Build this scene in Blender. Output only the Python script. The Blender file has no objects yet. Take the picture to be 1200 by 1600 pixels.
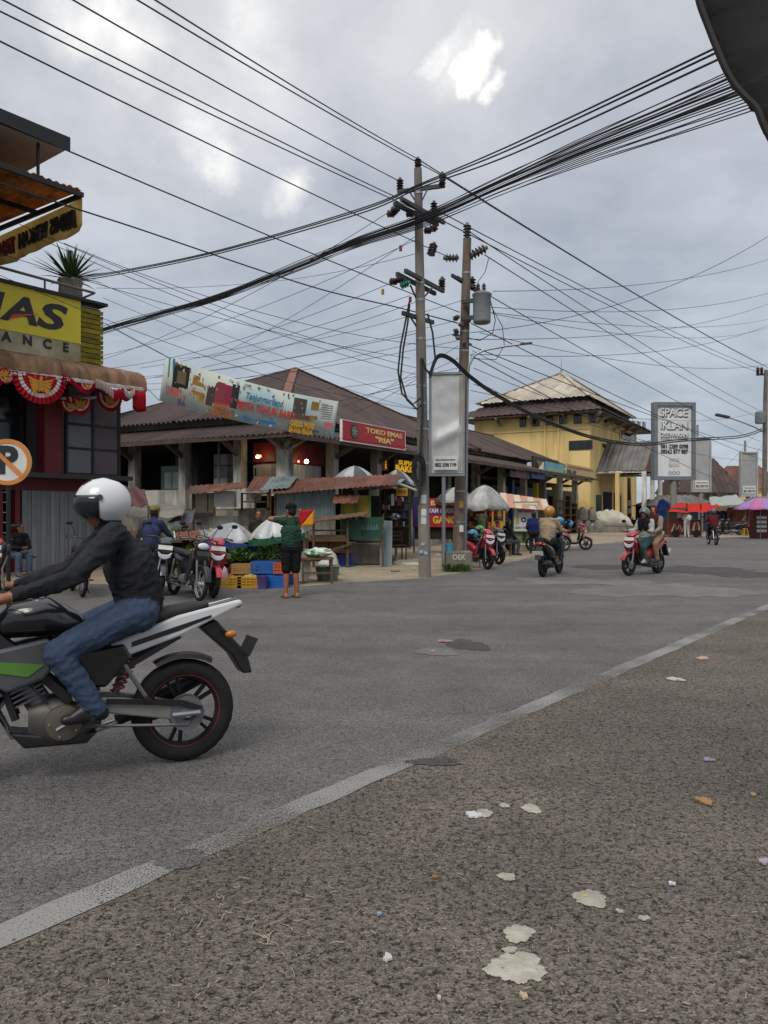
import bpy, math, random
import numpy as np
from mathutils import Vector, Matrix, Euler, noise as mnoise
random.seed(7)
R = math.radians
SC = bpy.context.scene
COL = SC.collection
# ------------------------------------------------------------------ camera, sky, sun, exposure
F, CX, CY, H = 1180.0, 600.0, 800.0, 1.5            # focal length and centre in photo pixels, eye height in metres
cam_d = bpy.data.cameras.new('camera')
cam_d.sensor_fit = 'VERTICAL'; cam_d.sensor_height = 36.0; cam_d.lens = F / 1600 * 36
cam_d.clip_start = 0.05; cam_d.clip_end = 4000
cam = bpy.data.objects.new('camera', cam_d); COL.objects.link(cam)
cam.location = (0, 0, H); cam.rotation_euler = (R(90), 0, 0)
SC.camera = cam
SUN_EL, SUN_AZ = 50.0, 200.0                            # azimuth measured from the view direction towards the right
SC.view_settings.view_transform = 'Standard'; SC.view_settings.look = 'None'
SC.view_settings.exposure = 0.68; SC.view_settings.gamma = 1.0
SC.view_settings.use_curve_mapping = False
SC.cycles.max_bounces = 5; SC.cycles.diffuse_bounces = 2; SC.cycles.glossy_bounces = 2; SC.cycles.adaptive_threshold = .02
SC.cycles.transparent_max_bounces = 8; SC.cycles.use_denoising = True
SC.cycles.sample_clamp_indirect = 4.0

W = bpy.data.worlds.new('World'); SC.world = W; W.use_nodes = True
def build_world():
    nt = W.node_tree; nt.nodes.clear(); N = nt.nodes.new; L = nt.links.new
    out = N('ShaderNodeOutputWorld'); bg = N('ShaderNodeBackground'); L(bg.outputs[0], out.inputs[0])
    sky = N('ShaderNodeTexSky'); sky.sky_type = 'NISHITA'; sky.sun_disc = False
    sky.sun_elevation = R(SUN_EL); sky.sun_rotation = R(SUN_AZ); sky.air_density = 1.0; sky.dust_density = 3.0
    tc = N('ShaderNodeTexCoord')
    def vm(op, a, b=None, out_i=0):
        n = N('ShaderNodeVectorMath'); n.operation = op
        for k, q in enumerate((a, b)):
            if q is None: continue
            if isinstance(q, (tuple, Vector)): n.inputs[k].default_value = q
            else: L(q, n.inputs[k])
        return n.outputs[out_i]
    def ma(op, a, b=None, c=None, clamp=False):
        n = N('ShaderNodeMath'); n.operation = op; n.use_clamp = clamp
        for k, q in enumerate((a, b, c)):
            if q is None: continue
            if isinstance(q, (int, float)): n.inputs[k].default_value = q
            else: L(q, n.inputs[k])
        return n.outputs[0]
    def noise(vec, scale, detail, rough=.55, dist=0.0):
        n = N('ShaderNodeTexNoise'); n.inputs['Scale'].default_value = scale; n.inputs['Detail'].default_value = detail
        n.inputs['Roughness'].default_value = rough; n.inputs['Distortion'].default_value = dist
        L(vec, n.inputs['Vector']); return n.outputs['Fac']
    def ramp(fac, stops, interp='EASE'):
        n = N('ShaderNodeValToRGB'); n.color_ramp.interpolation = interp
        e = n.color_ramp.elements
        while len(e) < len(stops): e.new(.5)
        for k, (p, c) in enumerate(stops): e[k].position = p; e[k].color = (*c, 1)
        L(fac, n.inputs[0]); return n.outputs[0]
    def mix(f, a, b, blend='MIX'):
        n = N('ShaderNodeMix'); n.data_type = 'RGBA'; n.blend_type = blend
        if isinstance(f, (int, float)): n.inputs[0].default_value = f
        else: L(f, n.inputs[0])
        for k, q in ((6, a), (7, b)):
            if isinstance(q, tuple): n.inputs[k].default_value = (*q, 1)
            else: L(q, n.inputs[k])
        return n.outputs[2]
    d = vm('NORMALIZE', tc.outputs['Generated'])
    sep = N('ShaderNodeSeparateXYZ'); L(d, sep.inputs[0])
    z = ma('MAXIMUM', sep.outputs[2], 0.0)
    inv = ma('DIVIDE', 1.0, ma('ADD', z, 0.22))
    cmb = N('ShaderNodeCombineXYZ'); L(ma('MULTIPLY', sep.outputs[0], inv), cmb.inputs[0]); L(ma('MULTIPLY', sep.outputs[1], inv), cmb.inputs[1])
    plane = cmb.outputs[0]
    # stratus: brighter overhead than at the horizon, with slow billows
    base = ramp(z, [(0.0, (.345, .39, .44)), (.12, (.32, .36, .41)), (.25, (.315, .35, .40)), (.40, (.375, .395, .44)), (.56, (.44, .45, .48)), (.72, (.62, .62, .64)), (1.0, (1.0, .99, .98))], 'LINEAR')
    big = noise(plane, 1.5, 5, .5, .3)
    fine = noise(plane, 4.0, 7, .6, .4)
    b = ma('ADD', ma('MULTIPLY', big, .65), ma('MULTIPLY', fine, .35))
    shade = ramp(b, [(.36, (.74, .77, .81)), (.5, (.95, .955, .965)), (.64, (1.2, 1.19, 1.17))], 'LINEAR')
    cloud = mix(1.0, base, shade, 'MULTIPLY')
    # thin places in the deck through which the veiled sun glares
    thin = None
    wn = N('ShaderNodeTexNoise'); wn.inputs['Scale'].default_value = 7.0; wn.inputs['Detail'].default_value = 6; wn.inputs['Roughness'].default_value = .6; L(d, wn.inputs['Vector'])
    off = vm('SUBTRACT', wn.outputs['Color'], (.5, .5, .5))
    sc_ = N('ShaderNodeVectorMath'); sc_.operation = 'SCALE'; sc_.inputs['Scale'].default_value = .15; L(off, sc_.inputs[0])
    dw = vm('NORMALIZE', vm('ADD', d, sc_.outputs[0]))
    for px, py, rad, amp in ((722, 122, 1.25, 1.2), (684, 97, 1.2, .6), (750, 150, .9, .7), (705, 108, 2.8, .32), (200, 70, 3.6, .40), (150, 28, 3.4, .42), (180, 45, 1.8, .4), (310, 190, 2.8, .32), (330, 230, 1.9, .36), (436, 270, 2.0, .46), (380, 50, 4.0, .32), (700, 100, 8.0, .15), (280, 120, 12.0, .16)):
        v = Vector(((px - CX) / F, 1, (CY - py) / F)).normalized()
        dot = vm("DOT_PRODUCT", dw, tuple(v), 1)
        ang = ma('SUBTRACT', 1.0, ma('DIVIDE', ma('ARCCOSINE', dot), R(rad)))
        g = ma('MULTIPLY', ma('SMOOTH_MAX', ma('ADD', ang, .15), 0.0, .35), amp)
        thin = g if thin is None else ma('MAXIMUM', thin, g)
    torn = noise(d, 9.0, 8, .62, .5)
    far_thin = ma('MULTIPLY', ma('SUBTRACT', noise(plane, .9, 3, .5), .66, clamp=True), 1.5)
    m = ma('MULTIPLY', ma('ADD', thin, far_thin), ma('ADD', ma('MULTIPLY', torn, 1.4), .35))
    m = ma('MULTIPLY', m, ma('ADD', ma('MULTIPLY', noise(d, 22.0, 6, .65), 1.3), .35)); m = ma('SMOOTH_MIN', m, 1.0, .4, clamp=True)
    cloud = mix(m, cloud, (1.05, 1.02, .95))
    nish = mix(1.0, sky.outputs[0], (.07, .07, .07), 'MULTIPLY')
    fin = mix(.93, nish, cloud)
    L(fin, bg.inputs[0]); bg.inputs[1].default_value = .94
build_world()
sun_d = bpy.data.lights.new('sun', 'SUN'); sun_d.energy = 1.3; sun_d.angle = R(28); sun_d.color = (1.0, .96, .9)
sun = bpy.data.objects.new('sun', sun_d); COL.objects.link(sun)
_s = Vector((math.sin(R(SUN_AZ)) * math.cos(R(SUN_EL)), math.cos(R(SUN_AZ)) * math.cos(R(SUN_EL)), math.sin(R(SUN_EL))))
sun.rotation_euler = _s.to_track_quat('Z', 'Y').to_euler()

# ------------------------------------------------------------------ measuring helpers
def P(px, py, d):
    """the point seen at a photo pixel, d metres in front of the camera"""
    return Vector(((px - CX) / F * d, d, H + (CY - py) / F * d))
def G(px, py, z=0.0):
    d = (H - z) * F / (py - CY)
    return Vector(((px - CX) / F * d, d, z))
def onplane(px, py, O, rz, off=0.0, axis='y'):
    """local (along, height) where the pixel's ray meets a vertical plane of a frame at O turned by rz"""
    c, s = math.cos(rz), math.sin(rz)
    ray = Vector(((px - CX) / F, 1.0, (CY - py) / F))
    n = Vector((-s, c, 0)) if axis == 'y' else Vector((c, s, 0))
    t = (n.dot(Vector((O[0], O[1], 0))) + off) / n.dot(ray)
    p = ray * t
    q = Vector((p.x - O[0], p.y - O[1], 0))
    along = q.dot(Vector((c, s, 0))) if axis == 'y' else q.dot(Vector((-s, c, 0)))
    return along, H + p.z

# ------------------------------------------------------------------ materials
def lin(h):
    h = h.lstrip('#'); o = []
    for k in (0, 2, 4):
        c = int(h[k:k + 2], 16) / 255
        o.append(c / 12.92 if c <= .04045 else ((c + .055) / 1.055) ** 2.4)
    return tuple(o)
MATS = {}
def mat(name, col, rough=.65, metal=0.0, var=.25, scale=2.5, bump=0.0, bscale=40.0, col2=None, mid=.5, width=.18, streak=1.0, rnd=.08, spec=.4,
        emit=None, estr=0.0, alpha=None, coat=0.0):
    """a procedural surface: two tones broken up by noise, optional relief, a little difference from object to object"""
    if name in MATS: return MATS[name]
    if isinstance(col, str): col = lin(col)
    if col2 is None: col2 = tuple(c * (1 - var) for c in col)
    elif isinstance(col2, str): col2 = lin(col2)
    m = bpy.data.materials.new(name); m.use_nodes = True; MATS[name] = m
    nt = m.node_tree; N = nt.nodes.new; L = nt.links.new
    b = nt.nodes['Principled BSDF']
    b.inputs['Roughness'].default_value = rough; b.inputs['Metallic'].default_value = metal
    b.inputs['Specular IOR Level'].default_value = spec
    if coat: b.inputs['Coat Weight'].default_value = coat; b.inputs['Coat Roughness'].default_value = .08
    tc = N('ShaderNodeTexCoord'); mp = N('ShaderNodeMapping'); mp.inputs['Scale'].default_value = (1, 1, 1 / streak)
    oi = N('ShaderNodeObjectInfo')
    L(tc.outputs['Object'], mp.inputs['Vector'])
    ad = N('ShaderNodeVectorMath'); ad.operation = 'ADD'; L(mp.outputs[0], ad.inputs[0])
    sc = N('ShaderNodeMath'); sc.operation = 'MULTIPLY'; sc.inputs[1].default_value = 37.0; L(oi.outputs['Random'], sc.inputs[0]); L(sc.outputs[0], ad.inputs[1])
    no = N('ShaderNodeTexNoise'); no.inputs['Scale'].default_value = scale; no.inputs['Detail'].default_value = 7; no.inputs['Roughness'].default_value = .62
    L(ad.outputs[0], no.inputs['Vector'])
    rp = N('ShaderNodeValToRGB'); rp.color_ramp.elements[0].position = max(0, mid - width); rp.color_ramp.elements[1].position = min(1, mid + width)
    rp.color_ramp.elements[0].color = (*col2, 1); rp.color_ramp.elements[1].color = (*col, 1)
    L(no.outputs['Fac'], rp.inputs[0])
    hs = N('ShaderNodeHueSaturation'); L(rp.outputs[0], hs.inputs['Color'])
    mr = N('ShaderNodeMapRange'); mr.inputs['To Min'].default_value = 1 - rnd; mr.inputs['To Max'].default_value = 1 + rnd
    L(oi.outputs['Random'], mr.inputs[0]); L(mr.outputs[0], hs.inputs['Value'])
    L(hs.outputs[0], b.inputs['Base Color'])
    if bump:
        n2 = N('ShaderNodeTexNoise'); n2.inputs['Scale'].default_value = bscale; n2.inputs['Detail'].default_value = 4; L(ad.outputs[0], n2.inputs['Vector'])
        bp = N('ShaderNodeBump'); bp.inputs['Strength'].default_value = bump; bp.inputs['Distance'].default_value = .02
        L(n2.outputs['Fac'], bp.inputs['Height']); L(bp.outputs[0], b.inputs['Normal'])
    if emit is not None:
        b.inputs['Emission Color'].default_value = (*(lin(emit) if isinstance(emit, str) else emit), 1); b.inputs['Emission Strength'].default_value = estr
    if alpha is not None: b.inputs['Alpha'].default_value = alpha
    return m
def paint(h, rough=.45, coat=0.0):
    return mat('paint_' + h + ('_gloss' if coat else ''), h, rough=rough, var=.18, scale=3, coat=coat, rnd=.04)
def cloth(h):
    return mat('cloth_' + h, h, rough=.9, var=.3, scale=7, bump=.35, bscale=60, rnd=.03, spec=.15)
def plastic(h):
    return mat('plastic_' + h, h, rough=.38, var=.12, scale=5, rnd=.04)
def translucent(name, a, b, k=.55):
    m = mat(name, a, rough=.7, col2=b, scale=2.0, streak=1, rnd=.12); nt = m.node_tree; bs = nt.nodes['Principled BSDF']; out = nt.nodes['Material Output']
    tr = nt.nodes.new('ShaderNodeBsdfTranslucent'); nt.links.new(bs.inputs['Base Color'].links[0].from_socket, tr.inputs['Color']); mx = nt.nodes.new('ShaderNodeMixShader'); mx.inputs[0].default_value = k
    nt.links.new(bs.outputs[0], mx.inputs[1]); nt.links.new(tr.outputs[0], mx.inputs[2]); nt.links.new(mx.outputs[0], out.inputs[0]); return m
BLACK = mat('black_plastic', '1b1b1d', rough=.45, var=.3, scale=6)
RUBBER = mat('rubber', '161616', rough=.85, var=.3, scale=9, bump=.2, bscale=60)
STEEL = mat('galvanised_steel', '9a9ea2', rough=.42, metal=.75, var=.25, scale=4)
CHROME = mat('bright_metal', 'b9bcc0', rough=.25, metal=.9, var=.15)
CASTMETAL = mat('cast_metal', '77777a', rough=.5, metal=.6, var=.25)
SKIN = mat('skin', '8a5a3e', rough=.55, var=.12, scale=6, rnd=.1)
HAIR = mat('hair', '14100e', rough=.6, var=.3, scale=20)
WOOD = mat('weathered_wood', '6b5238', rough=.8, col2='3d2e20', scale=4, streak=.2, bump=.3, bscale=25)
CONC = mat('concrete', '8d887d', rough=.9, col2='58544b', scale=1.6, bump=.35, bscale=22, streak=2.5)
WHITE = paint('d8d8d4'); RUSTY = mat('rusty_sheet', '7a4a36', rough=.75, col2='4a2a20', scale=1.6, streak=2, bump=.15, bscale=30, rnd=.2)
ZINC = mat('zinc_sheet', '93a09f', rough=.5, metal=.35, col2='5e6a6c', scale=1.5, streak=3, rnd=.12)
GLASSD = mat('dark_glass', '1a1e20', rough=.12, var=.3, scale=1, spec=.6)
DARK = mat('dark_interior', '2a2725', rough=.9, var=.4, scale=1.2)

# ------------------------------------------------------------------ mesh helpers
class MB:
    def __init__(s): s.v = []; s.f = []; s.m = []; s.cur = 0
    def add(s, vs, fs):
        o = len(s.v); s.v += [tuple(v) for v in vs]; s.f += [tuple(i + o for i in f) for f in fs]; s.m += [s.cur] * len(fs); return s
    def mat(s, k): s.cur = k; return s
    def bx(s, x0, x1, y0, y1, z0, z1):
        return s.add([(x, y, z) for z in (z0, z1) for y in (y0, y1) for x in (x0, x1)], [(0, 2, 3, 1), (4, 5, 7, 6), (0, 1, 5, 4), (2, 6, 7, 3), (0, 4, 6, 2), (1, 3, 7, 5)])
    def obox(s, c, size, rot=(0, 0, 0)):
        M = Euler(rot).to_matrix(); c = Vector(c); h = Vector(size) / 2
        return s.add([c + M @ Vector((sx * h.x, sy * h.y, sz * h.z)) for sz in (-1, 1) for sy in (-1, 1) for sx in (-1, 1)],
                     [(0, 2, 3, 1), (4, 5, 7, 6), (0, 1, 5, 4), (2, 6, 7, 3), (0, 4, 6, 2), (1, 3, 7, 5)])
    def beam(s, p0, p1, w, h=None, up=(0, 0, 1)):
        """a bar of rectangular section between two points"""
        p0 = Vector(p0); p1 = Vector(p1); h = h or w; d = (p1 - p0).normalized(); up = Vector(up)
        if abs(d.dot(up)) > .98: up = Vector((1, 0, 0))
        a = d.cross(up).normalized() * w / 2; b = a.cross(d).normalized() * h / 2
        return s.add([p + sa * a + sb * b for p in (p0, p1) for sa, sb in ((-1, -1), (1, -1), (1, 1), (-1, 1))],
                     [(3, 2, 1, 0), (4, 5, 6, 7)] + [(k, (k + 1) % 4, 4 + (k + 1) % 4, 4 + k) for k in range(4)])
    def loft(s, rings, cap=True, closed=False):
        n = len(rings[0]); vs = [p for r in rings for p in r]; fs = []
        m = len(rings)
        for i in range(m if closed else m - 1):
            a, b = i * n, ((i + 1) % m) * n
            for k in range(n): fs.append((a + k, a + (k + 1) % n, b + (k + 1) % n, b + k))
        if cap and not closed: fs += [tuple(range(n))[::-1], tuple((m - 1) * n + k for k in range(n))]
        return s.add(vs, fs)
    def cyl(s, p0, p1, r0, r1=None, n=10, cap=True):
        p0 = Vector(p0); p1 = Vector(p1); r1 = r0 if r1 is None else r1
        d = (p1 - p0).normalized(); a = d.orthogonal().normalized(); b = d.cross(a)
        ring = lambda p, r: [p + (a * math.cos(t) + b * math.sin(t)) * r for t in [2 * math.pi * k / n for k in range(n)]]
        return s.loft([ring(p0, r0), ring(p1, r1)], cap)
    def tube(s, pts, r, n=6, cap=True):
        pts = [Vector(p) for p in pts]; rings = []; a = None
        rr = r if isinstance(r, (list, tuple)) else [r] * len(pts)
        for i, p in enumerate(pts):
            d = (pts[min(i + 1, len(pts) - 1)] - pts[max(i - 1, 0)]).normalized()
            if a is None: a = d.orthogonal().normalized()
            a = (a - d * a.dot(d)).normalized(); b = d.cross(a)
            rings.append([p + (a * math.cos(t) + b * math.sin(t)) * rr[i] for t in [2 * math.pi * k / n for k in range(n)]])
        return s.loft(rings, cap)
    def ell(s, c, r, n=12, m=8, M=None, z0=-1.0, z1=1.0):
        """ellipsoid, or a slice of it between the relative heights z0 and z1"""
        c = Vector(c); M = M or Matrix.Identity(3); rings = []
        t0, t1 = math.asin(max(-.999, z0)), math.asin(min(.999, z1))
        for i in range(m + 1):
            t = t0 + (t1 - t0) * i / m
            rings.append([c + M @ Vector((r[0] * math.cos(t) * math.cos(u), r[1] * math.cos(t) * math.sin(u), r[2] * math.sin(t))) for u in [2 * math.pi * k / n for k in range(n)]])
        return s.loft(rings)
    def lathe(s, prof, n=16, c=(0, 0, 0), M=None, cap=True):
        c = Vector(c); M = M or Matrix.Identity(3)
        if len(prof) == 4 and prof[0][0] == prof[1][0] and prof[2][0] == prof[3][0]:      # a ring of rectangular section
            return s.loft([[c + M @ Vector((r * math.cos(u), r * math.sin(u), z)) for r, z in prof] for u in [2 * math.pi * k / n for k in range(n)]], False, True)
        return s.loft([[c + M @ Vector((r * math.cos(u), r * math.sin(u), z)) for u in [2 * math.pi * k / n for k in range(n)]] for r, z in prof], cap)
    def prism(s, poly, y0, y1, pl='xz'):
        f = {'xz': lambda a, b, c: (a, c, b), 'xy': lambda a, b, c: (a, b, c), 'yz': lambda a, b, c: (c, a, b)}[pl]
        n = len(poly); vs = [f(a, b, y) for y in (y0, y1) for a, b in poly]
        return s.add(vs, [tuple(range(n)), tuple(range(2 * n - 1, n - 1, -1))] + [(k, n + k, n + (k + 1) % n, (k + 1) % n) for k in range(n)])
    def build(s, name, m=None, parent=None, smooth=False, bevel=0.0, loc=None, rot=None, fix=True):
        me = bpy.data.meshes.new(name); me.from_pydata(s.v, [], s.f)
        ms = m if isinstance(m, (list, tuple)) else [m]
        for q in ms: me.materials.append(q)
        if len(ms) > 1: me.polygons.foreach_set('material_index', s.m)
        me.validate()
        if fix:
            import bmesh
            bm = bmesh.new(); bm.from_mesh(me); bmesh.ops.recalc_face_normals(bm, faces=bm.faces); bm.to_mesh(me); bm.free()
        if smooth:
            me.polygons.foreach_set('use_smooth', [True] * len(me.polygons))
            try: me.set_sharp_from_angle(angle=R(45))
            except Exception: pass
        o = bpy.data.objects.new(name, me); COL.objects.link(o)
        if parent is not None: o.parent = parent
        if loc is not None: o.location = loc
        if rot is not None: o.rotation_euler = rot
        if bevel:
            b = o.modifiers.new('bevel', 'BEVEL'); b.width = bevel; b.segments = 2; b.limit_method = 'ANGLE'; b.angle_limit = R(40)
        return o
def tag(o, label, cat, group=None, kind=None):
    if label: o['label'] = label
    if cat: o['category'] = cat
    if group: o['group'] = group
    if kind: o['kind'] = kind
    return o
def thing(name, label, cat, loc=(0, 0, 0), rz=0.0, group=None):
    o = bpy.data.objects.new(name, None); COL.objects.link(o); o.empty_display_size = .1
    o.location = loc; o.rotation_euler = (0, 0, rz)
    return tag(o, label, cat, group)
def struct(o): o['kind'] = 'structure'; return o
def stuff(o): o['kind'] = 'stuff'; return o
def copy_tree(o, parent=None, loc=None, rz=None, label=None):
    c = o.copy(); COL.objects.link(c)
    if parent is not None: c.parent = parent
    if loc is not None: c.location = loc
    if rz is not None: c.rotation_euler = (0, 0, rz)
    if label: c['label'] = label
    for ch in [q for q in bpy.data.objects if q.parent == o]: copy_tree(ch, c)
    return c
def text(s, parent, loc, size, m, width=None, rot=(R(90), 0, 0), name='lettering', ext=.006, bold=0.0, shear=0.0, flip=False, space=1.0, align='CENTER'):
    """raised lettering; size is the capital height, width (if given) the length the line is stretched to"""
    cu = bpy.data.curves.new('t', 'FONT'); cu.body = s; cu.size = size / .69; cu.align_x = align; cu.align_y = 'CENTER'
    cu.extrude = ext; cu.offset = bold * size; cu.shear = shear; cu.space_character = space; cu.resolution_u = 3; cu.space_line = .8
    t = bpy.data.objects.new('t', cu); COL.objects.link(t)
    dg = bpy.context.evaluated_depsgraph_get(); me = bpy.data.meshes.new_from_object(t.evaluated_get(dg))
    bpy.data.objects.remove(t); bpy.data.curves.remove(cu)
    co = np.empty(len(me.vertices) * 3); me.vertices.foreach_get('co', co); co = co.reshape(-1, 3)
    if width and len(co): co[:, 0] *= width / max(1e-4, co[:, 0].max() - co[:, 0].min())
    if flip: co[:, 0] *= -1
    if len(co) and align == 'CENTER': co[:, 0] -= (co[:, 0].max() + co[:, 0].min()) / 2
    me.vertices.foreach_set('co', co.ravel()); me.materials.clear(); me.materials.append(m); me.name = name
    if flip: me.flip_normals()
    o = bpy.data.objects.new(name, me); COL.objects.link(o); o.parent = parent; o.location = loc; o.rotation_euler = rot
    return o
def wire(name, pts, r, m, parent=None):
    return MB().tube(pts, r, 5).build(name, m, parent, True)
def roof_slope(parent, e0, e1, up, s0, s1, m, pitch=.25, amp=.02, sheet=1.0, name='roof_sheet'):
    """corrugated sheets laid side by side from eave e0-e1 up a slope; s0 and s1 are where the ridge starts and ends along the eave"""
    e0 = Vector(e0); e1 = Vector(e1); up = Vector(up); L = (e1 - e0).length; a = (e1 - e0) / L; n = a.cross(up).normalized()
    if n.z < 0: n = -n
    k = 0; x = 0.0
    while x < L - .02:
        x1 = min(L, x + sheet); q = max(4, int((x1 - x) / pitch * 4)); vs = []; lift = random.uniform(0, .018); over = random.uniform(-.07, .05)
        for i in range(q + 1):
            t = x + (x1 - x) * i / q
            h = max(0.0, min(1.0, t / s0 if s0 > 0 else 1.0, (L - t) / (L - s1) if s1 < L else 1.0))
            w = amp * (1, 1, -1, -1)[i % 4] + lift
            b = e0 + a * t
            for g in (-.0 + over / up.length, .5 * h, h): vs.append(b + up * min(g, h) + n * w)
        fs = []
        for i in range(q):
            for j in range(2): fs.append((3 * i + j, 3 * i + 3 + j, 3 * i + 4 + j, 3 * i + 1 + j))
        nv = len(vs); vs += [v - n * .012 for v in vs]; fs += [tuple(nv + i for i in f[::-1]) for f in fs]
        o = MB().add(vs, fs).build(name, m, parent, fix=False)
        x = x1; k += 1
def print_row(parent, x0, x1, y, z, h, m, n=9, seed=1, axis='x'):
    """a line of print too small to read: a row of uneven bars"""
    rr_ = random.Random(seed); mb = MB(); w = (x1 - x0) / n
    for k in range(n):
        a = x0 + w * k; mb.bx(a + w * .1, a + w * rr_.uniform(.35, .5), y - .006, y, z - h / 2, z + h / 2); mb.bx(a + w * .55, a + w * .9, y - .006, y, z - h / 2 + h * rr_.choice((0, .3)), z + h / 2 - h * rr_.choice((0, .35)))
    return mb.build('print_line', m, parent)
def subset(px0, px1, py0, py1, d, dep, mb=None):
    """a box whose front face fills the pixel rectangle at depth d and which is dep metres deep"""
    a = P(px0, py1, d); b = P(px1, py0, d); mb = mb or MB()
    return mb.bx(a.x, b.x, d, d + dep, a.z, b.z)
# ------------------------------------------------------------------ ground, road, shoulder
def ground_mat(name, c_lo, c_hi, c_pit, stone, pit_scale, bump, patch=.35, rough=.85, pit_lo=.30, pit_hi=.42, fleck=None):
    m = bpy.data.materials.new(name); m.use_nodes = True; nt = m.node_tree; N = nt.nodes.new; L = nt.links.new
    b = nt.nodes['Principled BSDF']; b.inputs['Roughness'].default_value = rough; b.inputs['Specular IOR Level'].default_value = .35
    tc = N('ShaderNodeTexCoord'); v = tc.outputs['Object']
    def noise(s, d, r=.6, dist=0):
        n = N('ShaderNodeTexNoise'); n.inputs['Scale'].default_value = s; n.inputs['Detail'].default_value = d; n.inputs['Roughness'].default_value = r
        n.inputs['Distortion'].default_value = dist; L(v, n.inputs['Vector']); return n.outputs['Fac']
    def ramp(f, stops):
        n = N('ShaderNodeValToRGB'); e = n.color_ramp.elements
        while len(e) < len(stops): e.new(.5)
        for k, (p, c) in enumerate(stops): e[k].position = p; e[k].color = (*(c if isinstance(c, tuple) else (c,) * 3), 1)
        L(f, n.inputs[0]); return n.outputs[0]
    def mix(f, a, c, blend='MIX'):
        n = N('ShaderNodeMix'); n.data_type = 'RGBA'; n.blend_type = blend
        if isinstance(f, float): n.inputs[0].default_value = f
        else: L(f, n.inputs[0])
        for k, q in ((6, a), (7, c)):
            if isinstance(q, tuple): n.inputs[k].default_value = (*q, 1)
            else: L(q, n.inputs[k])
        return n.outputs[2]
    vo = N('ShaderNodeTexVoronoi'); vo.inputs['Scale'].default_value = stone; L(v, vo.inputs['Vector'])
    sep = N('ShaderNodeSeparateColor'); L(vo.outputs['Color'], sep.inputs[0])
    col = mix(sep.outputs[0], lin(c_lo), lin(c_hi))
    wide = ramp(noise(.35, 6), [(.3, 1 - patch), (.7, 1 + patch * .5)])
    col = mix(1.0, col, wide, 'MULTIPLY')
    mpg = N('ShaderNodeMapping'); mpg.inputs['Rotation'].default_value = (0, 0, -math.atan2(.78, .62)); mpg.inputs['Scale'].default_value = (.08, 1.1, 1); L(v, mpg.inputs['Vector'])
    tr = N('ShaderNodeTexNoise'); tr.inputs['Scale'].default_value = 1.0; tr.inputs['Detail'].default_value = 5; L(mpg.outputs[0], tr.inputs['Vector'])
    col = mix(1.0, col, ramp(tr.outputs['Fac'], [(.35, .86), (.65, 1.12)]), 'MULTIPLY')
    w2 = ramp(noise(2.2, 5), [(.3, .82), (.7, 1.12)]); col = mix(1.0, col, w2, 'MULTIPLY')
    av = N('ShaderNodeMath'); av.operation = 'MULTIPLY_ADD'; av.inputs[1].default_value = .55; L(noise(pit_scale * 2.6, 3, .6), av.inputs[0])
    av2 = N('ShaderNodeMath'); av2.operation = 'MULTIPLY'; av2.inputs[1].default_value = .45; L(noise(pit_scale * .8, 4, .6), av2.inputs[0]); L(av2.outputs[0], av.inputs[2])
    pit = ramp(av.outputs[0], [(pit_lo, 0.0), (pit_hi, 1.0)])
    col = mix(pit, lin(c_pit), col)
    if fleck:
        fl = ramp(noise(stone * .55, 2, .5), [(.68, 0.0), (.73, 1.0)]); col = mix(fl, col, lin(fleck))
    L(col, b.inputs['Base Color'])
    h = N('ShaderNodeMath'); h.operation = 'MULTIPLY_ADD'; h.inputs[1].default_value = .5
    L(vo.outputs['Distance'], h.inputs[0]); L(pit, h.inputs[2])
    bp = N('ShaderNodeBump'); bp.inputs['Strength'].default_value = bump; bp.inputs['Distance'].default_value = .018
    L(h.outputs[0], bp.inputs['Height']); L(bp.outputs[0], b.inputs['Normal'])
    return m
DIRT = ground_mat('packed_dirt', '857862', 'a09380', '675c4d', 60, 7, .5, .3, .95, .30, .5, 'c4b9a4')
ROADM = ground_mat('road_asphalt', '504e4c', '7b7875', '2e2c2b', 120, 42, .9, .22, .8, .37, .44, '8c8883')
SHOULDER = ground_mat('old_asphalt', '4e4842', '7b7268', '272320', 95, 38, 1.0, .26, .85, .385, .45, '8d8478')
LIGHTASPH = ground_mat('light_asphalt', '5c5a58', '75726f', '464442', 60, 18, .35, .2, .8, .25, .4)
DARKASPH = ground_mat('fresh_asphalt', '373533', '4e4b49', '232120', 60, 26, .8, .2, .8)
def sheet(name, pts, z, m):
    mb = MB(); mb.add([(p[0], p[1], z) for p in pts], [tuple(range(len(pts)))])
    o = mb.build(name, m, fix=False)
    if o.data.polygons[0].normal.z < 0: o.data.flip_normals()
    return struct(o)
sheet('ground', [(-1500, -300), (1500, -300), (1500, 2500), (-1500, 2500)], -.004, DIRT)
far_edge = [G(x, y) for x, y in ((-500, 905), (-60, 905), (150, 912), (300, 917), (420, 919), (486, 915), (540, 910), (600, 907.5), (655, 904), (700, 898), (745, 890), (790, 881), (825, 872), (850, 862), (885, 855), (930, 850), (985, 846), (1045, 842), (1120, 840), (1200, 838), (1330, 826))]
rough_edge = []
for a, b in zip(far_edge, far_edge[1:]):
    n = max(2, int((b - a).length / .35))
    n = min(n, 40)
    for k in range(n):
        p = a.lerp(b, k / n); rough_edge.append((p.x + random.uniform(-.05, .05), p.y + random.uniform(-.09, .09)))
e = far_edge[-1]; tail = [(e.x, e.y), (e.x + 300 * .62, e.y + 300 * .78), (400, 250), (400, -150), (-150, -150), (-150, 20)]
sheet('road', rough_edge + tail, 0.0, ROADM)
LA, LB = G(0, 1465), G(1200, 948); LD = (LB - LA).normalized(); LN = Vector((LD.y, -LD.x, 0))
p, q = LA - LD * 40, LB + LD * 90
sheet('road_shoulder', [p, q, q + LN * 40, p + LN * 40], .004, SHOULDER)
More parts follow.
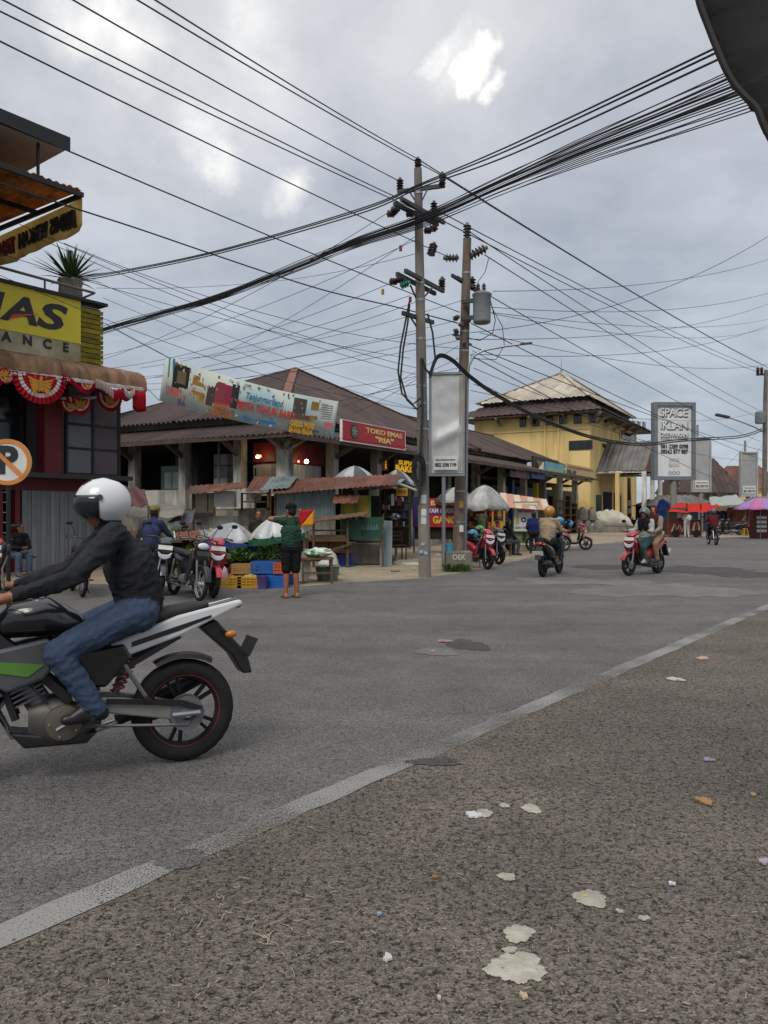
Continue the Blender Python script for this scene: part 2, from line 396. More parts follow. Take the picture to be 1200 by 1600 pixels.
# worn paint: the line breaks up where wheels have rubbed it away
lm = bpy.data.materials.new('worn_road_paint'); lm.use_nodes = True
def line_mat():
    nt = lm.node_tree; N = nt.nodes.new; L = nt.links.new; b = nt.nodes['Principled BSDF']; out = nt.nodes['Material Output']
    b.inputs['Roughness'].default_value = .8
    tc = N('ShaderNodeTexCoord')
    n1 = N('ShaderNodeTexNoise'); n1.inputs['Scale'].default_value = 120; n1.inputs['Detail'].default_value = 3; L(tc.outputs['Object'], n1.inputs['Vector'])
    n2 = N('ShaderNodeTexNoise'); n2.inputs['Scale'].default_value = .9; n2.inputs['Detail'].default_value = 5; L(tc.outputs['Object'], n2.inputs['Vector'])
    cr = N('ShaderNodeValToRGB'); cr.color_ramp.elements[0].color = (.13, .126, .12, 1); cr.color_ramp.elements[1].color = (.29, .28, .265, 1); L(n1.outputs['Fac'], cr.inputs[0])
    L(cr.outputs[0], b.inputs['Base Color'])
    a = N('ShaderNodeMath'); a.operation = 'MULTIPLY_ADD'; a.inputs[1].default_value = .9; L(n1.outputs['Fac'], a.inputs[0]); L(n2.outputs['Fac'], a.inputs[2])
    r = N('ShaderNodeValToRGB'); r.color_ramp.elements[0].position = .86; r.color_ramp.elements[1].position = 1.22
    L(a.outputs[0], r.inputs[0])
    tr = N('ShaderNodeBsdfTransparent'); mx = N('ShaderNodeMixShader'); L(r.outputs[0], mx.inputs[0]); L(tr.outputs[0], mx.inputs[1]); L(b.outputs[0], mx.inputs[2]); L(mx.outputs[0], out.inputs[0])
line_mat()
def wobbly_strip(a, b, w, n, jit):
    a = Vector(a); b = Vector(b); d = (b - a).normalized(); nn = Vector((d.y, -d.x, 0)); l = []; r = []
    for k in range(n + 1):
        p = a.lerp(b, k / n); l.append(p - nn * (w / 2 + random.uniform(-jit, jit))); r.append(p + nn * (w / 2 + random.uniform(-jit, jit)))
    return l + r[::-1]
sheet('edge_line_marking', wobbly_strip(LA - LD * 6, LB + LD * 60, .155, 500, .012), .008, lm)
def blob(c, rx, ry, rz=0.0, n=40, jag=.25, seed=0):
    rr = random.Random(seed); ph = [rr.uniform(0, 6.28) for _ in range(6)]; out = []
    for k in range(n):
        t = 2 * math.pi * k / n
        g = 1 + jag * (.5 * math.sin(2 * t + ph[0]) + .35 * math.sin(3 * t + ph[1]) + .3 * math.sin(5 * t + ph[2]) + .22 * math.sin(9 * t + ph[3]) + .15 * math.sin(14 * t + ph[4])) + rr.uniform(-jag, jag) * .22
        x, y = rx * g * math.cos(t), ry * g * math.sin(t)
        out.append(Vector((c[0] + x * math.cos(rz) - y * math.sin(rz), c[1] + x * math.sin(rz) + y * math.cos(rz), 0)))
    return out
def px_blob(px, py, wpx, hpx, seed, jag=.25, n=40):
    c = G(px, py); rx = wpx / 2 / F * c.y; ry = abs(G(px, py - hpx / 2).y - G(px, py + hpx / 2).y) / 2
    return blob((c.x, c.y), rx, ry, 0, n, jag, seed)
sheet('road_patch', px_blob(1040, 923, 250, 22, 3, .3, 90), .004, LIGHTASPH)
sheet('road_patch', px_blob(905, 908, 200, 12, 9, .35, 90), .0045, LIGHTASPH)
sheet('road_patch', px_blob(1120, 893, 170, 16, 5, .35, 90), .004, DARKASPH)
sheet('road_patch', px_blob(730, 1008, 62, 17, 11, .3), .0042, DARKASPH)
sheet('road_patch', px_blob(682, 1019, 62, 12, 12, .2), .0048, LIGHTASPH)
sheet('road_patch', px_blob(680, 1192, 70, 14, 13, .35), .0085, DARKASPH)
sheet('road_patch', px_blob(283, 1345, 70, 34, 14, .2), .0086, ROADM)
sheet('road_patch', px_blob(950, 886, 120, 7, 15, .25), .0046, DARKASPH)
# ------------------------------------------------------------------ market hall (corner building with brown hipped roofs)
BROOF = mat('brown_roof_sheet', '493734', rough=.65, col2='2e211e', scale=.5, streak=1, bump=.1, bscale=20, rnd=.16)
RUSTROOF = mat('brown_roof_rust', '7a4a3c', rough=.7, col2='46302a', scale=.6, rnd=.2)
STAIN = mat('stained_whitewash', 'd2d0c8', rough=.9, col2='6a675f', scale=1.1, streak=3.0, mid=.47, width=.1, bump=.25, bscale=15)
STAIN2 = mat('stained_grey_wall', 'a9a498', rough=.9, col2='57534b', scale=1.3, streak=2.5, mid=.5, width=.12, bump=.3, bscale=15)
PANEL = mat('grey_board', 'b0b2b0', rough=.7, col2='8a8c8a', scale=1.0, rnd=.1)
REDSIGN = mat('dark_red_board', '6e1f20', rough=.55, col2='4f1718', scale=1.2)
LAMP = mat('lamp_bulb', 'fff0c8', emit='ffd9a0', estr=18.0)
REDLAMP = mat('red_lamp_bulb', 'ff8060', emit='ff6040', estr=5.0)
MH_O = (-2.95, 24.0); MH_R = R(60)
hall = thing('market_hall', 'low market hall with brown corrugated hipped roofs at the street corner', 'building', (*MH_O, 0), MH_R)
_rs = roof_slope
def roof_slope(*a, **k):
    k.setdefault('amp', .036); return _rs(*a, **k)
def hx(px, off=1.0): return onplane(px, 700, MH_O, MH_R, off, 'y')[0]        # along the long front
def hy(px, off=1.0): return onplane(px, 700, MH_O, MH_R, off, 'x')[0]        # along the side street
LEN, DEP = 38.0, 16.0
MB().bx(1.0, 13.6, 1.0, DEP, 0, 1.62).build('plinth_wall', STAIN2, hall)
MB().bx(.98, 1.16, 1.16, DEP, 1.6, 2.32).build('parapet_wall', STAIN, hall)
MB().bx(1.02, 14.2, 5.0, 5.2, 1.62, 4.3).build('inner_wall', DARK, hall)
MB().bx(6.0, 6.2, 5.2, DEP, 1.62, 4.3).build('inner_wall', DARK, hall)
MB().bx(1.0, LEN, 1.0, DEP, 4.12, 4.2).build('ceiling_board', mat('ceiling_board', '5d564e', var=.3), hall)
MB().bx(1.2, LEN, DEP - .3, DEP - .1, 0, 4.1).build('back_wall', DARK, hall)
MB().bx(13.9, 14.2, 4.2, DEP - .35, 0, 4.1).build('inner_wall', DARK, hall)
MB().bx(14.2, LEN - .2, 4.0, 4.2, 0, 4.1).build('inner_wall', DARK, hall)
# pillars with sloping timber struts
for px in (157, 207, 286, 372):
    y = hy(px); MB().bx(.94, 1.28, y - .17, y + .17, 1.62, 4.12).build('pillar', STAIN, hall)
    MB().beam((1.0, y, 3.5), (.12, y, 4.0), .12, .16).build('roof_strut', mat('grey_timber', '5b554f', var=.3), hall)
MB().bx(.92, 1.32, .92, 1.32, 1.62, 4.12).build('pillar', STAIN, hall)
for dx, dy in ((-.85, 0), (0, -.85), (-.7, -.7)):
    MB().beam((1.1, 1.1, 3.62), (1.1 + dx, 1.1 + dy, 3.98), .16, .18).build('roof_strut', STAIN2, hall)
for x in (4.0, 7.2, 10.4, 13.9, 17.5, 21.2, 24.9, 28.6, 32.3, 36.0):
    MB().bx(x - .17, x + .17, .95, 1.3, 0 if x > 13 else 1.62, 4.12).build('pillar', STAIN2 if x < 30 else STAIN, hall)
    MB().beam((x, 1.0, 3.5), (x, .1, 3.98), .12, .16).build('roof_strut', MATS['grey_timber'], hall)
# side street openings: blue backing, green food cabinet, boards by the corner
MB().bx(2.6, 2.7, hy(372) + .2, hy(286) - .25, 1.7, 3.9).build('blue_shutter', paint('1d3c58'), hall)
MB().bx(2.9, 3.0, hy(282) + .2, hy(210) - .2, 1.7, 4.0).build('blue_shutter', paint('1f3d57'), hall)
MB().bx(1.55, 1.63, hy(446) + .1, hy(385), 2.0, 3.2).build('board_panel', PANEL, hall)
for k in range(4):
    y = hy(446) + .14 + k * .42
    MB().bx(1.50, 1.545, y, y + .4, 2.35, 3.15).build('board', PANEL, hall)
MB().bx(1.4, 1.48, hy(440), hy(384), 3.24, 3.92).build('sign_board', REDSIGN, hall)
text('RIA', hall, (1.385, (hy(440) + hy(384)) / 2 - .5, 3.6), .28, paint('7a4a22'), rot=(R(90), 0, R(-90)))
for k in range(5): MB().bx(1.5 + k * .5, 1.97 + k * .5, 1.6, 1.65, 1.62, 3.2).build('board', PANEL, hall)
MB().bx(1.5, 4.0, 1.48, 1.55, 3.22, 3.95).build('sign_board', REDSIGN, hall)
text('RIA', hall, (2.2, 1.46, 3.6), .26, paint('7a4a22'))
for (x, y, z, m, r) in ((1.05, hy(405), 3.42, REDLAMP, .05), (1.05, hy(401), 3.4, LAMP, .06), (2.35, 1.1, 3.28, LAMP, .075), (1.95, 1.15, 3.26, REDLAMP, .04)):
    MB().ell((x, y, z), (r, r, r), 10, 6).build('lamp_bulb', m, hall, True)
    MB().cyl((x, y, z + r), (x, y, z + .6), .012).build('lamp_cord', BLACK, hall)
cab = MB().bx(1.5, 2.0, hy(268), hy(236), 2.32, 3.25).build('cabinet', paint('5f8a72'), hall)
for k in range(2):
    y0 = hy(268) + .06 + k * .42
    MB().bx(1.46, 1.5, y0, y0 + .36, 2.38, 3.0).build('cabinet_pane', mat('frosted_pane', 'a9b8b4', rough=.3), cab)
for k in range(3): MB().obox((1.6, hy(327) - .2, 2.55 + k * .42), (.5, .62, .39)).build('storage_box', PANEL, hall)
MB().tube([(.9, hy(345), 2.3), (.9, hy(345), 4.1)], .045).build('downpipe', STEEL, hall)
MB().tube([(.9, hy(390), 2.5), (.9, hy(402), 2.5), (.9, hy(402), 3.0)], .03).build('rail', BLACK, hall)
# shops under the long front: shutters, posts
for k, (a, b, c) in enumerate(((735, 765, '2b2f33'), (768, 800, '23282c'), (806, 836, '26486e'), (845, 868, '234a72'), (872, 905, '4a3530'))):
    sh = MB().bx(hx(a, 2.2), hx(b, 2.2), 2.2, 2.3, .1, 3.1).build('shop_shutter', paint(c, .5), hall)
    for j in range(10): MB().bx(hx(a, 2.2) + .03, hx(b, 2.2) - .03, 2.16, 2.2, .2 + j * .28, .42 + j * .28).build('shutter_slat', paint(c, .5), sh)
for px, c in ((841, 'b99a3a'), (845, 'b3402c'), (803, '1d3150'), (870, 'a98b3a')):
    x = hx(px, 1.3); MB().bx(x - .2, x + .2, 1.32, 1.6, 0, 3.4).build('painted_post', paint(c), hall)
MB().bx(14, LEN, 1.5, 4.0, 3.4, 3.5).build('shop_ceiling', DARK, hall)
# roofs: lower skirt, clerestory band, upper hipped roof, long wing
TH = math.pi
roof_slope(hall, (0, 0, 4.02), (LEN, 0, 3.95), (0, 2.7, .82), 2.7, LEN, BROOF)
roof_slope(hall, (0, DEP, 4.02), (0, 0, 4.02), (2.7, 0, .82), 0, DEP - 2.7, BROOF)
MB().bx(-.03, .02, -.03, DEP, 3.9, 4.04).build('eave_board', mat('eave_board', '5a4a40', var=.35), hall)
MB().bx(.03, LEN, -.03, .02, 3.86, 4.0).build('eave_board', MATS['eave_board'], hall)
CLER = mat('clerestory_board', 'a9a8a2', rough=.8, col2='77766f', scale=.6)
x = 2.5
while x < LEN - 1:
    w = random.choice((1.8, 2.4, 3.0)); MB().bx(x, min(LEN - .5, x + w - .04), 2.55, 2.62, 4.62, 5.06).build('clerestory_panel', CLER, hall); x += w
y = 2.6
while y < DEP:
    MB().bx(2.5, 2.57, y, min(DEP, y + 2.36), 4.66, 5.06).build('clerestory_panel', CLER, hall); y += 2.4
AX, AY, AZ = 10.9, 8.0, 8.6
roof_slope(hall, (1.9, 1.9, 4.98), (20, 1.9, 4.98), (0, AY - 1.9, AZ - 4.98), AX - 1.9, AX - 1.9 + .01, BROOF)
roof_slope(hall, (1.9, 14.1, 4.98), (1.9, 1.9, 4.98), (AX - 1.9, 0, AZ - 4.98), 6.1, 6.11, BROOF)
roof_slope(hall, (20, 1.9, 4.98), (20, 14.1, 4.98), (AX - 20, 0, AZ - 4.98), 6.1, 6.11, RUSTROOF)
roof_slope(hall, (20, 14.1, 4.98), (1.9, 14.1, 4.98), (0, -6.1, AZ - 4.98), 9.1, 9.11, BROOF, sheet=3)
RZ = 7.25
roof_slope(hall, (14, 1.9, 4.9), (37.4, 1.9, 4.9), (0, 5.1, RZ - 4.9), 0, 20.5, BROOF)
roof_slope(hall, (37.4, 1.9, 4.9), (37.4, 12.1, 4.9), (-2.9, 0, RZ - 4.9), 5.1, 5.11, BROOF)
roof_slope(hall, (37.4, 12.1, 4.9), (14, 12.1, 4.9), (0, -5.1, RZ - 4.9), 2.9, 23.4, BROOF, sheet=3)
for a, b in (((1.9, 1.9, 5.0), (AX, AY, AZ + .03)), ((20, 1.9, 5.0), (AX, AY, AZ + .03)), ((1.9, 14.1, 5.0), (AX, AY, AZ + .03)), ((12.5, 7, RZ + .02), (34.5, 7, RZ + .02)), ((37.4, 1.9, 4.92), (34.5, 7, RZ)), ((0, 0, 4.06), (2.7, 2.7, 4.88))):
    MB().beam(a, b, .34, .05).build('ridge_cap', RUSTROOF, hall)
# extra roof piece behind, on the side street
roof_slope(hall, (-1.5, 22, 4.6), (-1.5, 11.5, 4.6), (5.5, 0, 2.2), 0, 10.5, BROOF)
MB().bx(0, 5, 16.05, 22, 0, 4.5).build('rear_wall', STAIN2, hall)

# ------------------------------------------------------------------ yellow market building
YEL = mat('yellow_render', 'e6c987', rough=.85, col2='a98c5c', scale=.8, streak=4.5, mid=.38, bump=.1, bscale=12)
WROOF = mat('pale_roof_sheet', 'b3aca0', rough=.6, col2='857764', scale=.45, streak=1, rnd=.16)
YO = (16.8, 58.0)
yb = thing('yellow_market_building', 'yellow rendered two storey building with pale pyramid roof and spire', 'building', (*YO, 0), MH_R)
YA, YB_ = 12.5, 20.0
MB().bx(1.3, YB_ - 1.3, 1.3, YA - 1.3, 0, 9.75).build('wall', YEL, yb)
MB().bx(1.22, 1.3, 1.22, YA - 1.3, 8.1, 8.2).build('ledge', YEL, yb)
WFR = paint('3a3a38')
def yl(px, py): return onplane(px, py, YO, MH_R, 1.3, 'x')
def yr(px, py): return onplane(px, py, YO, MH_R, 1.3, 'y')
for x0, x1, y0, y1 in ((812, 822, 653, 667), (832, 843, 652, 666), (853, 864, 651, 664), (874, 886, 649, 662), (897, 909, 648, 662), (920, 931, 647, 661), (889, 926, 689, 702)):
    a, zt = yl(x0, y0); b, zb = yl(x1, y1)
    w = MB().bx(1.24, 1.32, b, a, zb, zt).build('window', WFR, yb)
    n = 3 if x1 - x0 > 20 else 2
    for k in range(n):
        s0 = b + .07 + (a - b - .07) / n * k
        MB().bx(1.225, 1.24, s0, s0 + (a - b - .07) / n - .07, zb + .07, zt - .07).build('pane', GLASSD, w)
for x0, x1, y0, y1 in ((943, 948, 650, 662), (952, 957, 651, 663), (961, 966, 653, 664), (971, 975, 655, 666), (979, 984, 656, 666), (988, 992, 657, 667), (996, 1000, 658, 668), (1004, 1008, 659, 669), (941, 956, 693, 703), (970, 990, 672, 692)):
    a, zt = yr(x0, y0); b, zb = yr(x1, y1)
    w = MB().bx(a, b, 1.24, 1.32, zb, zt).build('window', WFR, yb)
    n = 3 if x1 - x0 > 12 else 1
    for k in range(n):
        s0 = a + .05 + (b - a - .05) / n * k
        MB().bx(s0, s0 + (b - a - .05) / n - .05, 1.225, 1.24, zb + .07, zt - .07).build('pane', GLASSD, w)
for px in (852, 873):
    a = yl(px, 680)[0]; MB().tube([(1.2, a, 4.5), (1.2, a, 9.3)], .06).build('downpipe', YEL, yb)
a = yr(967, 690)[0]; MB().tube([(a, 1.2, 3), (a, 1.2, 9.3)], .07).build('downpipe', YEL, yb)
roof_slope(yb, (0, 0, 9.45), (YB_, 0, 9.45), (0, 1.9, 1.1), 1.9, YB_ - 1.9, BROOF, pitch=.5, amp=.03)
roof_slope(yb, (0, YA, 9.45), (0, 0, 9.45), (1.9, 0, 1.1), 1.9, YA - 1.9, BROOF, pitch=.5, amp=.03)
roof_slope(yb, (YB_, 0, 9.45), (YB_, YA, 9.45), (-1.9, 0, 1.1), 1.9, YA - 1.9, BROOF, pitch=.5, sheet=3)
MB().bx(.1, YB_ - .1, .1, YA - .1, 9.28, 9.36).build('soffit', mat('soffit_board', '4a3a30', var=.3), yb)
MB().bx(1.9, YB_ - 1.9, 1.9, YA - 1.9, 9.36, 10.75).build('upper_wall', mat('dark_fascia', '2f2826', var=.3), yb)
ax, ay, az = YB_ / 2, YA / 2, 14.35
roof_slope(yb, (1.4, 1.4, 10.75), (YB_ - 1.4, 1.4, 10.75), (0, ay - 1.4, az - 10.75), ax - 1.4, ax - 1.39, WROOF, pitch=.4, amp=.03)
roof_slope(yb, (1.4, YA - 1.4, 10.75), (1.4, 1.4, 10.75), (ax - 1.4, 0, az - 10.75), ay - 1.4, ay - 1.39, WROOF, pitch=.4, amp=.03)
roof_slope(yb, (YB_ - 1.4, 1.4, 10.75), (YB_ - 1.4, YA - 1.4, 10.75), (1.4 - ax, 0, az - 10.75), ay - 1.4, ay - 1.39, WROOF, pitch=.4, sheet=3)
roof_slope(yb, (YB_ - 1.4, YA - 1.4, 10.75), (1.4, YA - 1.4, 10.75), (0, 1.4 - ay, az - 10.75), ax - 1.4, ax - 1.39, WROOF, pitch=.4, sheet=3)
for p in ((1.4, 1.4), (YB_ - 1.4, 1.4), (1.4, YA - 1.4)):
    MB().beam((*p, 10.8), (ax, ay, az + .06), .4, .06).build('ridge_cap', WROOF, yb)
MB().lathe([(.12, az - .1), (.1, az + .35), (.035, az + .5), (.02, az + 1.35)], 8, (ax, ay, 0)).build('spire', STEEL, yb)
for x in (3, 6, 9, 12, 15): MB().beam((x, 1.3, 8.7), (x, .15, 9.3), .16, .2).build('roof_strut', STAIN2, yb)
for y in (3.2, 6, 8.8): MB().beam((1.3, y, 8.7), (.15, y, 9.3), .16, .2).build('roof_strut', STAIN2, yb)
MB().beam((1.3, 1.3, 8.6), (.2, .2, 9.3), .2, .24).build('roof_strut', STAIN2, yb)
# porch on the long side with grey and rusty sheets
PORCH = mat('grey_roof_sheet', '6c6a68', rough=.6, col2='4c4542', scale=.6, rnd=.15)
roof_slope(yb, (3, 1.25, 4.8), (3, -2.6, 4.8), (3.6, 0, 2.6), 0, 3.85, PORCH, pitch=.4, amp=.03)
roof_slope(yb, (10.2, -2.6, 4.8), (10.2, 1.25, 4.8), (-3.6, 0, 2.6), 0, 3.85, RUSTROOF, pitch=.4, amp=.03)
MB().prism([(3.1, 4.75), (10.1, 4.75), (6.6, 7.3)], -2.5, -2.42).build('porch_gable', RUSTROOF, yb)
for x in (3.1, 10.1): MB().beam((x, 1.25, 4.7), (x, -2.6, 4.7), .14, .18).build('porch_beam', STAIN, yb)
for x, y in ((3.15, -2.45), (3.15, -.4), (10.0, -2.45), (6.6, -2.45)): MB().bx(x - .16, x + .16, y - .16, y + .16, 0, 4.7).build('porch_column', YEL if y > -1 else STAIN, yb)
MB().bx(3.0, 4.6, 1.22, 1.3, 0, 2.9).build('door', paint('1f4338'), yb)
MB().bx(5.4, 8.2, 1.22, 1.3, .1, 3.2).build('door', DARK, yb)
MB().bx(9.2, 11.8, 1.22, 1.3, .1, 3.2).build('door', DARK, yb)

# ------------------------------------------------------------------ finance shop at the left
FO = (-7.3, 21.0); FR = R(52.5)
shop = thing('finance_shop', 'two storey shop with yellow sign, brown awning and red pillar', 'building', (*FO, 0), FR)
def fp(px, py, off=0.0): return onplane(px, py, FO, FR, off, 'y')
RED = mat('dull_red_paint', '74242a', rough=.6, col2='571a20', scale=.8)
AWN = mat('awning_sheet', '94704f', rough=.65, col2='4a3524', scale=3.5, streak=5, rnd=.25)
YSIGN = mat('yellow_sign_board', 'd8c834', rough=.5, col2='c4b430', scale=.6)
SHUT = mat('grey_shutter', '84888a', rough=.55, col2='6a6c6c', scale=1.3, streak=3)
xs, zs = fp(123, 478); xe = fp(160, 500)[0]
zt = fp(60, 462)[1]; zb = fp(60, 545)[1]
MB().bx(-9, -.0, 2.4, 8, 0, 7.2).build('wall', mat('dark_shop_wall', '4a4644', var=.35, scale=.8), shop)
MB().bx(-9, xs, -.1, .12, 5.93, 7.06).build('sign_board', YSIGN, shop)
MB().bx(-9, xs, -.09, .12, 5.2, 5.925).build('sign_strip', mat('dirty_sign_strip', 'b3ab90', rough=.7, col2='7d7050', scale=1.5, streak=1.5), shop)
MB().bx(-9, xe + .06, -.18, .3, 7.065, 7.14).build('parapet_cap', BLACK, shop)
for k in range(13):
    MB().obox(((xs + xe) / 2, .0, 5.3 + k * .132), (xe - xs - .03, .13, .105), (R(18), 0, 0)).build('louvre_slat', mat('yellow_slat', 'a5952c', rough=.6, col2='6c612a', scale=2), shop)
MB().bx(xs + .02, xe, .09, .14, 5.2, 7.0).build('louvre_backing', BLACK, shop)
DKT = paint('26282c')
def sx(px, py): return fp(px, py, -.1)
a = sx(24, 507); b = sx(80, 510); hgt = (fp(30, 478)[1] - fp(30, 528)[1])
text('A', shop, (sx(29, 500)[0], -.105, 6.46), .62, DKT, width=.95, bold=.045, shear=.22)
text('S', shop, (sx(82, 500)[0], -.105, 6.46), .62, DKT, width=.84, bold=.05, shear=.22)
text('N', shop, (sx(-22, 500)[0], -.105, 6.46), .62, DKT, width=.9, bold=.045, shear=.22)
q = [sx(12, 499), sx(20, 491), sx(60, 491), sx(30, 495)]
MB().prism([(u, v) for u, v in q], -.128, -.112).build('red_swoosh', paint('c8402c'), shop)
for ch, px in (('N', -30), ('A', 10), ('N', 43), ('C', 74), ('E', 103)):
    text(ch, shop, (sx(px, 530)[0], -.1, 5.76), .22, DKT, bold=.06)
# curved awning of narrow sheets
xr = fp(229, 600, -1.25)[0]; x = -8.0; k = 0
while x < xr:
    x1 = min(xr, x + .62); vs = []; n = 8; cols = 6
    for i in range(cols + 1):
        u = x + (x1 - x) * i / cols
        for j in range(n + 1):
            t = R(90) * j / n; vs.append((u, -.12 - 1.15 * math.sin(t) ** .7, 4.76 + .56 * max(0.0, math.cos(t)) ** .7 + .016 * (-1) ** i + .006 * (k % 3)))
    fs = [(i * (n + 1) + j, (i + 1) * (n + 1) + j, (i + 1) * (n + 1) + j + 1, i * (n + 1) + j + 1) for i in range(cols) for j in range(n)]
    MB().add(vs, fs).build('awning_sheet', AWN, shop, True, fix=False); x = x1; k += 1
MB().beam((-8, -1.24, 4.74), (xr, -1.24, 4.74), .04, .05).build('awning_rail', RED, shop)
MB().prism([(-.12, 4.74)] + [(-.12 - 1.15 * math.sin(R(90) * j / 8) ** .7, 4.76 + .56 * max(0.0, math.cos(R(90) * j / 8)) ** .7) for j in range(9)], xr - .02, xr, 'yz').build('awning_end', AWN, shop)
z2 = fp(60, 740)[1]
MB().bx(-9, -.0, -.55, 2.4, z2 - .12, z2).build('balcony_slab', mat('dark_slab', '353130', var=.3), shop)
xa, xb = fp(69, 700)[0], fp(97, 700)[0]
MB().bx(xa, xb, -.02, .4, z2, 5.2).build('pillar', RED, shop)
xw0, xw1 = fp(108, 700)[0], fp(190, 700)[0]; xm = fp(149, 700)[0]
fr = MB()
for u in (xw0, xm, xw1): fr.bx(u - .035, u + .035, .1, .18, z2, 4.9)
for zz in (z2 + .04, fp(150, 702)[1], fp(150, 665)[1], 4.86): fr.bx(xw0 - .034, xw1 + .034, .105, .175, zz - .03, zz + .03)
glz = fr.build('glazing_frame', BLACK, shop)
zz = [z2 + .04, fp(150, 702)[1], fp(150, 665)[1], 4.86]
for i, (u0, u1) in enumerate(((xw0, xm), (xm, xw1))):
    for j in range(3): MB().bx(u0 + .04, u1 - .04, .13, .15, zz[j] + .035, zz[j + 1] - .035).build('pane', mat('hazy_pane%d' % i, ('6f7377', '5d4f54')[i], rough=.25, var=.2), glz)
MB().bx(-9, xa, .9, .95, z2, 5.2).build('upper_window', GLASSD, shop)
for u in (fp(62, 690)[0] - .05, xa - 2.2): MB().bx(u - .05, u + .05, .8, .9, z2, 5.0).build('window_post', BLACK, shop)
MB().bx(-9, xa - .35, .82, .88, fp(30, 655)[1], fp(30, 655)[1] + .07).build('window_rail', BLACK, shop)
MB().bx(xb + .1, xw0 - .06, .2, .25, z2, 5.0).build('inner_panel', DARK, shop)
MB().bx(-9, 0, .95, 2.4, 5.0, 5.2).build('upper_ceiling', DARK, shop)
# ground floor: folding shutter, red posts, white window bars
MB().bx(-9, 0, .1, .3, 2.05, z2 - .12).build('lintel', RED, shop)
u0 = fp(33, 820)[0]
for k in range(26):
    a = u0 + .1 + k * .125
    if a > -.15: break
    MB().obox((a + .06, .16 + .012 * (k % 2), 1.03), (.118, .03, 2.04), (0, 0, R(7 if k % 2 else -7))).build('shutter_leaf', SHUT, shop)
for px in (29, 2): uu = fp(px, 820)[0]; MB().bx(uu - .06, uu + .06, .04, .3, 0, 2.05).build('door_post', RED, shop)
MB().bx(-9, u0 - .1, .5, .6, 0, 2.05).build('shop_front_glass', GLASSD, shop)
wb = MB()
for k in range(8): wb.bx(u0 - .25 - k * .22, u0 - .225 - k * .22, .2, .225, .95, 2.0)
for k in range(5): wb.bx(u0 - 1.9, u0 - .2, .226, .25, .98 + k * .25, 1.0 + k * .25)
wb.build('window_bars', WHITE, shop)
for k in range(7): MB().lathe([(.05, 0), (.055, .16), (.02, .22), (.02, .27)], 8, (u0 - .35 - k * .19, .36, 1.05 + .5 * (k % 2))).build('bottle', paint('1f6b3e'), shop)
MB().bx(-9, u0 - .2, .3, .48, 0, .95).build('low_wall', RED, shop)
# rooftop canopy of the shop: flat slab above a corrugated sheet on steel beams
MB().bx(-12, -4.6, .6, 6, 7.2, 9.4).build('upper_wall', MATS['dark_shop_wall'], shop)
MB().bx(-12, -3.34, -3.04, 1.0, 9.42, 9.62).build('roof_slab', mat('slab_soffit', 'c0b8ae', var=.25, scale=.8), shop)
MB().bx(-12, -3.30, -3.10, -3.045, 9.38, 9.68).build('slab_fascia', BLACK, shop)
roof_slope(shop, (-12, -2.83, 8.72), (-2.87, -2.83, 8.72), (0, 6.5, .25), 0, 9.13, translucent('brown_canopy_sheet', 'cf9a60', '8a5a34'), pitch=.16, amp=.015, sheet=.8, name='canopy_sheet')
BEAM = mat('dark_beam', '26262a', rough=.6, var=.3)
for a, b in (((-12, -2.85, 8.63), (-2.85, -2.85, 8.63)), ((-2.89, -2.8, 8.62), (-2.89, 3.6, 8.82)), ((-5.2, -2.8, 8.62), (-5.2, 3.6, 8.8)), ((-12, -.9, 8.68), (-2.9, -.9, 8.70)), ((-12, 1.0, 8.76), (-2.9, 1.0, 8.78))):
    MB().beam(a, b, .07, .1).build('canopy_beam', BEAM, shop)
for x in (-3.9, -4.8, -6): MB().beam((x, -2.86, 8.66), (x, -2.86, 9.4), .05).build('canopy_strut', BEAM, shop)
for y in (-2.4, 3.5): MB().beam((-4.9, y, 8.66), (-4.9, max(y, .62), 7.3), .09).build('canopy_post', BEAM, shop)
# ------------------------------------------------------------------ utility poles
POLEC = mat('pole_concrete', '7d766c', rough=.9, col2='55504a', scale=2.2, streak=3, bump=.3, bscale=18)
POLER = mat('pole_rusty', '7d7064', rough=.85, col2='594b40', scale=2.2, streak=3, bump=.2, bscale=18)
ARM = mat('crossarm_steel', '4c4d4d', rough=.6, metal=.4, var=.3)
CERAM = mat('brown_ceramic', '3a2724', rough=.3, var=.25)
GREYCER = mat('grey_insulator', '5d5d5b', rough=.4, var=.25)
CABLE = mat('cable_black', '17181b', rough=.6, var=.2)
CABLE2 = mat('cable_blueblack', '1f2830', rough=.55, var=.2)
def insulator(parent, p, d=(0, 0, 1), s=1.0, m=None, n=4, name='insulator'):
    d = Vector(d).normalized(); M = d.to_track_quat('Z', 'Y').to_matrix(); prof = [(.02 * s, -.02 * s)]
    for k in range(n): prof += [(.035 * s, .05 * s * k), (.07 * s, .05 * s * k + .012 * s), (.035 * s, .05 * s * k + .035 * s)]
    prof += [(.025 * s, .05 * s * n + .02 * s)]
    return MB().lathe(prof, 10, p, M).build(name, m or CERAM, parent, True)
mp_b = G(664, 901); mp_t = P(653, 264, 17.6)
mpole = thing('utility_pole', 'tall concrete utility pole with three sets of crossarms at the road edge', 'utility pole', mp_b)
def rel(root, p): return Vector(p) - root.location
def at_pole(px, py, d): return rel(mpole, P(px, py, d))
MB().tube([(0, 0, -.2), rel(mpole, mp_b.lerp(mp_t, .5)), rel(mpole, mp_t)], [.145, .12, .09], 14).build('pole', POLEC, mpole, True)
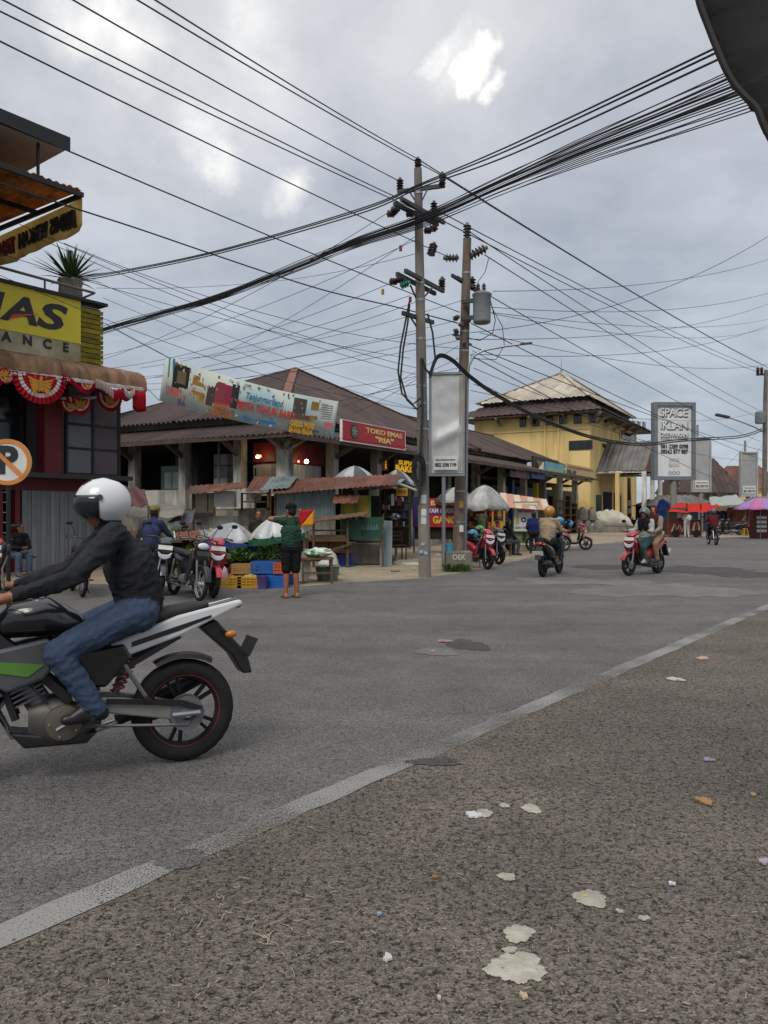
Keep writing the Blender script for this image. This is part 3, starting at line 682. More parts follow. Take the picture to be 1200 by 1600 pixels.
for a, b in (((621, 300, 17.55), (695, 290, 17.7)), ((627, 311, 16.9), (694, 348, 18.3)), ((616, 318, 16.9), (684, 351, 18.2)), ((633, 423, 16.9), (693, 455, 18.45)), ((620, 428, 16.9), (680, 459, 18.4)), ((629, 489, 17.2), (677, 504, 18.0))):
    MB().beam(at_pole(*a), at_pole(*b), .07, .09).build('crossarm', ARM, mpole)
for a, b in (((640, 300, 17.6), (653, 320, 17.6)), ((668, 296, 17.6), (657, 318, 17.6)), ((641, 445, 17.4), (652, 470, 17.6)), ((677, 448, 17.9), (662, 465, 17.7)), ((641, 495, 17.4), (654, 515, 17.6))):
    MB().beam(at_pole(*a), at_pole(*b), .03).build('brace', ARM, mpole)
for px, py, d in ((653, 264, 17.6), (625, 296, 17.6), (691, 287, 17.6), (678, 332, 17.9), (690, 452, 18.4)): insulator(mpole, at_pole(px, py, d), s=1.25)
for px, py, d, m in ((606, 334, 16.9, CERAM), (612, 328, 16.9, CERAM), (636, 334, 17.2, CERAM), (664, 360, 17.7, CERAM), (672, 357, 17.9, CERAM), (610, 440, 16.8, CERAM), (620, 437, 16.8, CERAM)):
    insulator(mpole, at_pole(px, py, d), (.6, .3, .1), 1.2, m, 3)
insulator(mpole, at_pole(627, 446, 16.8), (.6, .2, .3), 1.3, paint('2f7d6a'), 3)
insulator(mpole, at_pole(673, 398, 17.7), (.3, .2, 1), 1.5, GREYCER, 4)
for z in (8.9, 8.3, 6.8, 6.4, 5.5, 4.4, 4.0, 3.4, 2.6):
    q = mp_b.lerp(mp_t, z / 9.5); r = .145 - .055 * z / 9.5 + .008
    MB().cyl(rel(mpole, q), rel(mpole, q + Vector((0, 0, .05))), r, n=14).build('steel_band', STEEL, mpole, True)
for py, c in ((780, 'b5b9bd'), (802, 'c8c8c4'), (812, 'cfd2d2')):
    q = P(662, py, 17.4); MB().obox(rel(mpole, q) + Vector((0, 0, 0)), (.12, .012, .2), (0, 0, R(10))).build('pasted_notice', paint(c), mpole)
for px, py in ((661, 850), (658, 862), (665, 864)): MB().obox(rel(mpole, P(px, py, 17.38)), (.08, .012, .07), (0, R(20), 0)).build('torn_poster', paint('8fa9b8'), mpole)
# cable loops and coils on the pole
for k, pts in enumerate((((640, 470), (634, 500), (626, 540), (622, 580), (628, 615), (645, 632), (657, 622)), ((640, 475), (637, 505), (630, 545), (626, 590), (636, 625), (652, 640), (658, 632)), ((668, 490), (676, 520), (680, 560), (672, 590)), ((660, 560), (664, 575), (672, 585)))):
    P3 = [Vector(at_pole(x, y, 17.3)) for x, y in pts]
    MB().tube(P3, .022, 6).build('hanging_cable', CABLE, mpole, True)
for k in range(9):
    c = at_pole(655 + random.uniform(-3, 3), 735 + random.uniform(-6, 6), 17.25); ra, rb = random.uniform(.08, .14), random.uniform(.25, .36)
    MB().tube([c + Vector((ra * math.cos(t), random.uniform(-.02, .02), rb * math.sin(t))) for t in [R(24 * i) for i in range(16)]], .012, 5).build('cable_coil', CABLE, mpole, True)
MB().tube([at_pole(658, 560, 17.35), at_pole(660, 640, 17.33), at_pole(657, 700, 17.3), at_pole(656, 770, 17.25), at_pole(652, 790, 17.3)], .035, 6).build('riser_cable', CABLE2, mpole, True)
for k, (px, py, c) in enumerate(((626, 388, '7a3038'), (598, 456, 'a09030'), (641, 468, '8a2038'))):
    MB().cyl(at_pole(px, py - 4, 16.9), at_pole(px, py + 4, 16.9), .035).build('wire_tag', paint(c), mpole)

p2_b = G(716, 890); p2_t = P(730, 374, 19.6)
tpole = thing('transformer_pole', 'shorter rusty utility pole carrying a grey transformer drum', 'utility pole', p2_b)
def at2(px, py, d): return rel(tpole, P(px, py, d))
MB().tube([(0, 0, 0), rel(tpole, p2_b.lerp(p2_t, .5)), rel(tpole, p2_t)], [.165, .135, .105], 14).build('pole', POLER, tpole, True)
tc_ = at2(753, 505, 19.3)
tr = MB().lathe([(.20, 0), (.225, .03), (.225, .05), (.23, .68), (.25, .70), (.25, .74), (.2, .78)], 18, tc_).build('transformer', mat('transformer_grey', '868c90', rough=.45, col2='6a6f70', scale=2), tpole, True)
for dx in (-.1, .05): insulator(tr, tc_ + Vector((dx, 0, .78)), s=.9, n=5, m=GREYCER, name='bushing')
for z in (.15, .58): MB().beam(tc_ + Vector((-.2, 0, z)), tc_ + Vector((-.5, .1, z)), .08, .1).build('bracket', ARM, tpole)
for a, b in (((713, 433, 19.5), (740, 448, 19.7)), ((706, 430, 19.3), (745, 455, 20.2))): MB().beam(at2(*a), at2(*b), .06, .08).build('crossarm', ARM, tpole)
insulator(tpole, at2(730, 374, 19.6), s=1.6, n=5, m=GREYCER)
insulator(tpole, at2(715, 403, 19.5), (-1, 0, 0), 1.7, GREYCER, 4); insulator(tpole, at2(734, 400, 19.6), (1, 0, .5), 1.9, GREYCER, 5)
insulator(tpole, at2(738, 452, 19.8), s=1.5); insulator(tpole, at2(691, 449, 18.6), s=1.2)
for k in range(14):
    a = random.uniform(0, 6.28); py = random.choice((497, 503, 510, 517, 523, 530, 538)); c = at2(722, py, 19.6)
    insulator(tpole, c + Vector((.13 * math.cos(a), .13 * math.sin(a), 0)), (math.cos(a), math.sin(a), 0), .75, GREYCER, 3)
for z in (7.6, 6.9, 6.1, 5.6, 5.0, 2.0, 1.2):
    q = p2_b.lerp(p2_t, z / 8.5); MB().cyl(rel(tpole, q), rel(tpole, q + Vector((0, 0, .05))), .172 - .06 * z / 8.5, n=14).build('steel_band', STEEL, tpole, True)
MB().tube([at2(766, 468, 19.3), at2(774, 500, 19.3), at2(770, 520, 19.3), at2(750, 532, 19.4), at2(730, 528, 19.5)], .012).build('drop_cable', CABLE, tpole, True)
MB().tube([at2(768, 480, 19.3), at2(785, 510, 19.3), at2(788, 540, 19.3), at2(775, 562, 19.4), at2(735, 560, 19.5)], .010).build('drop_cable', CABLE, tpole, True)
MB().tube([at2(764, 402, 19.5), at2(758, 425, 19.4), at2(747, 440, 19.3), at2(748, 462, 19.3)], .010).build('drop_cable', CABLE, tpole, True)
for py, c in ((788, 'a07a2a'), (826, 'd0d0cc')): MB().obox(at2(721, py, 19.4), (.1, .012, .17)).build('pasted_notice', paint(c), tpole)
# concrete base with painted letters
pb = thing('pole_base_block', 'square concrete block round the foot of the transformer pole', 'concrete block', G(717, 893))
MB().bx(-.34, .34, -.05, .75, 0, .5).build('block', CONC, pb, bevel=.03)
text('OEK', pb, (.0, -.055, .36), .13, paint('c9c7c0'), width=.33, bold=.02, name='painted_lettering')
# galvanised pipe with the street-lamp arm
lamp = thing('street_lamp_pipe', 'thin galvanised pipe with curved lamp arm behind the silver billboard', 'lamp post', G(727, 890))
def atl(px, py, d=19.0): return rel(lamp, P(px, py, d))
MB().tube([(0, 0, 0), atl(729, 740), atl(731, 590), atl(733, 572), atl(740, 556), atl(756, 547), atl(790, 541), atl(830, 536)], .03, 8).build('pipe', STEEL, lamp, True)
MB().obox(atl(822, 537), (.3, .1, .04), (0, R(-5), 0)).build('lamp_head', ARM, lamp)
# far pole on the right with a lamp
rpole = thing('utility_pole', 'distant concrete pole with crossarm, small transformer and street lamp arm', 'utility pole', G(1194, 829))
def atr(px, py, d=61.0): return rel(rpole, P(px, py, d))
MB().tube([(0, 0, 0), atr(1196, 620), atr(1197, 578)], [.2, .17, .14], 10).build('pole', POLEC, rpole, True)
MB().beam(atr(1182, 586), atr(1212, 584), .12).build('crossarm', ARM, rpole)
for px in (1184, 1190, 1208): insulator(rpole, atr(px, 584), s=2.5)
MB().lathe([(.35, 0), (.4, .1), (.4, .9), (.2, 1.05)], 12, atr(1188, 662)).build('transformer', MATS['transformer_grey'], rpole, True)
MB().tube([atr(1194, 676), atr(1180, 668), atr(1160, 660), atr(1140, 653)], .05, 6).build('lamp_arm', STEEL, rpole, True)
MB().obox(atr(1129, 650), (1.15, .35, .22), (0, R(12), 0)).build('lamp_head', ARM, rpole, bevel=.06)
wp = thing('wooden_pole', 'dark timber pole standing in front of the yellow building porch', 'pole', G(983, 826))
MB().tube([(0, 0, 0), (.02, 0, 2), (0, .05, 4.6)], [.2, .18, .15], 8).build('pole', mat('dark_timber', '4a342a', var=.4), wp, True)
for z in (1.6, 2.3): MB().obox((0, -.2, z), (.3, .02, .5)).build('poster', paint('b9b4a8'), wp)

# ------------------------------------------------------------------ overhead wires
def spline(pts, n=10):
    out = []; m = len(pts)
    for i in range(m - 1):
        p0, p1, p2, p3 = pts[max(0, i - 1)], pts[i], pts[i + 1], pts[min(m - 1, i + 2)]
        for k in range(n):
            t = k / n
            out.append(.5 * ((2 * p1) + (p2 - p0) * t + (2 * p0 - 5 * p1 + 4 * p2 - p3) * t * t + (3 * p1 - p0 - 3 * p2 + p3) * t ** 3))
    return out + [pts[-1]]
def cable(pts, r, label, group=None, m=None, sag=0.0, name='overhead_wire', cat='wire'):
    ps = [P(*q) for q in pts]
    if len(ps) == 2:
        a, b = ps; ps2 = [a.lerp(b, k / 24) - Vector((0, 0, sag * 4 * (k / 24) * (1 - k / 24))) for k in range(25)]
    else: ps2 = spline(ps)
    o = wire(name, ps2, r, m or CABLE); tag(o, label, cat, group)
ORD = ('first', 'second', 'third', 'fourth', 'fifth', 'sixth', 'seventh', 'eighth', 'ninth', 'tenth')
HV = 'power line descending to the poles, %s from the right along the top edge'
for i_, (a, b) in enumerate((((245, 0, 9.5), (652, 248, 17.6)), ((214, -2, 9.5), (690, 274, 17.6)), ((117, 0, 9.5), (626, 284, 17.6)), ((8, 0, 9.5), (640, 318, 17)), ((-6, 13, 9.5), (664, 334, 17.6)), ((-6, 60, 9.5), (702, 402, 19.4)), ((-6, 186, 10), (718, 488, 19.5)))):
    a2 = (a[0] - (b[0] - a[0]) * .15, a[1] - (b[1] - a[1]) * .15, a[2] - (b[2] - a[2]) * .15)
    cable((a2, b), .011, HV % ORD[i_], 'power lines above the shop', CABLE2, .05)
PR = 'thin power line descending from the two poles towards the distant pole'
for a, b in (((652, 248, 17.6), (1197, 572, 61)), ((690, 274, 17.6), (1208, 578, 61)), ((678, 326, 17.9), (1190, 578, 61)), ((694, 346, 18.3), (1186, 582, 61)), ((730, 360, 19.6), (1184, 640, 61)), ((757, 398, 19.5), (1190, 655, 61)), ((741, 448, 19.8), (1188, 690, 61)), ((735, 540, 19.7), (1196, 705, 61)), ((735, 555, 19.7), (1150, 760, 61)), ((736, 505, 19.7), (1196, 720, 61))):
    cable((a, b), .014, PR, 'power lines towards the distant pole', CABLE2, .25)
T1 = '%s cable of the upper bundle sweeping past the pole top to the awning'
for k, dy in enumerate((-2, 0, 3)):
    cable(((100, 436 + dy, 26), (160, 430 + dy, 24), (330, 396 + dy, 20.5), (560, 330 + dy * 1.5, 17.9), (656, 290 + dy * 1.2, 17.1), (800, 232 + dy * 3, 14), (1120, 82 + dy * 4, 9.5), (1300, -5 + dy * 5, 7.4)), .016, T1 % ('topmost', 'middle', 'lowest')[k], 'upper telephone cable bundle', CABLE2)
T2 = 'black cable of the thick lower bundle crossing the picture past both poles'
for k in range(15):
    u = (k - 7) / 7; j = random.uniform(-3, 3)
    cable(((60, 552 + u * 3, 27), (160, 516 + u * 4 + j, 23.5), (330, 468 + u * 5, 20.6), (470, 414 + u * 6 + j, 18.8), (560, 378 + u * 8, 17.8), (656, 346 + u * 11, 17.05), (780, 291 + u * 14 + j, 14.6), (900, 241 + u * 21, 12.3), (1030, 190 + u * 29 + j, 10.4), (1160, 140 + u * 38, 8.7), (1330, 74 + u * 48, 7.0)), .017 if k in (2, 5, 7, 8) else .008, T2, 'lower telephone cable bundle')
for a in (((-8, 283, 13), (110, 323, 14), (215, 357, 15.2), (320, 393, 16.4), (430, 430, 17.5), (520, 457, 18.3), (620, 480, 19.2), (716, 505, 19.6)),):
    cable(a, .016, 'thick twisted service cable sagging from the rooftop canopy to the transformer pole', None, CABLE2)
TW = 'fine service wire criss-crossing the sky behind the poles'
for a, b, s in (((30, 350, 15), (716, 590, 20), .3), ((60, 372, 15), (716, 600, 21), .3), ((0, 396, 15), (640, 560, 21), .2), ((150, 440, 22), (716, 640, 30), .3), ((160, 465, 22), (716, 655, 30), .3), ((160, 503, 22), (258, 556, 22), .02),
                ((158, 556, 25), (655, 372, 17.5), .3), ((160, 562, 25), (610, 330, 17), .3), ((175, 575, 26), (616, 440, 17), .3), ((220, 575, 28), (640, 462, 17), .2), ((240, 590, 30), (716, 500, 19.5), .2), ((210, 612, 30), (716, 520, 19.5), .2), ((200, 600, 30), (716, 532, 19.5), .3), ((330, 560, 30), (655, 365, 17.5), .2), ((520, 640, 36), (716, 540, 19.5), .2), ((530, 625, 40), (716, 560, 19.5), .2),
                ((150, 450, 24), (420, 440, 28), .1), ((165, 600, 28), (655, 470, 17.5), .3), ((190, 590, 30), (655, 520, 17.5), .2), ((0, 430, 16), (655, 640, 24), .4), ((100, 380, 16), (720, 545, 19.6), .4), ((280, 560, 30), (720, 470, 19.6), .3), ((540, 650, 36), (655, 590, 17.6), .1), ((420, 610, 34), (716, 575, 19.7), .2), ((420, 440, 28), (655, 395, 17.6), .1)):
    cable((a, b), .007, TW, 'fine service wires', None, s)
RW = 'fine wire crossing the sky to the right of the transformer'
for a, b, s in (((770, 455, 20), (1230, 395, 40), .5), ((765, 488, 20), (1230, 490, 60), .7), ((768, 490, 20), (1230, 500, 60), 1.0), ((735, 520, 20), (1230, 350, 27), .7), ((735, 530, 20), (1230, 462, 45), .7), ((736, 553, 20), (1230, 495, 45), .8), ((1090, 800, 70), (1196, 690, 61), .3), ((740, 600, 20), (1196, 720, 61), .6), ((740, 575, 20), (1010, 660, 45), .3), ((750, 520, 20), (1240, 560, 50), .8), ((738, 548, 20), (1100, 690, 60), .5), ((768, 480, 20), (1240, 445, 40), .6), ((736, 590, 20), (860, 640, 40), .2), ((735, 610, 22), (1196, 640, 61), .9), ((1080, 780, 70), (1196, 660, 61), .3)):
    cable((a, b), .009, RW, 'fine wires over the far street', None, s)
for dy in (0, 3):
    cable(((672, 585 + dy, 18.2), (684, 556 + dy, 18.2), (705, 560 + dy, 18.4), (736, 588 + dy, 19), (780, 618 + dy, 21), (850, 655 + dy, 25), (930, 683 + dy, 30), (1000, 693 + dy, 34), (1060, 687 + dy, 39), (1110, 684 + dy, 45), (1160, 680 + dy, 53), (1196, 668 + dy, 61)), .035, ('upper' if dy == 0 else 'lower') + ' of the two heavy black cables sagging in front of the white billboard', 'heavy sagging cable', CABLE)

# ------------------------------------------------------------------ billboards and shop signs
SILV = mat('crumpled_foil', 'cfd0ce', rough=.55, metal=.2, col2='b4b4b2', scale=1.5, bump=.1, bscale=8)
b1 = thing('billboard', 'narrow blank billboard of crumpled silver sheet beside the tall pole', 'billboard', G(693, 893), R(-6))
z0, z1 = 1.5 + (800 - 741) / F * 18.7, 1.5 + (800 - 580) / F * 18.7
n, mrows = 16, 40; vs = []; rr = random.Random(4)
ck = [(rr.uniform(-.5, .5), rr.uniform(z0, z1), rr.uniform(0, 6.28), rr.uniform(.1, .45)) for _ in range(30)]
for j in range(mrows + 1):
    for i in range(n + 1):
        x = -.33 + .82 * i / n; z = z0 + .04 + (z1 - z0 - .08) * j / mrows; w = 0
        for cx, cz, an, am in ck:
            dd = (x - cx) * math.cos(an) + (z - cz) * math.sin(an); w += am * .05 * abs(math.sin(dd * 3.5)) * math.exp(-((x - cx) ** 2 + (z - cz) ** 2) / .25)
        w += .10 * math.exp(-((z - z0 - .95 - .5 * x) ** 2) / .03) - .03
        edge = min(i, n - i, 3) / 3 * min(j, mrows - j, 3) / 3
        vs.append((x, -.02 - w * edge, z))
MB().add(vs, [(j * (n + 1) + i, j * (n + 1) + i + 1, (j + 1) * (n + 1) + i + 1, (j + 1) * (n + 1) + i) for j in range(mrows) for i in range(n)]).build('foil_sheet', SILV, b1, True)
MB().bx(-.33, .49, .0, .03, z0, z1).build('back_panel', STEEL, b1)
fr = MB(); fr.bx(-.37, -.31, -.05, .07, z0 - .03, z1 + .03); fr.bx(.47, .53, -.05, .07, z0 - .03, z1 + .03); fr.bx(-.31, .47, -.05, .07, z1 - .03, z1 + .03); fr.bx(-.31, .47, -.05, .07, z0 - .03, z0 + .02)
fr.build('frame', STEEL, b1)
MB().bx(.40, .44, -.06, -.045, z0 + .1, z1 - .05).build('rust_streak', mat('rust_streak', '9a7a45', col2='a9a49a', scale=1.5, streak=4), b1)
MB().bx(-.25, .36, -.14, -.125, z0 + .12, z0 + .47).build('number_label', WHITE, b1)
text('0852 2598 7199', b1, (.055, -.145, z0 + .24), .085, DKT, width=.54, bold=.04)
print_row(b1, -.2, .31, -.142, z0 + .37, .035, DKT, 16, 3)
MB().cyl((0, .03, 0), (0, .03, z0), .05, n=10).build('post', STEEL, b1, True)

GREYF = paint('6d7479')
b2 = thing('billboard', 'large white billboard in thick grey frame advertising space for rent', 'billboard', (G(1047, 838).x, 46.0, 0), R(4))
hw, zb, zt = 1.3, 1.5 + (800 - 750) / F * 46, 1.5 + (800 - 629) / F * 46
MB().bx(-hw + .2, hw - .2, -.05, .2, zb + .2, zt - .2).build('panel', mat('white_panel', 'dcdede', col2='c8caca', scale=.5, rough=.5), b2)
fr = MB(); fr.bx(-hw, -hw + .22, -.2, .3, zb, zt); fr.bx(hw - .22, hw, -.2, .3, zb, zt); fr.bx(-hw + .22, hw - .22, -.2, .3, zt - .22, zt); fr.bx(-hw + .22, hw - .22, -.2, .3, zb, zb + .22)
fr.build('frame', GREYF, b2)
LG = paint('d8dada')
for s, py, hh, wd in (('SPACE', 646, .5, 1.7), ('IKLAN', 666, .5, 1.7), ('DISEWAKAN', 681, .28, 1.72)):
    z = 1.5 + (800 - py) / F * 46
    text(s, b2, (.035, -.06, z - .03), hh, paint('5d6164'), width=wd, bold=.02, name='letter_shadow'); text(s, b2, (-.035, -.11, z + .03), hh, LG, width=wd, bold=.015)
MB().bx(-.85, .85, -.07, -.05, 1.5 + (800 - 687.5) / F * 46, 1.5 + (800 - 686.7) / F * 46).build('rule_line', GREYF, b2)
for s, py in (('081 2289 0098', 698), ('08562 877 887', 706)): text(s, b2, (.02, -.07, 1.5 + (800 - py) / F * 46), .24, DKT, width=1.72, bold=.04)
text('XOVA', b2, (.0, -.07, 1.5 + (800 - 719) / F * 46), .22, paint('b3b3b0'), width=.65); text('SIGN', b2, (.0, -.07, 1.5 + (800 - 727) / F * 46), .22, paint('b3b3b0'), width=.65)
for k in (-1, 0, 1): MB().lathe([(.11, 0), (.11, .02), (.08, .02), (.08, 0)], 14, (k * .25, -.055, 1.5 + (800 - 739) / F * 46), Matrix.Rotation(R(90), 3, 'X')).build('ring_logo', paint('8f9294'), b2)
MB().cyl((0, .05, 0), (0, .05, zb), .2, n=12).build('post', mat('grey_post', '85827c', var=.25), b2, True)
def small_board(px0, px1, py0, py1, d, ppx, label):
    c = P((px0 + px1) / 2, 800, d); t = thing('billboard', label, 'billboard', (c.x, d, 0), R(4)); w = (px1 - px0) / F * d / 2; a, b = 1.5 + (800 - py1) / F * d, 1.5 + (800 - py0) / F * d
    MB().bx(-w + .1, w - .1, -.04, .15, a + .1, b - .1).build('panel', mat('grey_panel', 'a4a6a5', col2='8c8e8d', scale=.6), t)
    fr = MB(); fr.bx(-w, -w + .12, -.12, .2, a, b); fr.bx(w - .12, w, -.12, .2, a, b); fr.bx(-w + .12, w - .12, -.12, .2, b - .12, b); fr.bx(-w + .12, w - .12, -.12, .2, a, a + .12); fr.build('frame', PANEL, t)
    MB().bx(-w * .72, w * .72, -.07, -.05, a + .25, a + .85).build('number_label', WHITE, t)
    text('0852 2598 7199', t, (0, -.075, a + .42), .17, DKT, width=w * 1.3, bold=.04); print_row(t, -w * .6, w * .6, -.072, a + .68, .1, paint('b05050'), 12, 5)
    MB().cyl((0, .1, 0), (0, .1, a), .17, n=10).build('post', MATS['grey_post'], t, True)
    MB().cyl((-.25, .1, b), (-.25, .1, b + .9), .08, n=8).build('post_stub', MATS['grey_post'], t, True)
small_board(1081, 1111, 683, 769, 55, 1095, 'blank grey billboard just behind the white one')
small_board(1156, 1184, 706, 776, 60, 1170, 'blank grey billboard closest to the distant pole')

def face_sign(name, label, px0, px1, py0, py1, O, rz, off, m, edge=None, th=.08):
    a, zt = onplane(px0, py0, O, rz, off); b, _ = onplane(px1, py0, O, rz, off); _, zb = onplane(px0, py1, O, rz, off)
    c, s = math.cos(rz), math.sin(rz); mid = (a + b) / 2
    t = thing(name, label, 'sign', (O[0] + mid * c - off * s, O[1] + mid * s + off * c, zb), rz)
    w = (b - a) / 2; h = zt - zb
    MB().bx(-w, w, 0, th, 0, h).build('board', m, t)
    if edge:
        e = MB(); e.bx(-w - .03, w + .03, -.01, th + .01, h, h + .03); e.bx(-w - .03, w + .03, -.01, th + .01, -.03, 0); e.bx(-w - .03, -w, -.01, th + .01, 0, h); e.bx(w, w + .03, -.01, th + .01, 0, h); e.build('edging', edge, t)
    return t, w, h
s1, w, h = face_sign('gold_shop_sign', 'red sign of the gold shop with emblem and cream letters on the roof edge', 535, 633, 656, 688, MH_O, MH_R, -.12, mat('sign_red', 'b01f26', rough=.4, var=.1), WHITE)
CREAM = paint('e2c878')
text('TOKO EMAS', s1, (w * .28, -.008, h * .70), h * .24, CREAM, width=w * 1.2, bold=.05); text('"RIA"', s1, (w * .28, -.008, h * .30), h * .26, CREAM, width=w * .6, bold=.05)
Mx = Matrix.Rotation(R(90), 3, 'X')
MB().lathe([(h * .36, 0), (h * .36, .015), (0.001, .016)], 24, (-w * .66, -.0, h * .52), Mx).build('emblem', paint('22302a'), s1)
MB().lathe([(h * .27, .017), (h * .27, .024), (h * .22, .024), (h * .22, .017)], 20, (-w * .66, 0, h * .52), Mx).build('emblem_ring', paint('7a8f84'), s1)
for k in range(5):
    t = R(90 + 72 * k); MB().beam((-w * .66, -.02, h * .52), (-w * .66 + h * .2 * math.cos(t), -.02, h * .52 + h * .2 * math.sin(t)), .05, .012, (0, 1, 0)).build('emblem_ray', paint('a5a08a'), s1)
s2, w, h = face_sign('shop_sign', 'black sign with gold arrow mark and white letters on the brown roof', 833, 872, 713, 738, MH_O, MH_R, .7, paint('1c1b1b'), BLACK)
MB().prism([(-w * .75, h * .78), (-w * .25, h * .78), (-w * .5, h * .2)], -.015, -.002).build('arrow_mark', paint('8d7435'), s2)
text('The Sun', s2, (w * .3, -.01, h * .72), h * .2, WHITE, width=w * .75, shear=.2); text('BANYAK', s2, (w * .25, -.01, h * .36), h * .26, WHITE, width=w * 1.1, bold=.04)
s3, w, h = face_sign('tobacco_sign', 'dark sign with glowing yellow letters under the eave', 616, 652, 716, 738, MH_O, MH_R, 1.1, paint('35201a'))
GLOW = mat('yellow_letters', 'e0b030', emit='e8b020', estr=.35)
text('SUPIA', s3, (0, -.01, h * .74), h * .3, GLOW, width=w * 1.3, bold=.05); text('BAKO', s3, (-.05, -.01, h * .3), h * .42, GLOW, width=w * 1.7, bold=.07)
s4, w, h = face_sign('shop_sign', 'small dark orange sign with two yellow letters under the eave', 597, 608, 712, 735, MH_O, MH_R, 1.3, paint('6a3218'))
text('I\nS', s4, (0, -.01, h * .45), h * .3, GLOW, bold=.05)
# ------------------------------------------------------------------ things on and around the finance shop
def loc_in(root_o, rz, x, y, z): return Vector((root_o[0] + x * math.cos(rz) - y * math.sin(rz), root_o[1] + x * math.sin(rz) + y * math.cos(rz), z))
def lump(name, label, loc, r, m, cat='bag', seed=1, flat=1.0):
    rr_ = random.Random(seed); mb = MB(); rings = []; ph = [rr_.uniform(0, 6) for _ in range(4)]
    for i in range(21):
        t = -1.2 + 2.7 * i / 20; rings.append([(r[0] * math.cos(t) * math.cos(a) * (1 + .16 * math.sin(3 * a + ph[0] + i) + .1 * math.sin(5 * a + ph[1])), r[1] * math.cos(t) * math.sin(a) * (1 + .14 * math.sin(4 * a + ph[2])), r[2] * (math.sin(t) + .93) + rr_.uniform(-.01, .01)) for a in [2 * math.pi * k / 36 for k in range(36)]])
    rings = [[Vector(q) * (1 + .16 * mnoise.noise(Vector(q) / max(r) * 2.3 + Vector((seed * 7.1, 0, 0))) + .13 * (.5 - abs(mnoise.noise(Vector(q) / max(r) * 3.4 + Vector((seed, 3, 0))) * 1.6))) for q in rg] for rg in rings]
    mb.loft(rings); o = mb.build(name, m, None, True, loc=loc); o.modifiers.new('sub', 'SUBSURF').render_levels = 1; return tag(o, label, cat)
bn = thing('vinyl_banner', 'yellow banner with reversed lettering hanging from the rooftop canopy', 'banner', loc_in(FO, FR, -2.84, -2.8, 7.8), FR)
vs = []; n = 24
for i in range(n + 1):
    y = 6.2 * i / n; w = .04 * math.sin(i * 1.1) + .02 * math.sin(i * 2.7)
    for j in range(5): vs.append((w * (1 - j / 4) + .05 * math.sin(i * .7) * (1 - j / 4), y, .18 * math.exp(-i / 2.0) * (1 - j / 4) + .78 * j / 4 + .0))
fs = [(5 * i + j, 5 * i + 5 + j, 5 * i + 6 + j, 5 * i + 1 + j) for i in range(n) for j in range(4)]
o = MB().add(vs, fs).build('cloth', translucent('banner_yellow', 'e8d49a', 'c8b078', .6), bn, True); md = o.modifiers.new('thick', 'SOLIDIFY'); md.thickness = .012
text('BISNIS BERKAH', bn, (0, 1.55, .38), .36, paint('3a3634'), width=2.5, rot=(R(90), 0, R(90)), ext=.06, bold=.03)
text('TANPA RIBA', bn, (0, 4.1, .38), .36, paint('8a3038'), width=2.1, rot=(R(90), 0, R(90)), ext=.06, bold=.03)
# bunting of pleated half discs
BRED = cloth('b01f2e'); BWHT = cloth('d9d2cc'); GOLD = paint('c98a2c')
def swag(parent, x, y, z, r, tilt=0.0, squash=1.0):
    """a pleated half disc: red frill, white band, red heart with a golden spread-winged bird"""
    M = Matrix.Rotation(tilt, 3, 'Y'); c = Vector((x, y, z)); rings = []
    mb = MB(); n = 36
    for k, (rad, mi) in enumerate(((1.0, 0), (.80, 0), (.78, 1), (.66, 1), (.64, 0), (.02, 0))):
        row = []
        for i in range(n + 1):
            t = math.pi + math.pi * i / n; pl = (.035 if i % 2 else -.035) * max(0, rad - .55) * 2
            row.append(c + M @ Vector((rad * r * squash * math.cos(t), pl * r * 2 - .03 * (1 - rad), rad * r * math.sin(t))))
        rings.append(row)
    for k in range(5):
        mb.mat((0, 0, 1, 1, 0)[k]); vs = rings[k] + rings[k + 1]
        mb.add(vs, [(i, i + 1, n + 2 + i, n + 1 + i) for i in range(n)])
    o = mb.build('swag', [BRED, BWHT], parent, fix=False)
    md = o.modifiers.new('thick', 'SOLIDIFY'); md.thickness = .006
    em = MB(); a = r * .5
    def pt(u, v): return c + M @ Vector((u * a * squash, -.045, -r * .30 + v * a))
    for sgn in (-1, 1):
        for f in range(5):
            em.add([pt(sgn * .08, .18 - f * .08), pt(sgn * (.95 - f * .08), .42 - f * .26), pt(sgn * (.80 - f * .08), .22 - f * .26), pt(sgn * .08, .02 - f * .08)], [(0, 1, 2, 3)])
    em.add([pt(-.14, .1), pt(-.1, .34), pt(-.02, .52), pt(.14, .44), pt(.1, .3), pt(.14, .1), pt(.1, -.3), pt(.2, -.62), pt(0, -.5), pt(-.2, -.62), pt(-.1, -.3)], [tuple(range(11))])
    g = em.build('emblem_bird', GOLD, o); g.modifiers.new('thick', 'SOLIDIFY').thickness = .01
    return o
b1_ = thing('bunting', 'red and white pleated bunting with golden birds along the awning edge', 'bunting', loc_in(FO, FR, 0, -1.3, 4.5), FR)
def bx_(px, py, off=-1.32): a, z = onplane(px, py, FO, FR, off); return a, z - 4.5
for px, py, rp, sq in ((62, 586, .68, 1.0), (2, 577, .30, 1.1), (-32, 570, .6, 1.0)):
    a, z = bx_(px, py); swag(b1_, a, -.03, z, rp, 0, sq)
def drape(parent, pts, w, m, name='drape'):
    """a hanging ribbon of cloth along a line, pleated across"""
    ps = spline([Vector(p) for p in pts], 8); mb = MB(); vs = []
    for i, p in enumerate(ps):
        for j in range(4): vs.append(p + Vector((0, .03 * (-1) ** i * (j > 0), -w * j / 3)))
    mb.add(vs, [(4 * i + j, 4 * i + 4 + j, 4 * i + 5 + j, 4 * i + 1 + j) for i in range(len(ps) - 1) for j in range(3)])
    o = mb.build(name, m, parent, True); o.modifiers.new('thick', 'SOLIDIFY').thickness = .006; return o
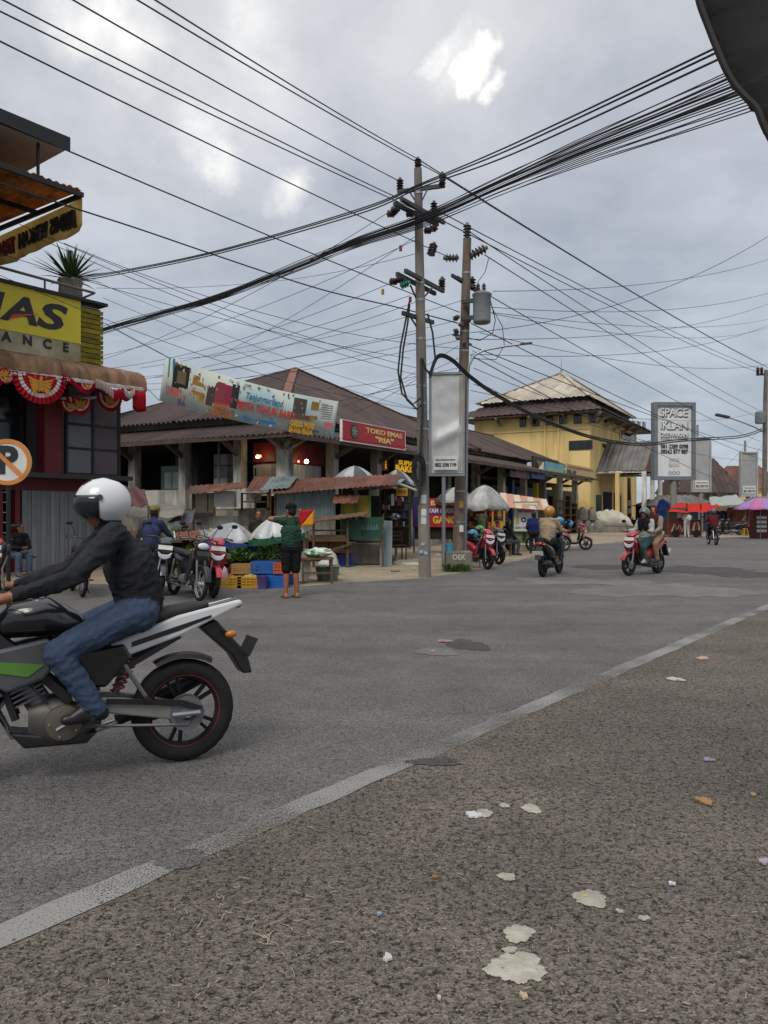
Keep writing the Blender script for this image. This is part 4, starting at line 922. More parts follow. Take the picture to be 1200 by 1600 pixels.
def bp(px, py, dy=0): a, z = bx_(px, py); return (a, -.02 + dy, z)
drape(b1_, [bp(-20, 571), bp(30, 580), bp(97, 588), bp(160, 597), bp(226, 606)], .10, BWHT, 'white_band')
drape(b1_, [bp(98, 583, -.02), bp(112, 592, -.02), bp(125, 604, -.03), bp(140, 606, -.02), bp(150, 592, -.02)], .14, BRED)
drape(b1_, [bp(148, 592, -.04), bp(160, 596, -.04), bp(176, 610, -.04)], .24, cloth('c9a9a8'))
drape(b1_, [bp(176, 612, -.05), bp(186, 608, -.05), bp(196, 612, -.05), bp(205, 606, -.05)], .26, BRED)
drape(b1_, [bp(206, 606, -.06), bp(214, 612, -.06), bp(226, 610, -.06)], .55, BRED)
drape(b1_, [bp(192, 606, -.07), bp(200, 612, -.07), bp(208, 606, -.07)], .2, BWHT)
for px, py in ((134, 600), (8, 588)): swag(b1_, bp(px, py)[0], -.06, bp(px, py)[2], .18)
b2_ = thing('bunting', 'second bunting with two golden birds hanging in the doorway behind the first', 'bunting', loc_in(FO, FR, 0, -.6, 4.3), FR)
def b2p(px, py): a, z = onplane(px, py, FO, FR, -.62); return a, z - 4.3
for px, py, r in ((125, 622, .42), (172, 616, .46), (110, 628, .30)):
    a, z = b2p(px, py); swag(b2_, a, 0, z, r, 0, .85)
drape(b2_, [(b2p(97, 620)[0], .02, b2p(97, 620)[1]), (b2p(140, 620)[0], .02, b2p(140, 620)[1]), (b2p(188, 609)[0], .02, b2p(188, 609)[1])], .07, BWHT, 'white_band')
MB().tube([(b2p(97, 618)[0], .02, b2p(97, 618)[1]), (b2p(188, 607)[0], .02, b2p(188, 607)[1])], .008).build('string', BLACK, b2_)
# agave in a pot on the parapet
pl = thing('potted_agave', 'spiky agave in a stone pot on the parapet of the finance shop', 'plant', loc_in(FO, FR, fp(110, 470, .35)[0], .35, 7.14))
MB().lathe([(.26, 0), (.31, .1), (.29, .4), (.33, .52), (.30, .56), (.26, .5)], 18).build('pot', CONC, pl, True)
MB().lathe([(.27, .5), (.02, .52)], 14).build('soil', DARK, pl)
AGV = mat('agave_leaf', '4a5f3c', rough=.5, col2='33482b', scale=3, rnd=.25)
rr = random.Random(3)
for k in range(46):
    az_ = k * 2.399; el = R(82 - 78 * (k / 46) ** .8 + rr.uniform(-6, 6)); L_ = rr.uniform(.85, 1.15); w = .052
    d = Vector((math.cos(az_) * math.cos(el), math.sin(az_) * math.cos(el), math.sin(el))); sd = Vector((-math.sin(az_), math.cos(az_), 0)); up = d.cross(sd) * -1
    vs = []
    for t, ww in ((0, .6), (.3, 1), (.65, .7), (1, .03)):
        p = Vector((0, 0, .56)) + d * L_ * t - Vector((0, 0, .14 * t * t * math.cos(el)))
        vs += [p - sd * w * ww, p - up * w * .35 * ww, p + sd * w * ww]
    MB().add(vs, [(3 * i + j, 3 * i + 3 + j, 3 * i + 4 + j, 3 * i + 1 + j) for i in range(3) for j in range(2)]).build('leaf', AGV, pl, True)
rl = thing('roof_rail', 'bare metal pipe rail running along the shop parapet past the agave', 'rail', loc_in(FO, FR, 0, 0, 7.14), FR)
za = 7.14
q0 = fp(-20, 412, -.1); q1 = fp(148, 458, -.1)
MB().tube([(q0[0], -.1, q0[1] - za), (q1[0], -.1, q1[1] - za), (q1[0] - .1, .6, q1[1] - za - .1)], .035, 6).build('pipe', mat('dull_pipe', '6e6662', var=.3), rl, True)
for px in (-10, 70): u = fp(px, 440, -.1)[0]; MB().cyl((u, -.1, 0), (u, -.1, q0[1] - za + (q1[1] - q0[1]) * (u - q0[0]) / (q1[0] - q0[0])), .025).build('upright', MATS['dull_pipe'], rl)
u, zz_ = fp(110, 392, .9); MB().bx(u - .05, u + .05, .85, .95, 0, zz_ - za).build('black_post', BLACK, rl)
# no-parking sign
ns = thing('no_parking_sign', 'round no parking sign with orange ring on a black post', 'road sign', (P(12, 722, 9.8).x, 9.8, 0), R(8))
zc = 1.5 + 78 / F * 9.8
SGO = paint('c9803c'); SGW = paint('cfcdc6')
MB().lathe([(.30, 0), (.30, .012), (0.001, .012)], 32, (0, 0, zc), Mx).build('disc', SGW, ns)
MB().lathe([(.30, .013), (.30, .02), (.245, .02), (.245, .013)], 32, (0, 0, zc), Mx).build('ring', SGO, ns)
text('P', ns, (.01, -.017, zc + .01), .33, DKT, bold=.06)
MB().beam((-.19, -.022, zc + .19), (.19, -.022, zc - .19), .055, .008, (0, 1, 0)).build('slash', SGO, ns)
MB().cyl((-.0, .03, 0), (0, .03, zc + .2), .028).build('post', BLACK, ns, True)

# ------------------------------------------------------------------ street banner across the junction
ev = thing('event_banner', 'long printed event banner strung on wires above the market roof', 'banner', P(259, 556, 19))
A0, A1, B0, B1 = P(259, 556, 19.0), P(249, 626, 19.0), P(529, 627, 22.0), P(521, 683, 22.0)
def evp(u, v):
    t = A0.lerp(B0, u); b = A1.lerp(B1, u); sag = -.13 * 4 * u * (1 - u) * (1 - .15 * v)
    return t.lerp(b, v) + Vector((0, 0, sag)) + Vector((.006, -.02, 0)) * math.sin(u * 17 + v * 3) - ev.location
def ev_quad(u0, u1, v0, v1, m, name, off=.015, n=None, skew=0.0, parent=None):
    n = n or max(2, int((u1 - u0) * 40)); vs = []
    for i in range(n + 1):
        for j in range(3):
            vs.append(evp(u0 + (u1 - u0) * i / n + skew * j / 2, v0 + (v1 - v0) * j / 2) + Vector((0, -off, 0)))
    return MB().add(vs, [(3 * i + j, 3 * i + 3 + j, 3 * i + 4 + j, 3 * i + 1 + j) for i in range(n) for j in range(2)]).build(name, m, parent or ev, True)
cl = ev_quad(0, 1, 0, 1, mat('banner_print', '9cb8bc', rough=.7, col2='c4c4b4', scale=.6, width=.12), 'cloth', 0, 60); cl.modifiers.new('thick', 'SOLIDIFY').thickness = .01
ev_quad(0, .05, 0, 1, mat('banner_blue', '3f86a8', col2='4f9ab0', rough=.7, scale=1), 'blue_edge', .012)
ev_quad(.05, .22, .88, 1, MATS['banner_blue'], 'blue_edge', .012); ev_quad(.93, .995, .8, 1, MATS['banner_blue'], 'blue_edge', .012)
ev_quad(.05, .13, .08, .62, paint('2c2a28'), 'dark_picture'); ev_quad(.07, .115, .22, .5, paint('7a6a4a'), 'portrait_print', .02)
for u0, u1, v0, v1, c in ((.03, .11, .62, .82, 'c4736c'), (.15, .22, .2, .42, 'b0863c'), (.15, .22, .55, .76, 'a8772e'), (.23, .27, .30, .8, '4a3a38'), (.27, .32, .18, .72, '8f3a44'), (.32, .36, .2, .7, 'a02c4a'), (.36, .40, .14, .72, '303534'), (.72, .80, .1, .55, '5a4f4a'), (.71, .84, .52, .66, '7a5c48'), (.83, .88, .12, .34, 'b08a3a'), (.83, .88, .5, .72, 'a8803a'), (.89, .98, .12, .58, 'd0d2cc'), (.92, .985, .62, .80, 'c4786c'), (.09, .13, .8, .98, '6a4a6a'), (.44, .63, .84, .93, '2f78b0'), (.84, .90, .76, .94, '6a5a8a')):
    ev_quad(u0, u1, v0, v1, paint(c), 'printed_picture', .017)
def ev_text(s, u, v, hgt, wd, m, shear=0, bold=.03):
    p = evp(u, v); q = evp(u + .02, v) - evp(u - .02, v); rz = math.atan2(q.y, q.x); ry = -math.atan2(q.z, math.hypot(q.x, q.y))
    o = text(s, ev, p + Vector((0, -.11, 0)), hgt, m, width=wd, shear=shear, bold=bold, ext=.004)
    o.rotation_euler = (Matrix.Rotation(rz, 3, 'Z') @ Matrix.Rotation(ry, 3, 'Y') @ Matrix.Rotation(R(90), 3, 'X')).to_euler(); return o
rr9 = random.Random(5)
for k in range(120):
    u = rr9.choice((rr9.uniform(.05, .22), rr9.uniform(.22, .41), rr9.uniform(.7, .99), rr9.uniform(.42, .7))); v = rr9.uniform(.05, .95)
    if .42 < u < .70 and .25 < v < .72: v = rr9.choice((.08, .12, .78, .95))
    if u > .89 and v < .6: continue
    w_, h_ = rr9.uniform(.010, .026), rr9.uniform(.06, .15); n_ = 9; ph = rr9.uniform(0, 6); col_ = rr9.choice(('8a5a50', '55504e', 'b09a60', '9a7a68', '5f8296', 'a89070', 'd0ccc0', '7a6a84', '6a8a7a', 'b0604c', '90a8b0', 'c8c8c0'))
    vs_ = [evp(u + w_ * math.cos(6.283 * i / n_) * (.7 + .4 * math.sin(3 * i + ph)) / 2, min(.98, max(.02, v + h_ * math.sin(6.283 * i / n_) * (.7 + .35 * math.cos(2 * i + ph)) / 2))) + Vector((0, -.012 - .0001 * k, 0)) for i in range(n_)]
    MB().add(vs_, [tuple(range(n_))]).build('printed_picture', paint(col_), ev)
ev_text('Tanjungsariland', .555, .34, .17, 1.15, paint('2a6f96'), .25); ev_text('PESTA TAHUN BARU', .57, .60, .2, 1.75, paint('c03a30'), .25, .05)
ev_text('SALEHO', .325, .76, .14, .42, paint('b85a24'), .1, .06); ev_text('ABAH LALA', .325, .93, .15, .62, paint('b85a24'), .1, .06)
ev_text('GARUDA WISNU', .795, .80, .15, .8, paint('d0a02a'), .1, .08); ev_text('SATRIA MUDA', .79, .96, .15, .78, paint('d0a02a'), .1, .08)
for k in range(7): ev_quad(.90, .97, .16 + k * .06, .175 + k * .06, DKT, 'printed_line', .022)
for a, b in ((A0, P(160, 503, 21)), (A1, P(228, 605, 19.5)), (B0, P(650, 600, 17.7)), (B1, P(640, 700, 23))): MB().tube([a - ev.location, b - ev.location], .008, 5).build('tie_rope', BLACK, ev)

# ------------------------------------------------------------------ market stalls in front of the hall
def box_at(px0, px1, py0, py1, d, dep, m, name, parent, bevel=0.0):
    a = P(px0, py1, d) - parent.location; b = P(px1, py0, d) - parent.location
    return MB().bx(a.x, b.x, a.y, a.y + dep, a.z, b.z).build(name, m, parent, bevel=bevel)
def sheet_at(p00, p10, p11, p01, m, name, parent, pitch=.12, amp=.012):
    """corrugated sheet between four (px,py,d) corners, ribs running from the first edge to the opposite one"""
    q = [P(*p) - parent.location for p in (p00, p10, p11, p01)]; L_ = (q[1] - q[0]).length; n = max(4, int(L_ / pitch * 4)); nn = (q[1] - q[0]).cross(q[3] - q[0]).normalized(); vs = []
    for i in range(n + 1):
        w = nn * amp * (1, 1, -1, -1)[i % 4]; vs += [q[0].lerp(q[1], i / n) + w, q[3].lerp(q[2], i / n) + w]
    o = MB().add(vs, [(2 * i, 2 * i + 2, 2 * i + 3, 2 * i + 1) for i in range(n)]).build(name, m, parent, fix=False); o.modifiers.new('thick', 'SOLIDIFY').thickness = .006; return o
def posts(parent, lst, m, r=.035):
    for px, py, d, top in lst:
        b = P(px, py, d) - parent.location; b.z = -parent.location.z; t = P(px, top, d) - parent.location; MB().beam(b, t, r * 2).build('post', m, parent)
GRN = paint('1e4c3e'); YELP = paint('a8902c'); TARPG = mat('grey_tarp', 'a9aaa6', rough=.55, col2='7d7e7c', scale=1.6, bump=.4, bscale=7)
SILT = mat('silver_tarp', 'b9bcbd', rough=.45, metal=.15, col2='8c9092', scale=2, bump=.5, bscale=8)
sk = thing('zinc_shack', 'market shack with zinc wall, rusty roof and yellow boarded end', 'stall', (P(478, 800, 22.6).x, 22.6, 0))
for k in range(6): sheet_at((433 + k * 15.2, 808, 22.6), (448 + k * 15.2, 808, 22.6), (448 + k * 15.2, 764, 22.6), (433 + k * 15.2, 764, 22.6), ZINC, 'wall_sheet', sk, .1)
box_at(433, 524, 808, 845, 22.65, .1, STAIN2, 'lower_wall', sk)
for k, c in enumerate((0, 1, 0, 0, 2, 0, 1, 0)):
    a = 424 + k * 24.5; sheet_at((a, 772 - k * 1.9, 22.1), (a + 25, 770 - k * 1.9, 22.1), (a + 32, 749 - k * 1.2, 24.0), (a + 7, 750 - k * 1.2, 24.0), (RUSTY, RUSTY, RUSTROOF)[c], 'roof_sheet', sk, .14)
for k in range(3): sheet_at((384 + k * 22, 768 - k * 2, 22.4), (408 + k * 22, 766 - k * 2, 22.4), (422 + k * 22, 744, 24.0), (398 + k * 22, 745, 24.0), (RUSTY, ZINC, ZINC)[k], 'roof_sheet', sk, .14)
for k in range(3): sheet_at((519 + k * 13, 787, 21.8), (532 + k * 13, 786, 21.8), (537 + k * 13, 772, 22.4), (524 + k * 13, 773, 22.4), RUSTY, 'awning_sheet', sk, .14)
for a, b in ((536, 556), (558, 577)): box_at(a, b, 774, 808, 22.7, .06, YELP, 'yellow_board', sk)
for px in (534, 557, 578): box_at(px - 1.5, px + 1.5, 765, 850, 22.62, .08, paint('4f7a3a'), 'green_post', sk)
box_at(428, 434, 765, 850, 22.62, .08, WOOD, 'corner_post', sk)
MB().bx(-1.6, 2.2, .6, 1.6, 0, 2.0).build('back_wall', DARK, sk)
# shelf booth with wall cabinets beside the shack
bo = thing('wooden_booth', 'open timber booth with white wall cabinets left of the zinc shack', 'stall', (P(365, 800, 22.8).x, 22.8, 0))
box_at(300, 333, 770, 806, 22.5, .35, mat('cream_board', 'b5ac96', col2='948b76', scale=2), 'cabinet', bo); box_at(334, 365, 767, 792, 22.3, .45, paint('b9b8b0'), 'cabinet', bo)
box_at(324, 325, 772, 800, 22.48, .02, DARK, 'cabinet_gap', bo); box_at(300, 333, 801, 807, 22.48, .02, paint('5b4a50'), 'cabinet_base', bo)
for k in range(3): sheet_at((292 + k * 28, 772 - k * 3, 21.9), (322 + k * 28, 770 - k * 3, 21.9), (328 + k * 28, 757 - k * 2, 23.0), (298 + k * 28, 759 - k * 2, 23.0), (RUSTROOF, RUSTY, RUSTY)[k], 'roof_sheet', bo, .14)
for a, b, c, e in ((376, 420, 794, 797), (376, 420, 770, 772), (380, 415, 783, 785), (376, 379, 770, 797), (417, 420, 768, 797), (397, 399, 770, 797)): box_at(a, b, c, e, 22.4, .1, WOOD, 'shelf_board', bo)
box_at(372, 424, 796, 836, 22.7, .12, STAIN2, 'lower_wall', bo); box_at(300, 372, 806, 842, 22.8, .12, STAIN, 'lower_wall', bo); box_at(385, 408, 770, 782, 22.9, .05, PANEL, 'back_panel', bo)
posts(bo, ((302, 800, 22.45, 770), (422, 800, 22.5, 764)), WOOD)
# low rack with green board, plank roof
rk = thing('plank_rack', 'rough timber rack with plank roof and green painted board', 'stall', (P(540, 800, 20.6).x, 20.6, 0))
for k in range(9):
    a = P(488 + k * 9.5, 816 - k * 1.2, 20.2) - rk.location; b = P(497 + k * 9.5, 809 - k * 1.1, 21.5) - rk.location
    MB().beam(a, b, .17, .03).build('roof_plank', WOOD, rk)
box_at(533, 565, 811, 843, 20.7, .04, GRN, 'green_board', rk); box_at(566, 597, 808, 842, 20.75, .04, GRN, 'green_board', rk)
q_ = P(577, 824, 20.69) - rk.location; sc2 = MB()
for k in range(6): sc2.tube([q_ + Vector((-.22 + k * .08, -.005, -.07)), q_ + Vector((-.19 + k * .08, -.005, .06 + .03 * (k % 3))), q_ + Vector((-.16 + k * .08, -.005, -.06))], .008, 4)
sc2.build('paint_scrawl', paint('8fa99c'), rk)
for a, b, c, e in ((480, 545, 842, 846), (480, 548, 860, 864), (484, 540, 828, 830), (484, 540, 836, 842)): box_at(a, b, c, e, 20.5, .25, WOOD, 'rail_plank', rk)
for k in range(2): box_at(488 + k * 26, 512 + k * 26, 846, 859, 20.72, .03, mat('brown_board', '7a5a40', col2='5c4230', scale=2), 'crate_board', rk)
posts(rk, ((490, 0 or 880, 20.5, 812), (543, 880, 20.5, 812), (480, 880, 20.45, 830), (598, 880, 20.8, 806)), WOOD, .03)
MB().beam(P(484, 870, 20.4) - rk.location, P(548, 850, 20.4) - rk.location, .05).build('brace', WOOD, rk)
zs_ = thing('leaning_zinc_sheet', 'flat sheet of zinc leaning upright beside the green board', 'metal sheet', (P(603, 0, 21.0).x, 21.0, 0))
a = P(594, 814, 21.0) - zs_.location; MB().add([(-.17, -.04, 0), (.17, -.04, 0), (.18, .08, a.z), (-.17, .08, a.z + .02), (-.17, -.02, 0), (.17, -.02, 0), (.18, .1, a.z), (-.17, .1, a.z + .02)], [(0, 1, 2, 3), (7, 6, 5, 4), (0, 4, 5, 1), (1, 5, 6, 2), (2, 6, 7, 3), (3, 7, 4, 0)]).build('sheet', ZINC, zs_)
cb = thing('concrete_trough', 'weathered concrete trough block on the dirt by the rack', 'concrete block', (P(578, 0, 21.6).x, 21.6, 0), R(6))
MB().bx(-.62, .5, -.2, .8, 0, .62).build('block', CONC, cb, bevel=.05); MB().bx(-.4, .42, -.05, .6, .62, .78).build('cap', CONC, cb, bevel=.06)
for k in range(9):
    o = MB().obox((0, 0, 0), (random.uniform(.12, .25), random.uniform(.1, .2), random.uniform(.06, .12)), (random.uniform(-.4, .4), random.uniform(-.4, .4), random.uniform(0, 3))).build('rubble_stone', CONC, cb, bevel=.02)
    o.location = (.62 + random.uniform(-.06, .14), -.1 + k * .1, .05 + random.uniform(0, .22))
# stools and chair
def chair(px, py, label, m=None):
    c = G(px, py); t = thing('wooden_chair', label, 'chair', c, R(20)); m = m or WOOD
    MB().bx(-.2, .2, -.2, .2, .43, .46).build('seat', m, t)
    for sx_ in (-.18, .18):
        for sy_ in (-.18, .18): MB().beam((sx_, sy_, 0), (sx_, sy_, .43 if sy_ < 0 else .9), .035).build('leg', m, t)
    for z in (.62, .75, .86): MB().bx(-.17, .17, .165, .19, z - .03, z + .03).build('back_slat', m, t)
chair(623, 874, 'plain wooden chair standing on the dirt beside the zinc panel', mat('chair_wood', '4d3424', var=.3))
# umbrellas
def umbrella(px, py_top, py_rim, rpx, d, label, cols, rim=None, pole_m=None, tilt=0.0, n=8, name='market_umbrella', saggy=0.0):
    c = P(px, py_rim, d); t = thing(name, label, 'umbrella', (c.x, c.y, 0)); r = rpx / F * d; z0 = c.z; hgt = (py_rim - py_top) / F * d
    MB().cyl((0, 0, 0), (0, 0, z0 + hgt), .02, n=8).build('pole', pole_m or STEEL, t, True)
    M = Matrix.Rotation(tilt, 3, 'Y'); ap = Vector((0, 0, z0 + hgt)); rr_ = random.Random(int(px))
    for k in range(n):
        a0, a1 = 2 * math.pi * k / n, 2 * math.pi * (k + 1) / n; vs = []; m = 6
        for i in range(m + 1):
            s = i / m
            for j in range(5):
                a = a0 + (a1 - a0) * j / 4; cut = 1 - .10 * math.sin(math.pi * j / 4) * s
                z = hgt * (1 - s ** 1.7) - (.04 + saggy * rr_.random()) * math.sin(math.pi * j / 4) * s - .02
                vs.append(M @ Vector((r * s * cut * math.cos(a), r * s * cut * math.sin(a), z)) + Vector((0, 0, z0)))
        o = MB().add(vs, [(5 * i + j, 5 * i + 5 + j, 5 * i + 6 + j, 5 * i + 1 + j) for i in range(m) for j in range(4)]).build('canopy_panel', cols[k % len(cols)], t, True)
        o.modifiers.new('thick', 'SOLIDIFY').thickness = .006
        MB().tube([ap + Vector((0, 0, -.04)), M @ Vector((r * .55 * math.cos(a0), r * .55 * math.sin(a0), hgt * .62 - .03)) + Vector((0, 0, z0)), M @ Vector((r * math.cos(a0), r * math.sin(a0), -.02)) + Vector((0, 0, z0))], .007, 5).build('rib', STEEL, t)
        if rim:
            vs = []
            for j in range(5):
                a = a0 + (a1 - a0) * j / 4; cut = 1 - .10 * math.sin(math.pi * j / 4); p = M @ Vector((r * cut * math.cos(a), r * cut * math.sin(a), -.065 - .0 * j)) + Vector((0, 0, z0)); vs += [p, p - Vector((0, 0, .13))]
            MB().add(vs, [(2 * j, 2 * j + 2, 2 * j + 3, 2 * j + 1) for j in range(4)]).build('valance', rim, t)
    return t
UBL = cloth('3c4a86'); DKU = mat('dark_umbrella_cloth', '4c4f52', rough=.5, col2='3a3c3e', scale=2)
umbrella(362, 815, 841, 43, 16.4, 'silver umbrella with blue valance over the vegetable stall', (SILT, mat('umbrella_grey', '8c9095', rough=.5, var=.25, bump=.4, bscale=8), SILT, TARPG), UBL, tilt=.10, saggy=.08)
umbrella(432, 806, 834, 45, 16.0, 'white tarp covered umbrella with green lining beside the flag man', (mat('white_tarp', 'c4c6c2', rough=.5, col2='9a9c98', scale=2, bump=.6, bscale=7), SILT), cloth('2a5a3e'), saggy=.14, tilt=-.12)
umbrella(554, 727, 756, 42, 24.6, 'black and silver umbrella above the zinc shack roof', (DKU, SILT, SILT))
umbrella(620, 733, 757, 30, 26.0, 'dark grey umbrella under the tobacco sign', (DKU, TARPG))
umbrella(592, 747, 761, 30, 23.6, 'pink and white umbrella peeking over the rusty roof', (cloth('c26a6c'), SILT))
umbrella(712, 760, 784, 36, 27.6, 'grey umbrella behind the silver billboard post', (SILT, DKU, TARPG))
umbrella(757, 757, 793, 40, 26.0, 'big grey tarp umbrella shading the food cart', (TARPG, mat('grey_tarp_light', 'b3b3ae', rough=.6, col2='8b8b88', scale=3, bump=.6, bscale=6)), saggy=.12)
umbrella(1188, 777, 795, 40, 42.0, 'pink and purple umbrella by the far street stalls', (cloth('b8709c'), cloth('9c80b4')), n=10)
# tarps and low roofs at the left of the vegetable stall
def tarp(name, label, corners, m, sag=.12, n=14, cat='tarp', poles=()):
    q = [P(*c) for c in corners]; c0 = Vector((sum(p.x for p in q) / 4, sum(p.y for p in q) / 4, 0)); t = thing(name, label, cat, c0); vs = []; rr_ = random.Random(len(label))
    for i in range(n + 1):
        for j in range(n + 1):
            u, v = i / n, j / n; p = q[0].lerp(q[1], u).lerp(q[3].lerp(q[2], u), v)
            p = p - Vector((0, 0, sag * 4 * u * (1 - u) * (.4 + v * (1 - v) * 2))) + Vector((0, 0, .03 * math.sin(u * 14 + v * 5) + rr_.uniform(-.012, .012))); vs.append(p - c0)
    o = MB().add(vs, [(i * (n + 1) + j, (i + 1) * (n + 1) + j, (i + 1) * (n + 1) + j + 1, i * (n + 1) + j + 1) for i in range(n) for j in range(n)]).build('cloth', m, t, True); o.modifiers.new('thick', 'SOLIDIFY').thickness = .008
    for k in poles: p = q[k] - c0; MB().cyl((p.x, p.y, 0), p, .025).build('pole', WOOD, t)
    return t
tarp('stall_tarp', 'cream tarp stretched below the stained white parapet', ((185, 806, 20.5), (285, 806, 20.5), (292, 788, 22.5), (190, 785, 22.5)), mat('cream_tarp', 'a29d8f', rough=.7, col2='7f7a6d', scale=1.5), .1, poles=(0, 1))
tarp('stall_tarp', 'dark grey tarp sloping down beside the cabinets', ((250, 824, 19.0), (300, 818, 19.0), (306, 792, 21.5), (268, 810, 21.5)), mat('black_tarp', '44454a', rough=.45, var=.3, scale=2), .1, poles=(0, 1))
tarp('stall_tarp', 'maroon domed tarp behind the passing rider', ((180, 795, 19.5), (232, 790, 19.5), (226, 764, 21), (185, 758, 21)), mat('maroon_tarp', '6a3a34', rough=.6, var=.3), .0, poles=(0, 1))
lr = thing('low_stall_roof', 'low rusty roof sheets over the dark stall behind the parked motorcycles', 'stall', (P(270, 0, 17.5).x, 17.5, 0))
for k in range(7): sheet_at((190 + k * 21, 846 - k * .6, 16.9), (212 + k * 21, 845 - k * .6, 16.9), (215 + k * 19, 829 - k * .4, 19.4), (194 + k * 19, 830 - k * .4, 19.4), (RUSTY, ZINC, RUSTY, mat('white_sheet', 'c2c2be', rough=.5, var=.3), RUSTY, RUSTY, ZINC)[k], 'roof_sheet', lr, .14)
posts(lr, ((195, 0, 17, 845), (262, 0, 17, 844), (332, 0, 17, 842), (200, 0, 19.3, 832), (325, 0, 19.3, 830)), WOOD)
box_at(192, 330, 850, 905, 19.5, .08, DARK, 'dark_back_board', lr); box_at(330, 470, 842, 900, 19.6, .08, DARK, 'dark_back_board', lr)  # added boards; the stall's inner shade is put into their dark colour
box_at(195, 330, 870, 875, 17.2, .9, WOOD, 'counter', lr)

for k in range(8): sheet_at((326 + k * 19, 843 - k * .5, 17.3), (346 + k * 19, 842 - k * .5, 17.3), (343 + k * 18, 829, 19.5), (324 + k * 18, 829, 19.5), (RUSTY, ZINC, RUSTROOF)[k % 3], 'roof_sheet', lr, .14)  # extra sheets added behind the umbrellas to keep the stall below dark
posts(lr, ((405, 0, 17.4, 842), (476, 0, 17.4, 840)), WOOD)
box_at(186, 332, 848, 912, 17.9, .06, DARK, 'dark_back_board', lr); box_at(332, 480, 842, 906, 18.4, .06, DARK, 'dark_back_board', lr)  # nearer added boards, dark colour standing in for shade under the roof
rs = random.Random(21)
for k in range(26):                                  # goods on and under the counter, bags hung below the sheets
    px = rs.uniform(196, 470); c_ = P(px, 0, rs.uniform(16.9, 17.7)); hung = k % 3 == 0
    o = lump('hanging_bag' if hung else 'goods_parcel', ('%s plastic bag hung below the low rusty roof' if hung else '%s parcel of goods under the low rusty roof') % ('green', 'dark', 'cream', 'brown', 'red')[k % 5], (c_.x, c_.y, rs.uniform(.75, .85) if hung else rs.choice((.02, .45))), (rs.uniform(.08, .16), .09, rs.uniform(.14, .2)), cloth(('5f8a3c', '2c2c2e', '9a917e', '6a4a34', '8a3030')[k % 5]), 'goods', k + 30); o['group'] = 'goods under the low roof'
def hang_cloth(px, py, d, w, h, col, label):
    p = P(px, py, d); mb_ = MB(); vs_ = [(w * (i / 10 - .5) * (1 - .25 * j / 6), .05 * math.sin(i * 1.4 + j), -h * j / 6) for i in range(11) for j in range(7)]
    o = mb_.add(vs_, [(7 * i + j, 7 * i + 7 + j, 7 * i + 8 + j, 7 * i + 1 + j) for i in range(10) for j in range(6)]).build('hanging_cloth', cloth(col), None, True, loc=p); o.modifiers.new('thick', 'SOLIDIFY').thickness = .006; tag(o, label, 'cloth')
hang_cloth(391, 842, 16.9, .12, .42, '6f9a34', 'lime green bag strip hanging under the white umbrella')
hang_cloth(420, 842, 16.9, .16, .3, '4a7a3a', 'dark green bag strip hanging beside the lime one')
hang_cloth(365, 845, 17.1, .3, .5, '3a2c28', 'brown cloth hanging under the silver umbrella')
# ------------------------------------------------------------------ vegetables, crates, sacks
def crate(px, py, w, dep, h, col, label, z=0.0, rz=0.0, y_off=0.0):
    c = G(px, py); t = thing('plastic_crate', label, 'crate', (c.x, c.y + y_off, z), rz); m = plastic(col)
    MB().bx(-w / 2, w / 2, 0, dep, .0, .02).build('base', m, t)
    for k in range(4):
        z0 = .02 + k * (h - .04) / 3.3
        s = MB(); s.bx(-w / 2, w / 2, 0, .015, z0, z0 + h * .15); s.bx(-w / 2, w / 2, dep - .015, dep, z0, z0 + h * .15); s.bx(-w / 2, -w / 2 + .015, .015, dep - .015, z0, z0 + h * .15); s.bx(w / 2 - .015, w / 2, .015, dep - .015, z0, z0 + h * .15); s.build('rail', m, t)
    for k in range(7):
        x = -w / 2 + .02 + (w - .04) * k / 6; MB().bx(x - .012, x + .012, .004, .02, .02, h - .01).build('rib', m, t)
    return t
CR = [crate(357, 919, .5, .35, .22, 'b08a2c', 'yellow crate at the end of the front row'), crate(391, 919, .52, .35, .22, 'b5862a', 'yellow crate second in the front row'), crate(431, 919, .45, .35, .24, '2458a8', 'blue crate in the front row beside the purple bucket'),
      crate(407, 919, .52, .35, .24, '2c5a9c', 'blue crate stacked above the purple bucket', .26, 0, .32), crate(440, 919, .42, .33, .22, 'b8562e', 'orange crate stacked on the blue ones', .26, 0, .3), crate(375, 918, .5, .35, .2, '9a7a4a', 'tan crate stacked behind the yellow ones', .24, 0, .36),
      crate(536, 885, .55, .4, .3, '2c5498', 'blue crate on the dirt under the plank rack'), crate(436, 916, .5, .35, .24, '2a62a8', 'blue crate behind the flag man', .0, 0, .4), crate(397, 916, .5, .35, .24, '2c5a9c', 'blue crate hidden behind the purple bucket', 0, 0, .36)]
bk = thing('bucket', 'purple bucket between the yellow and blue crates', 'bucket', G(410, 920)); MB().lathe([(.085, 0), (.11, .24), (.118, .25), (.104, .25), (.08, .02)], 16).build('body', plastic('5a4a88'), bk, True); MB().tube([(-.11, 0, .24), (-.08, -.03, .15), (0, -.11, .1), (.08, -.03, .15), (.11, 0, .24)], .005).build('handle', BLACK, bk)
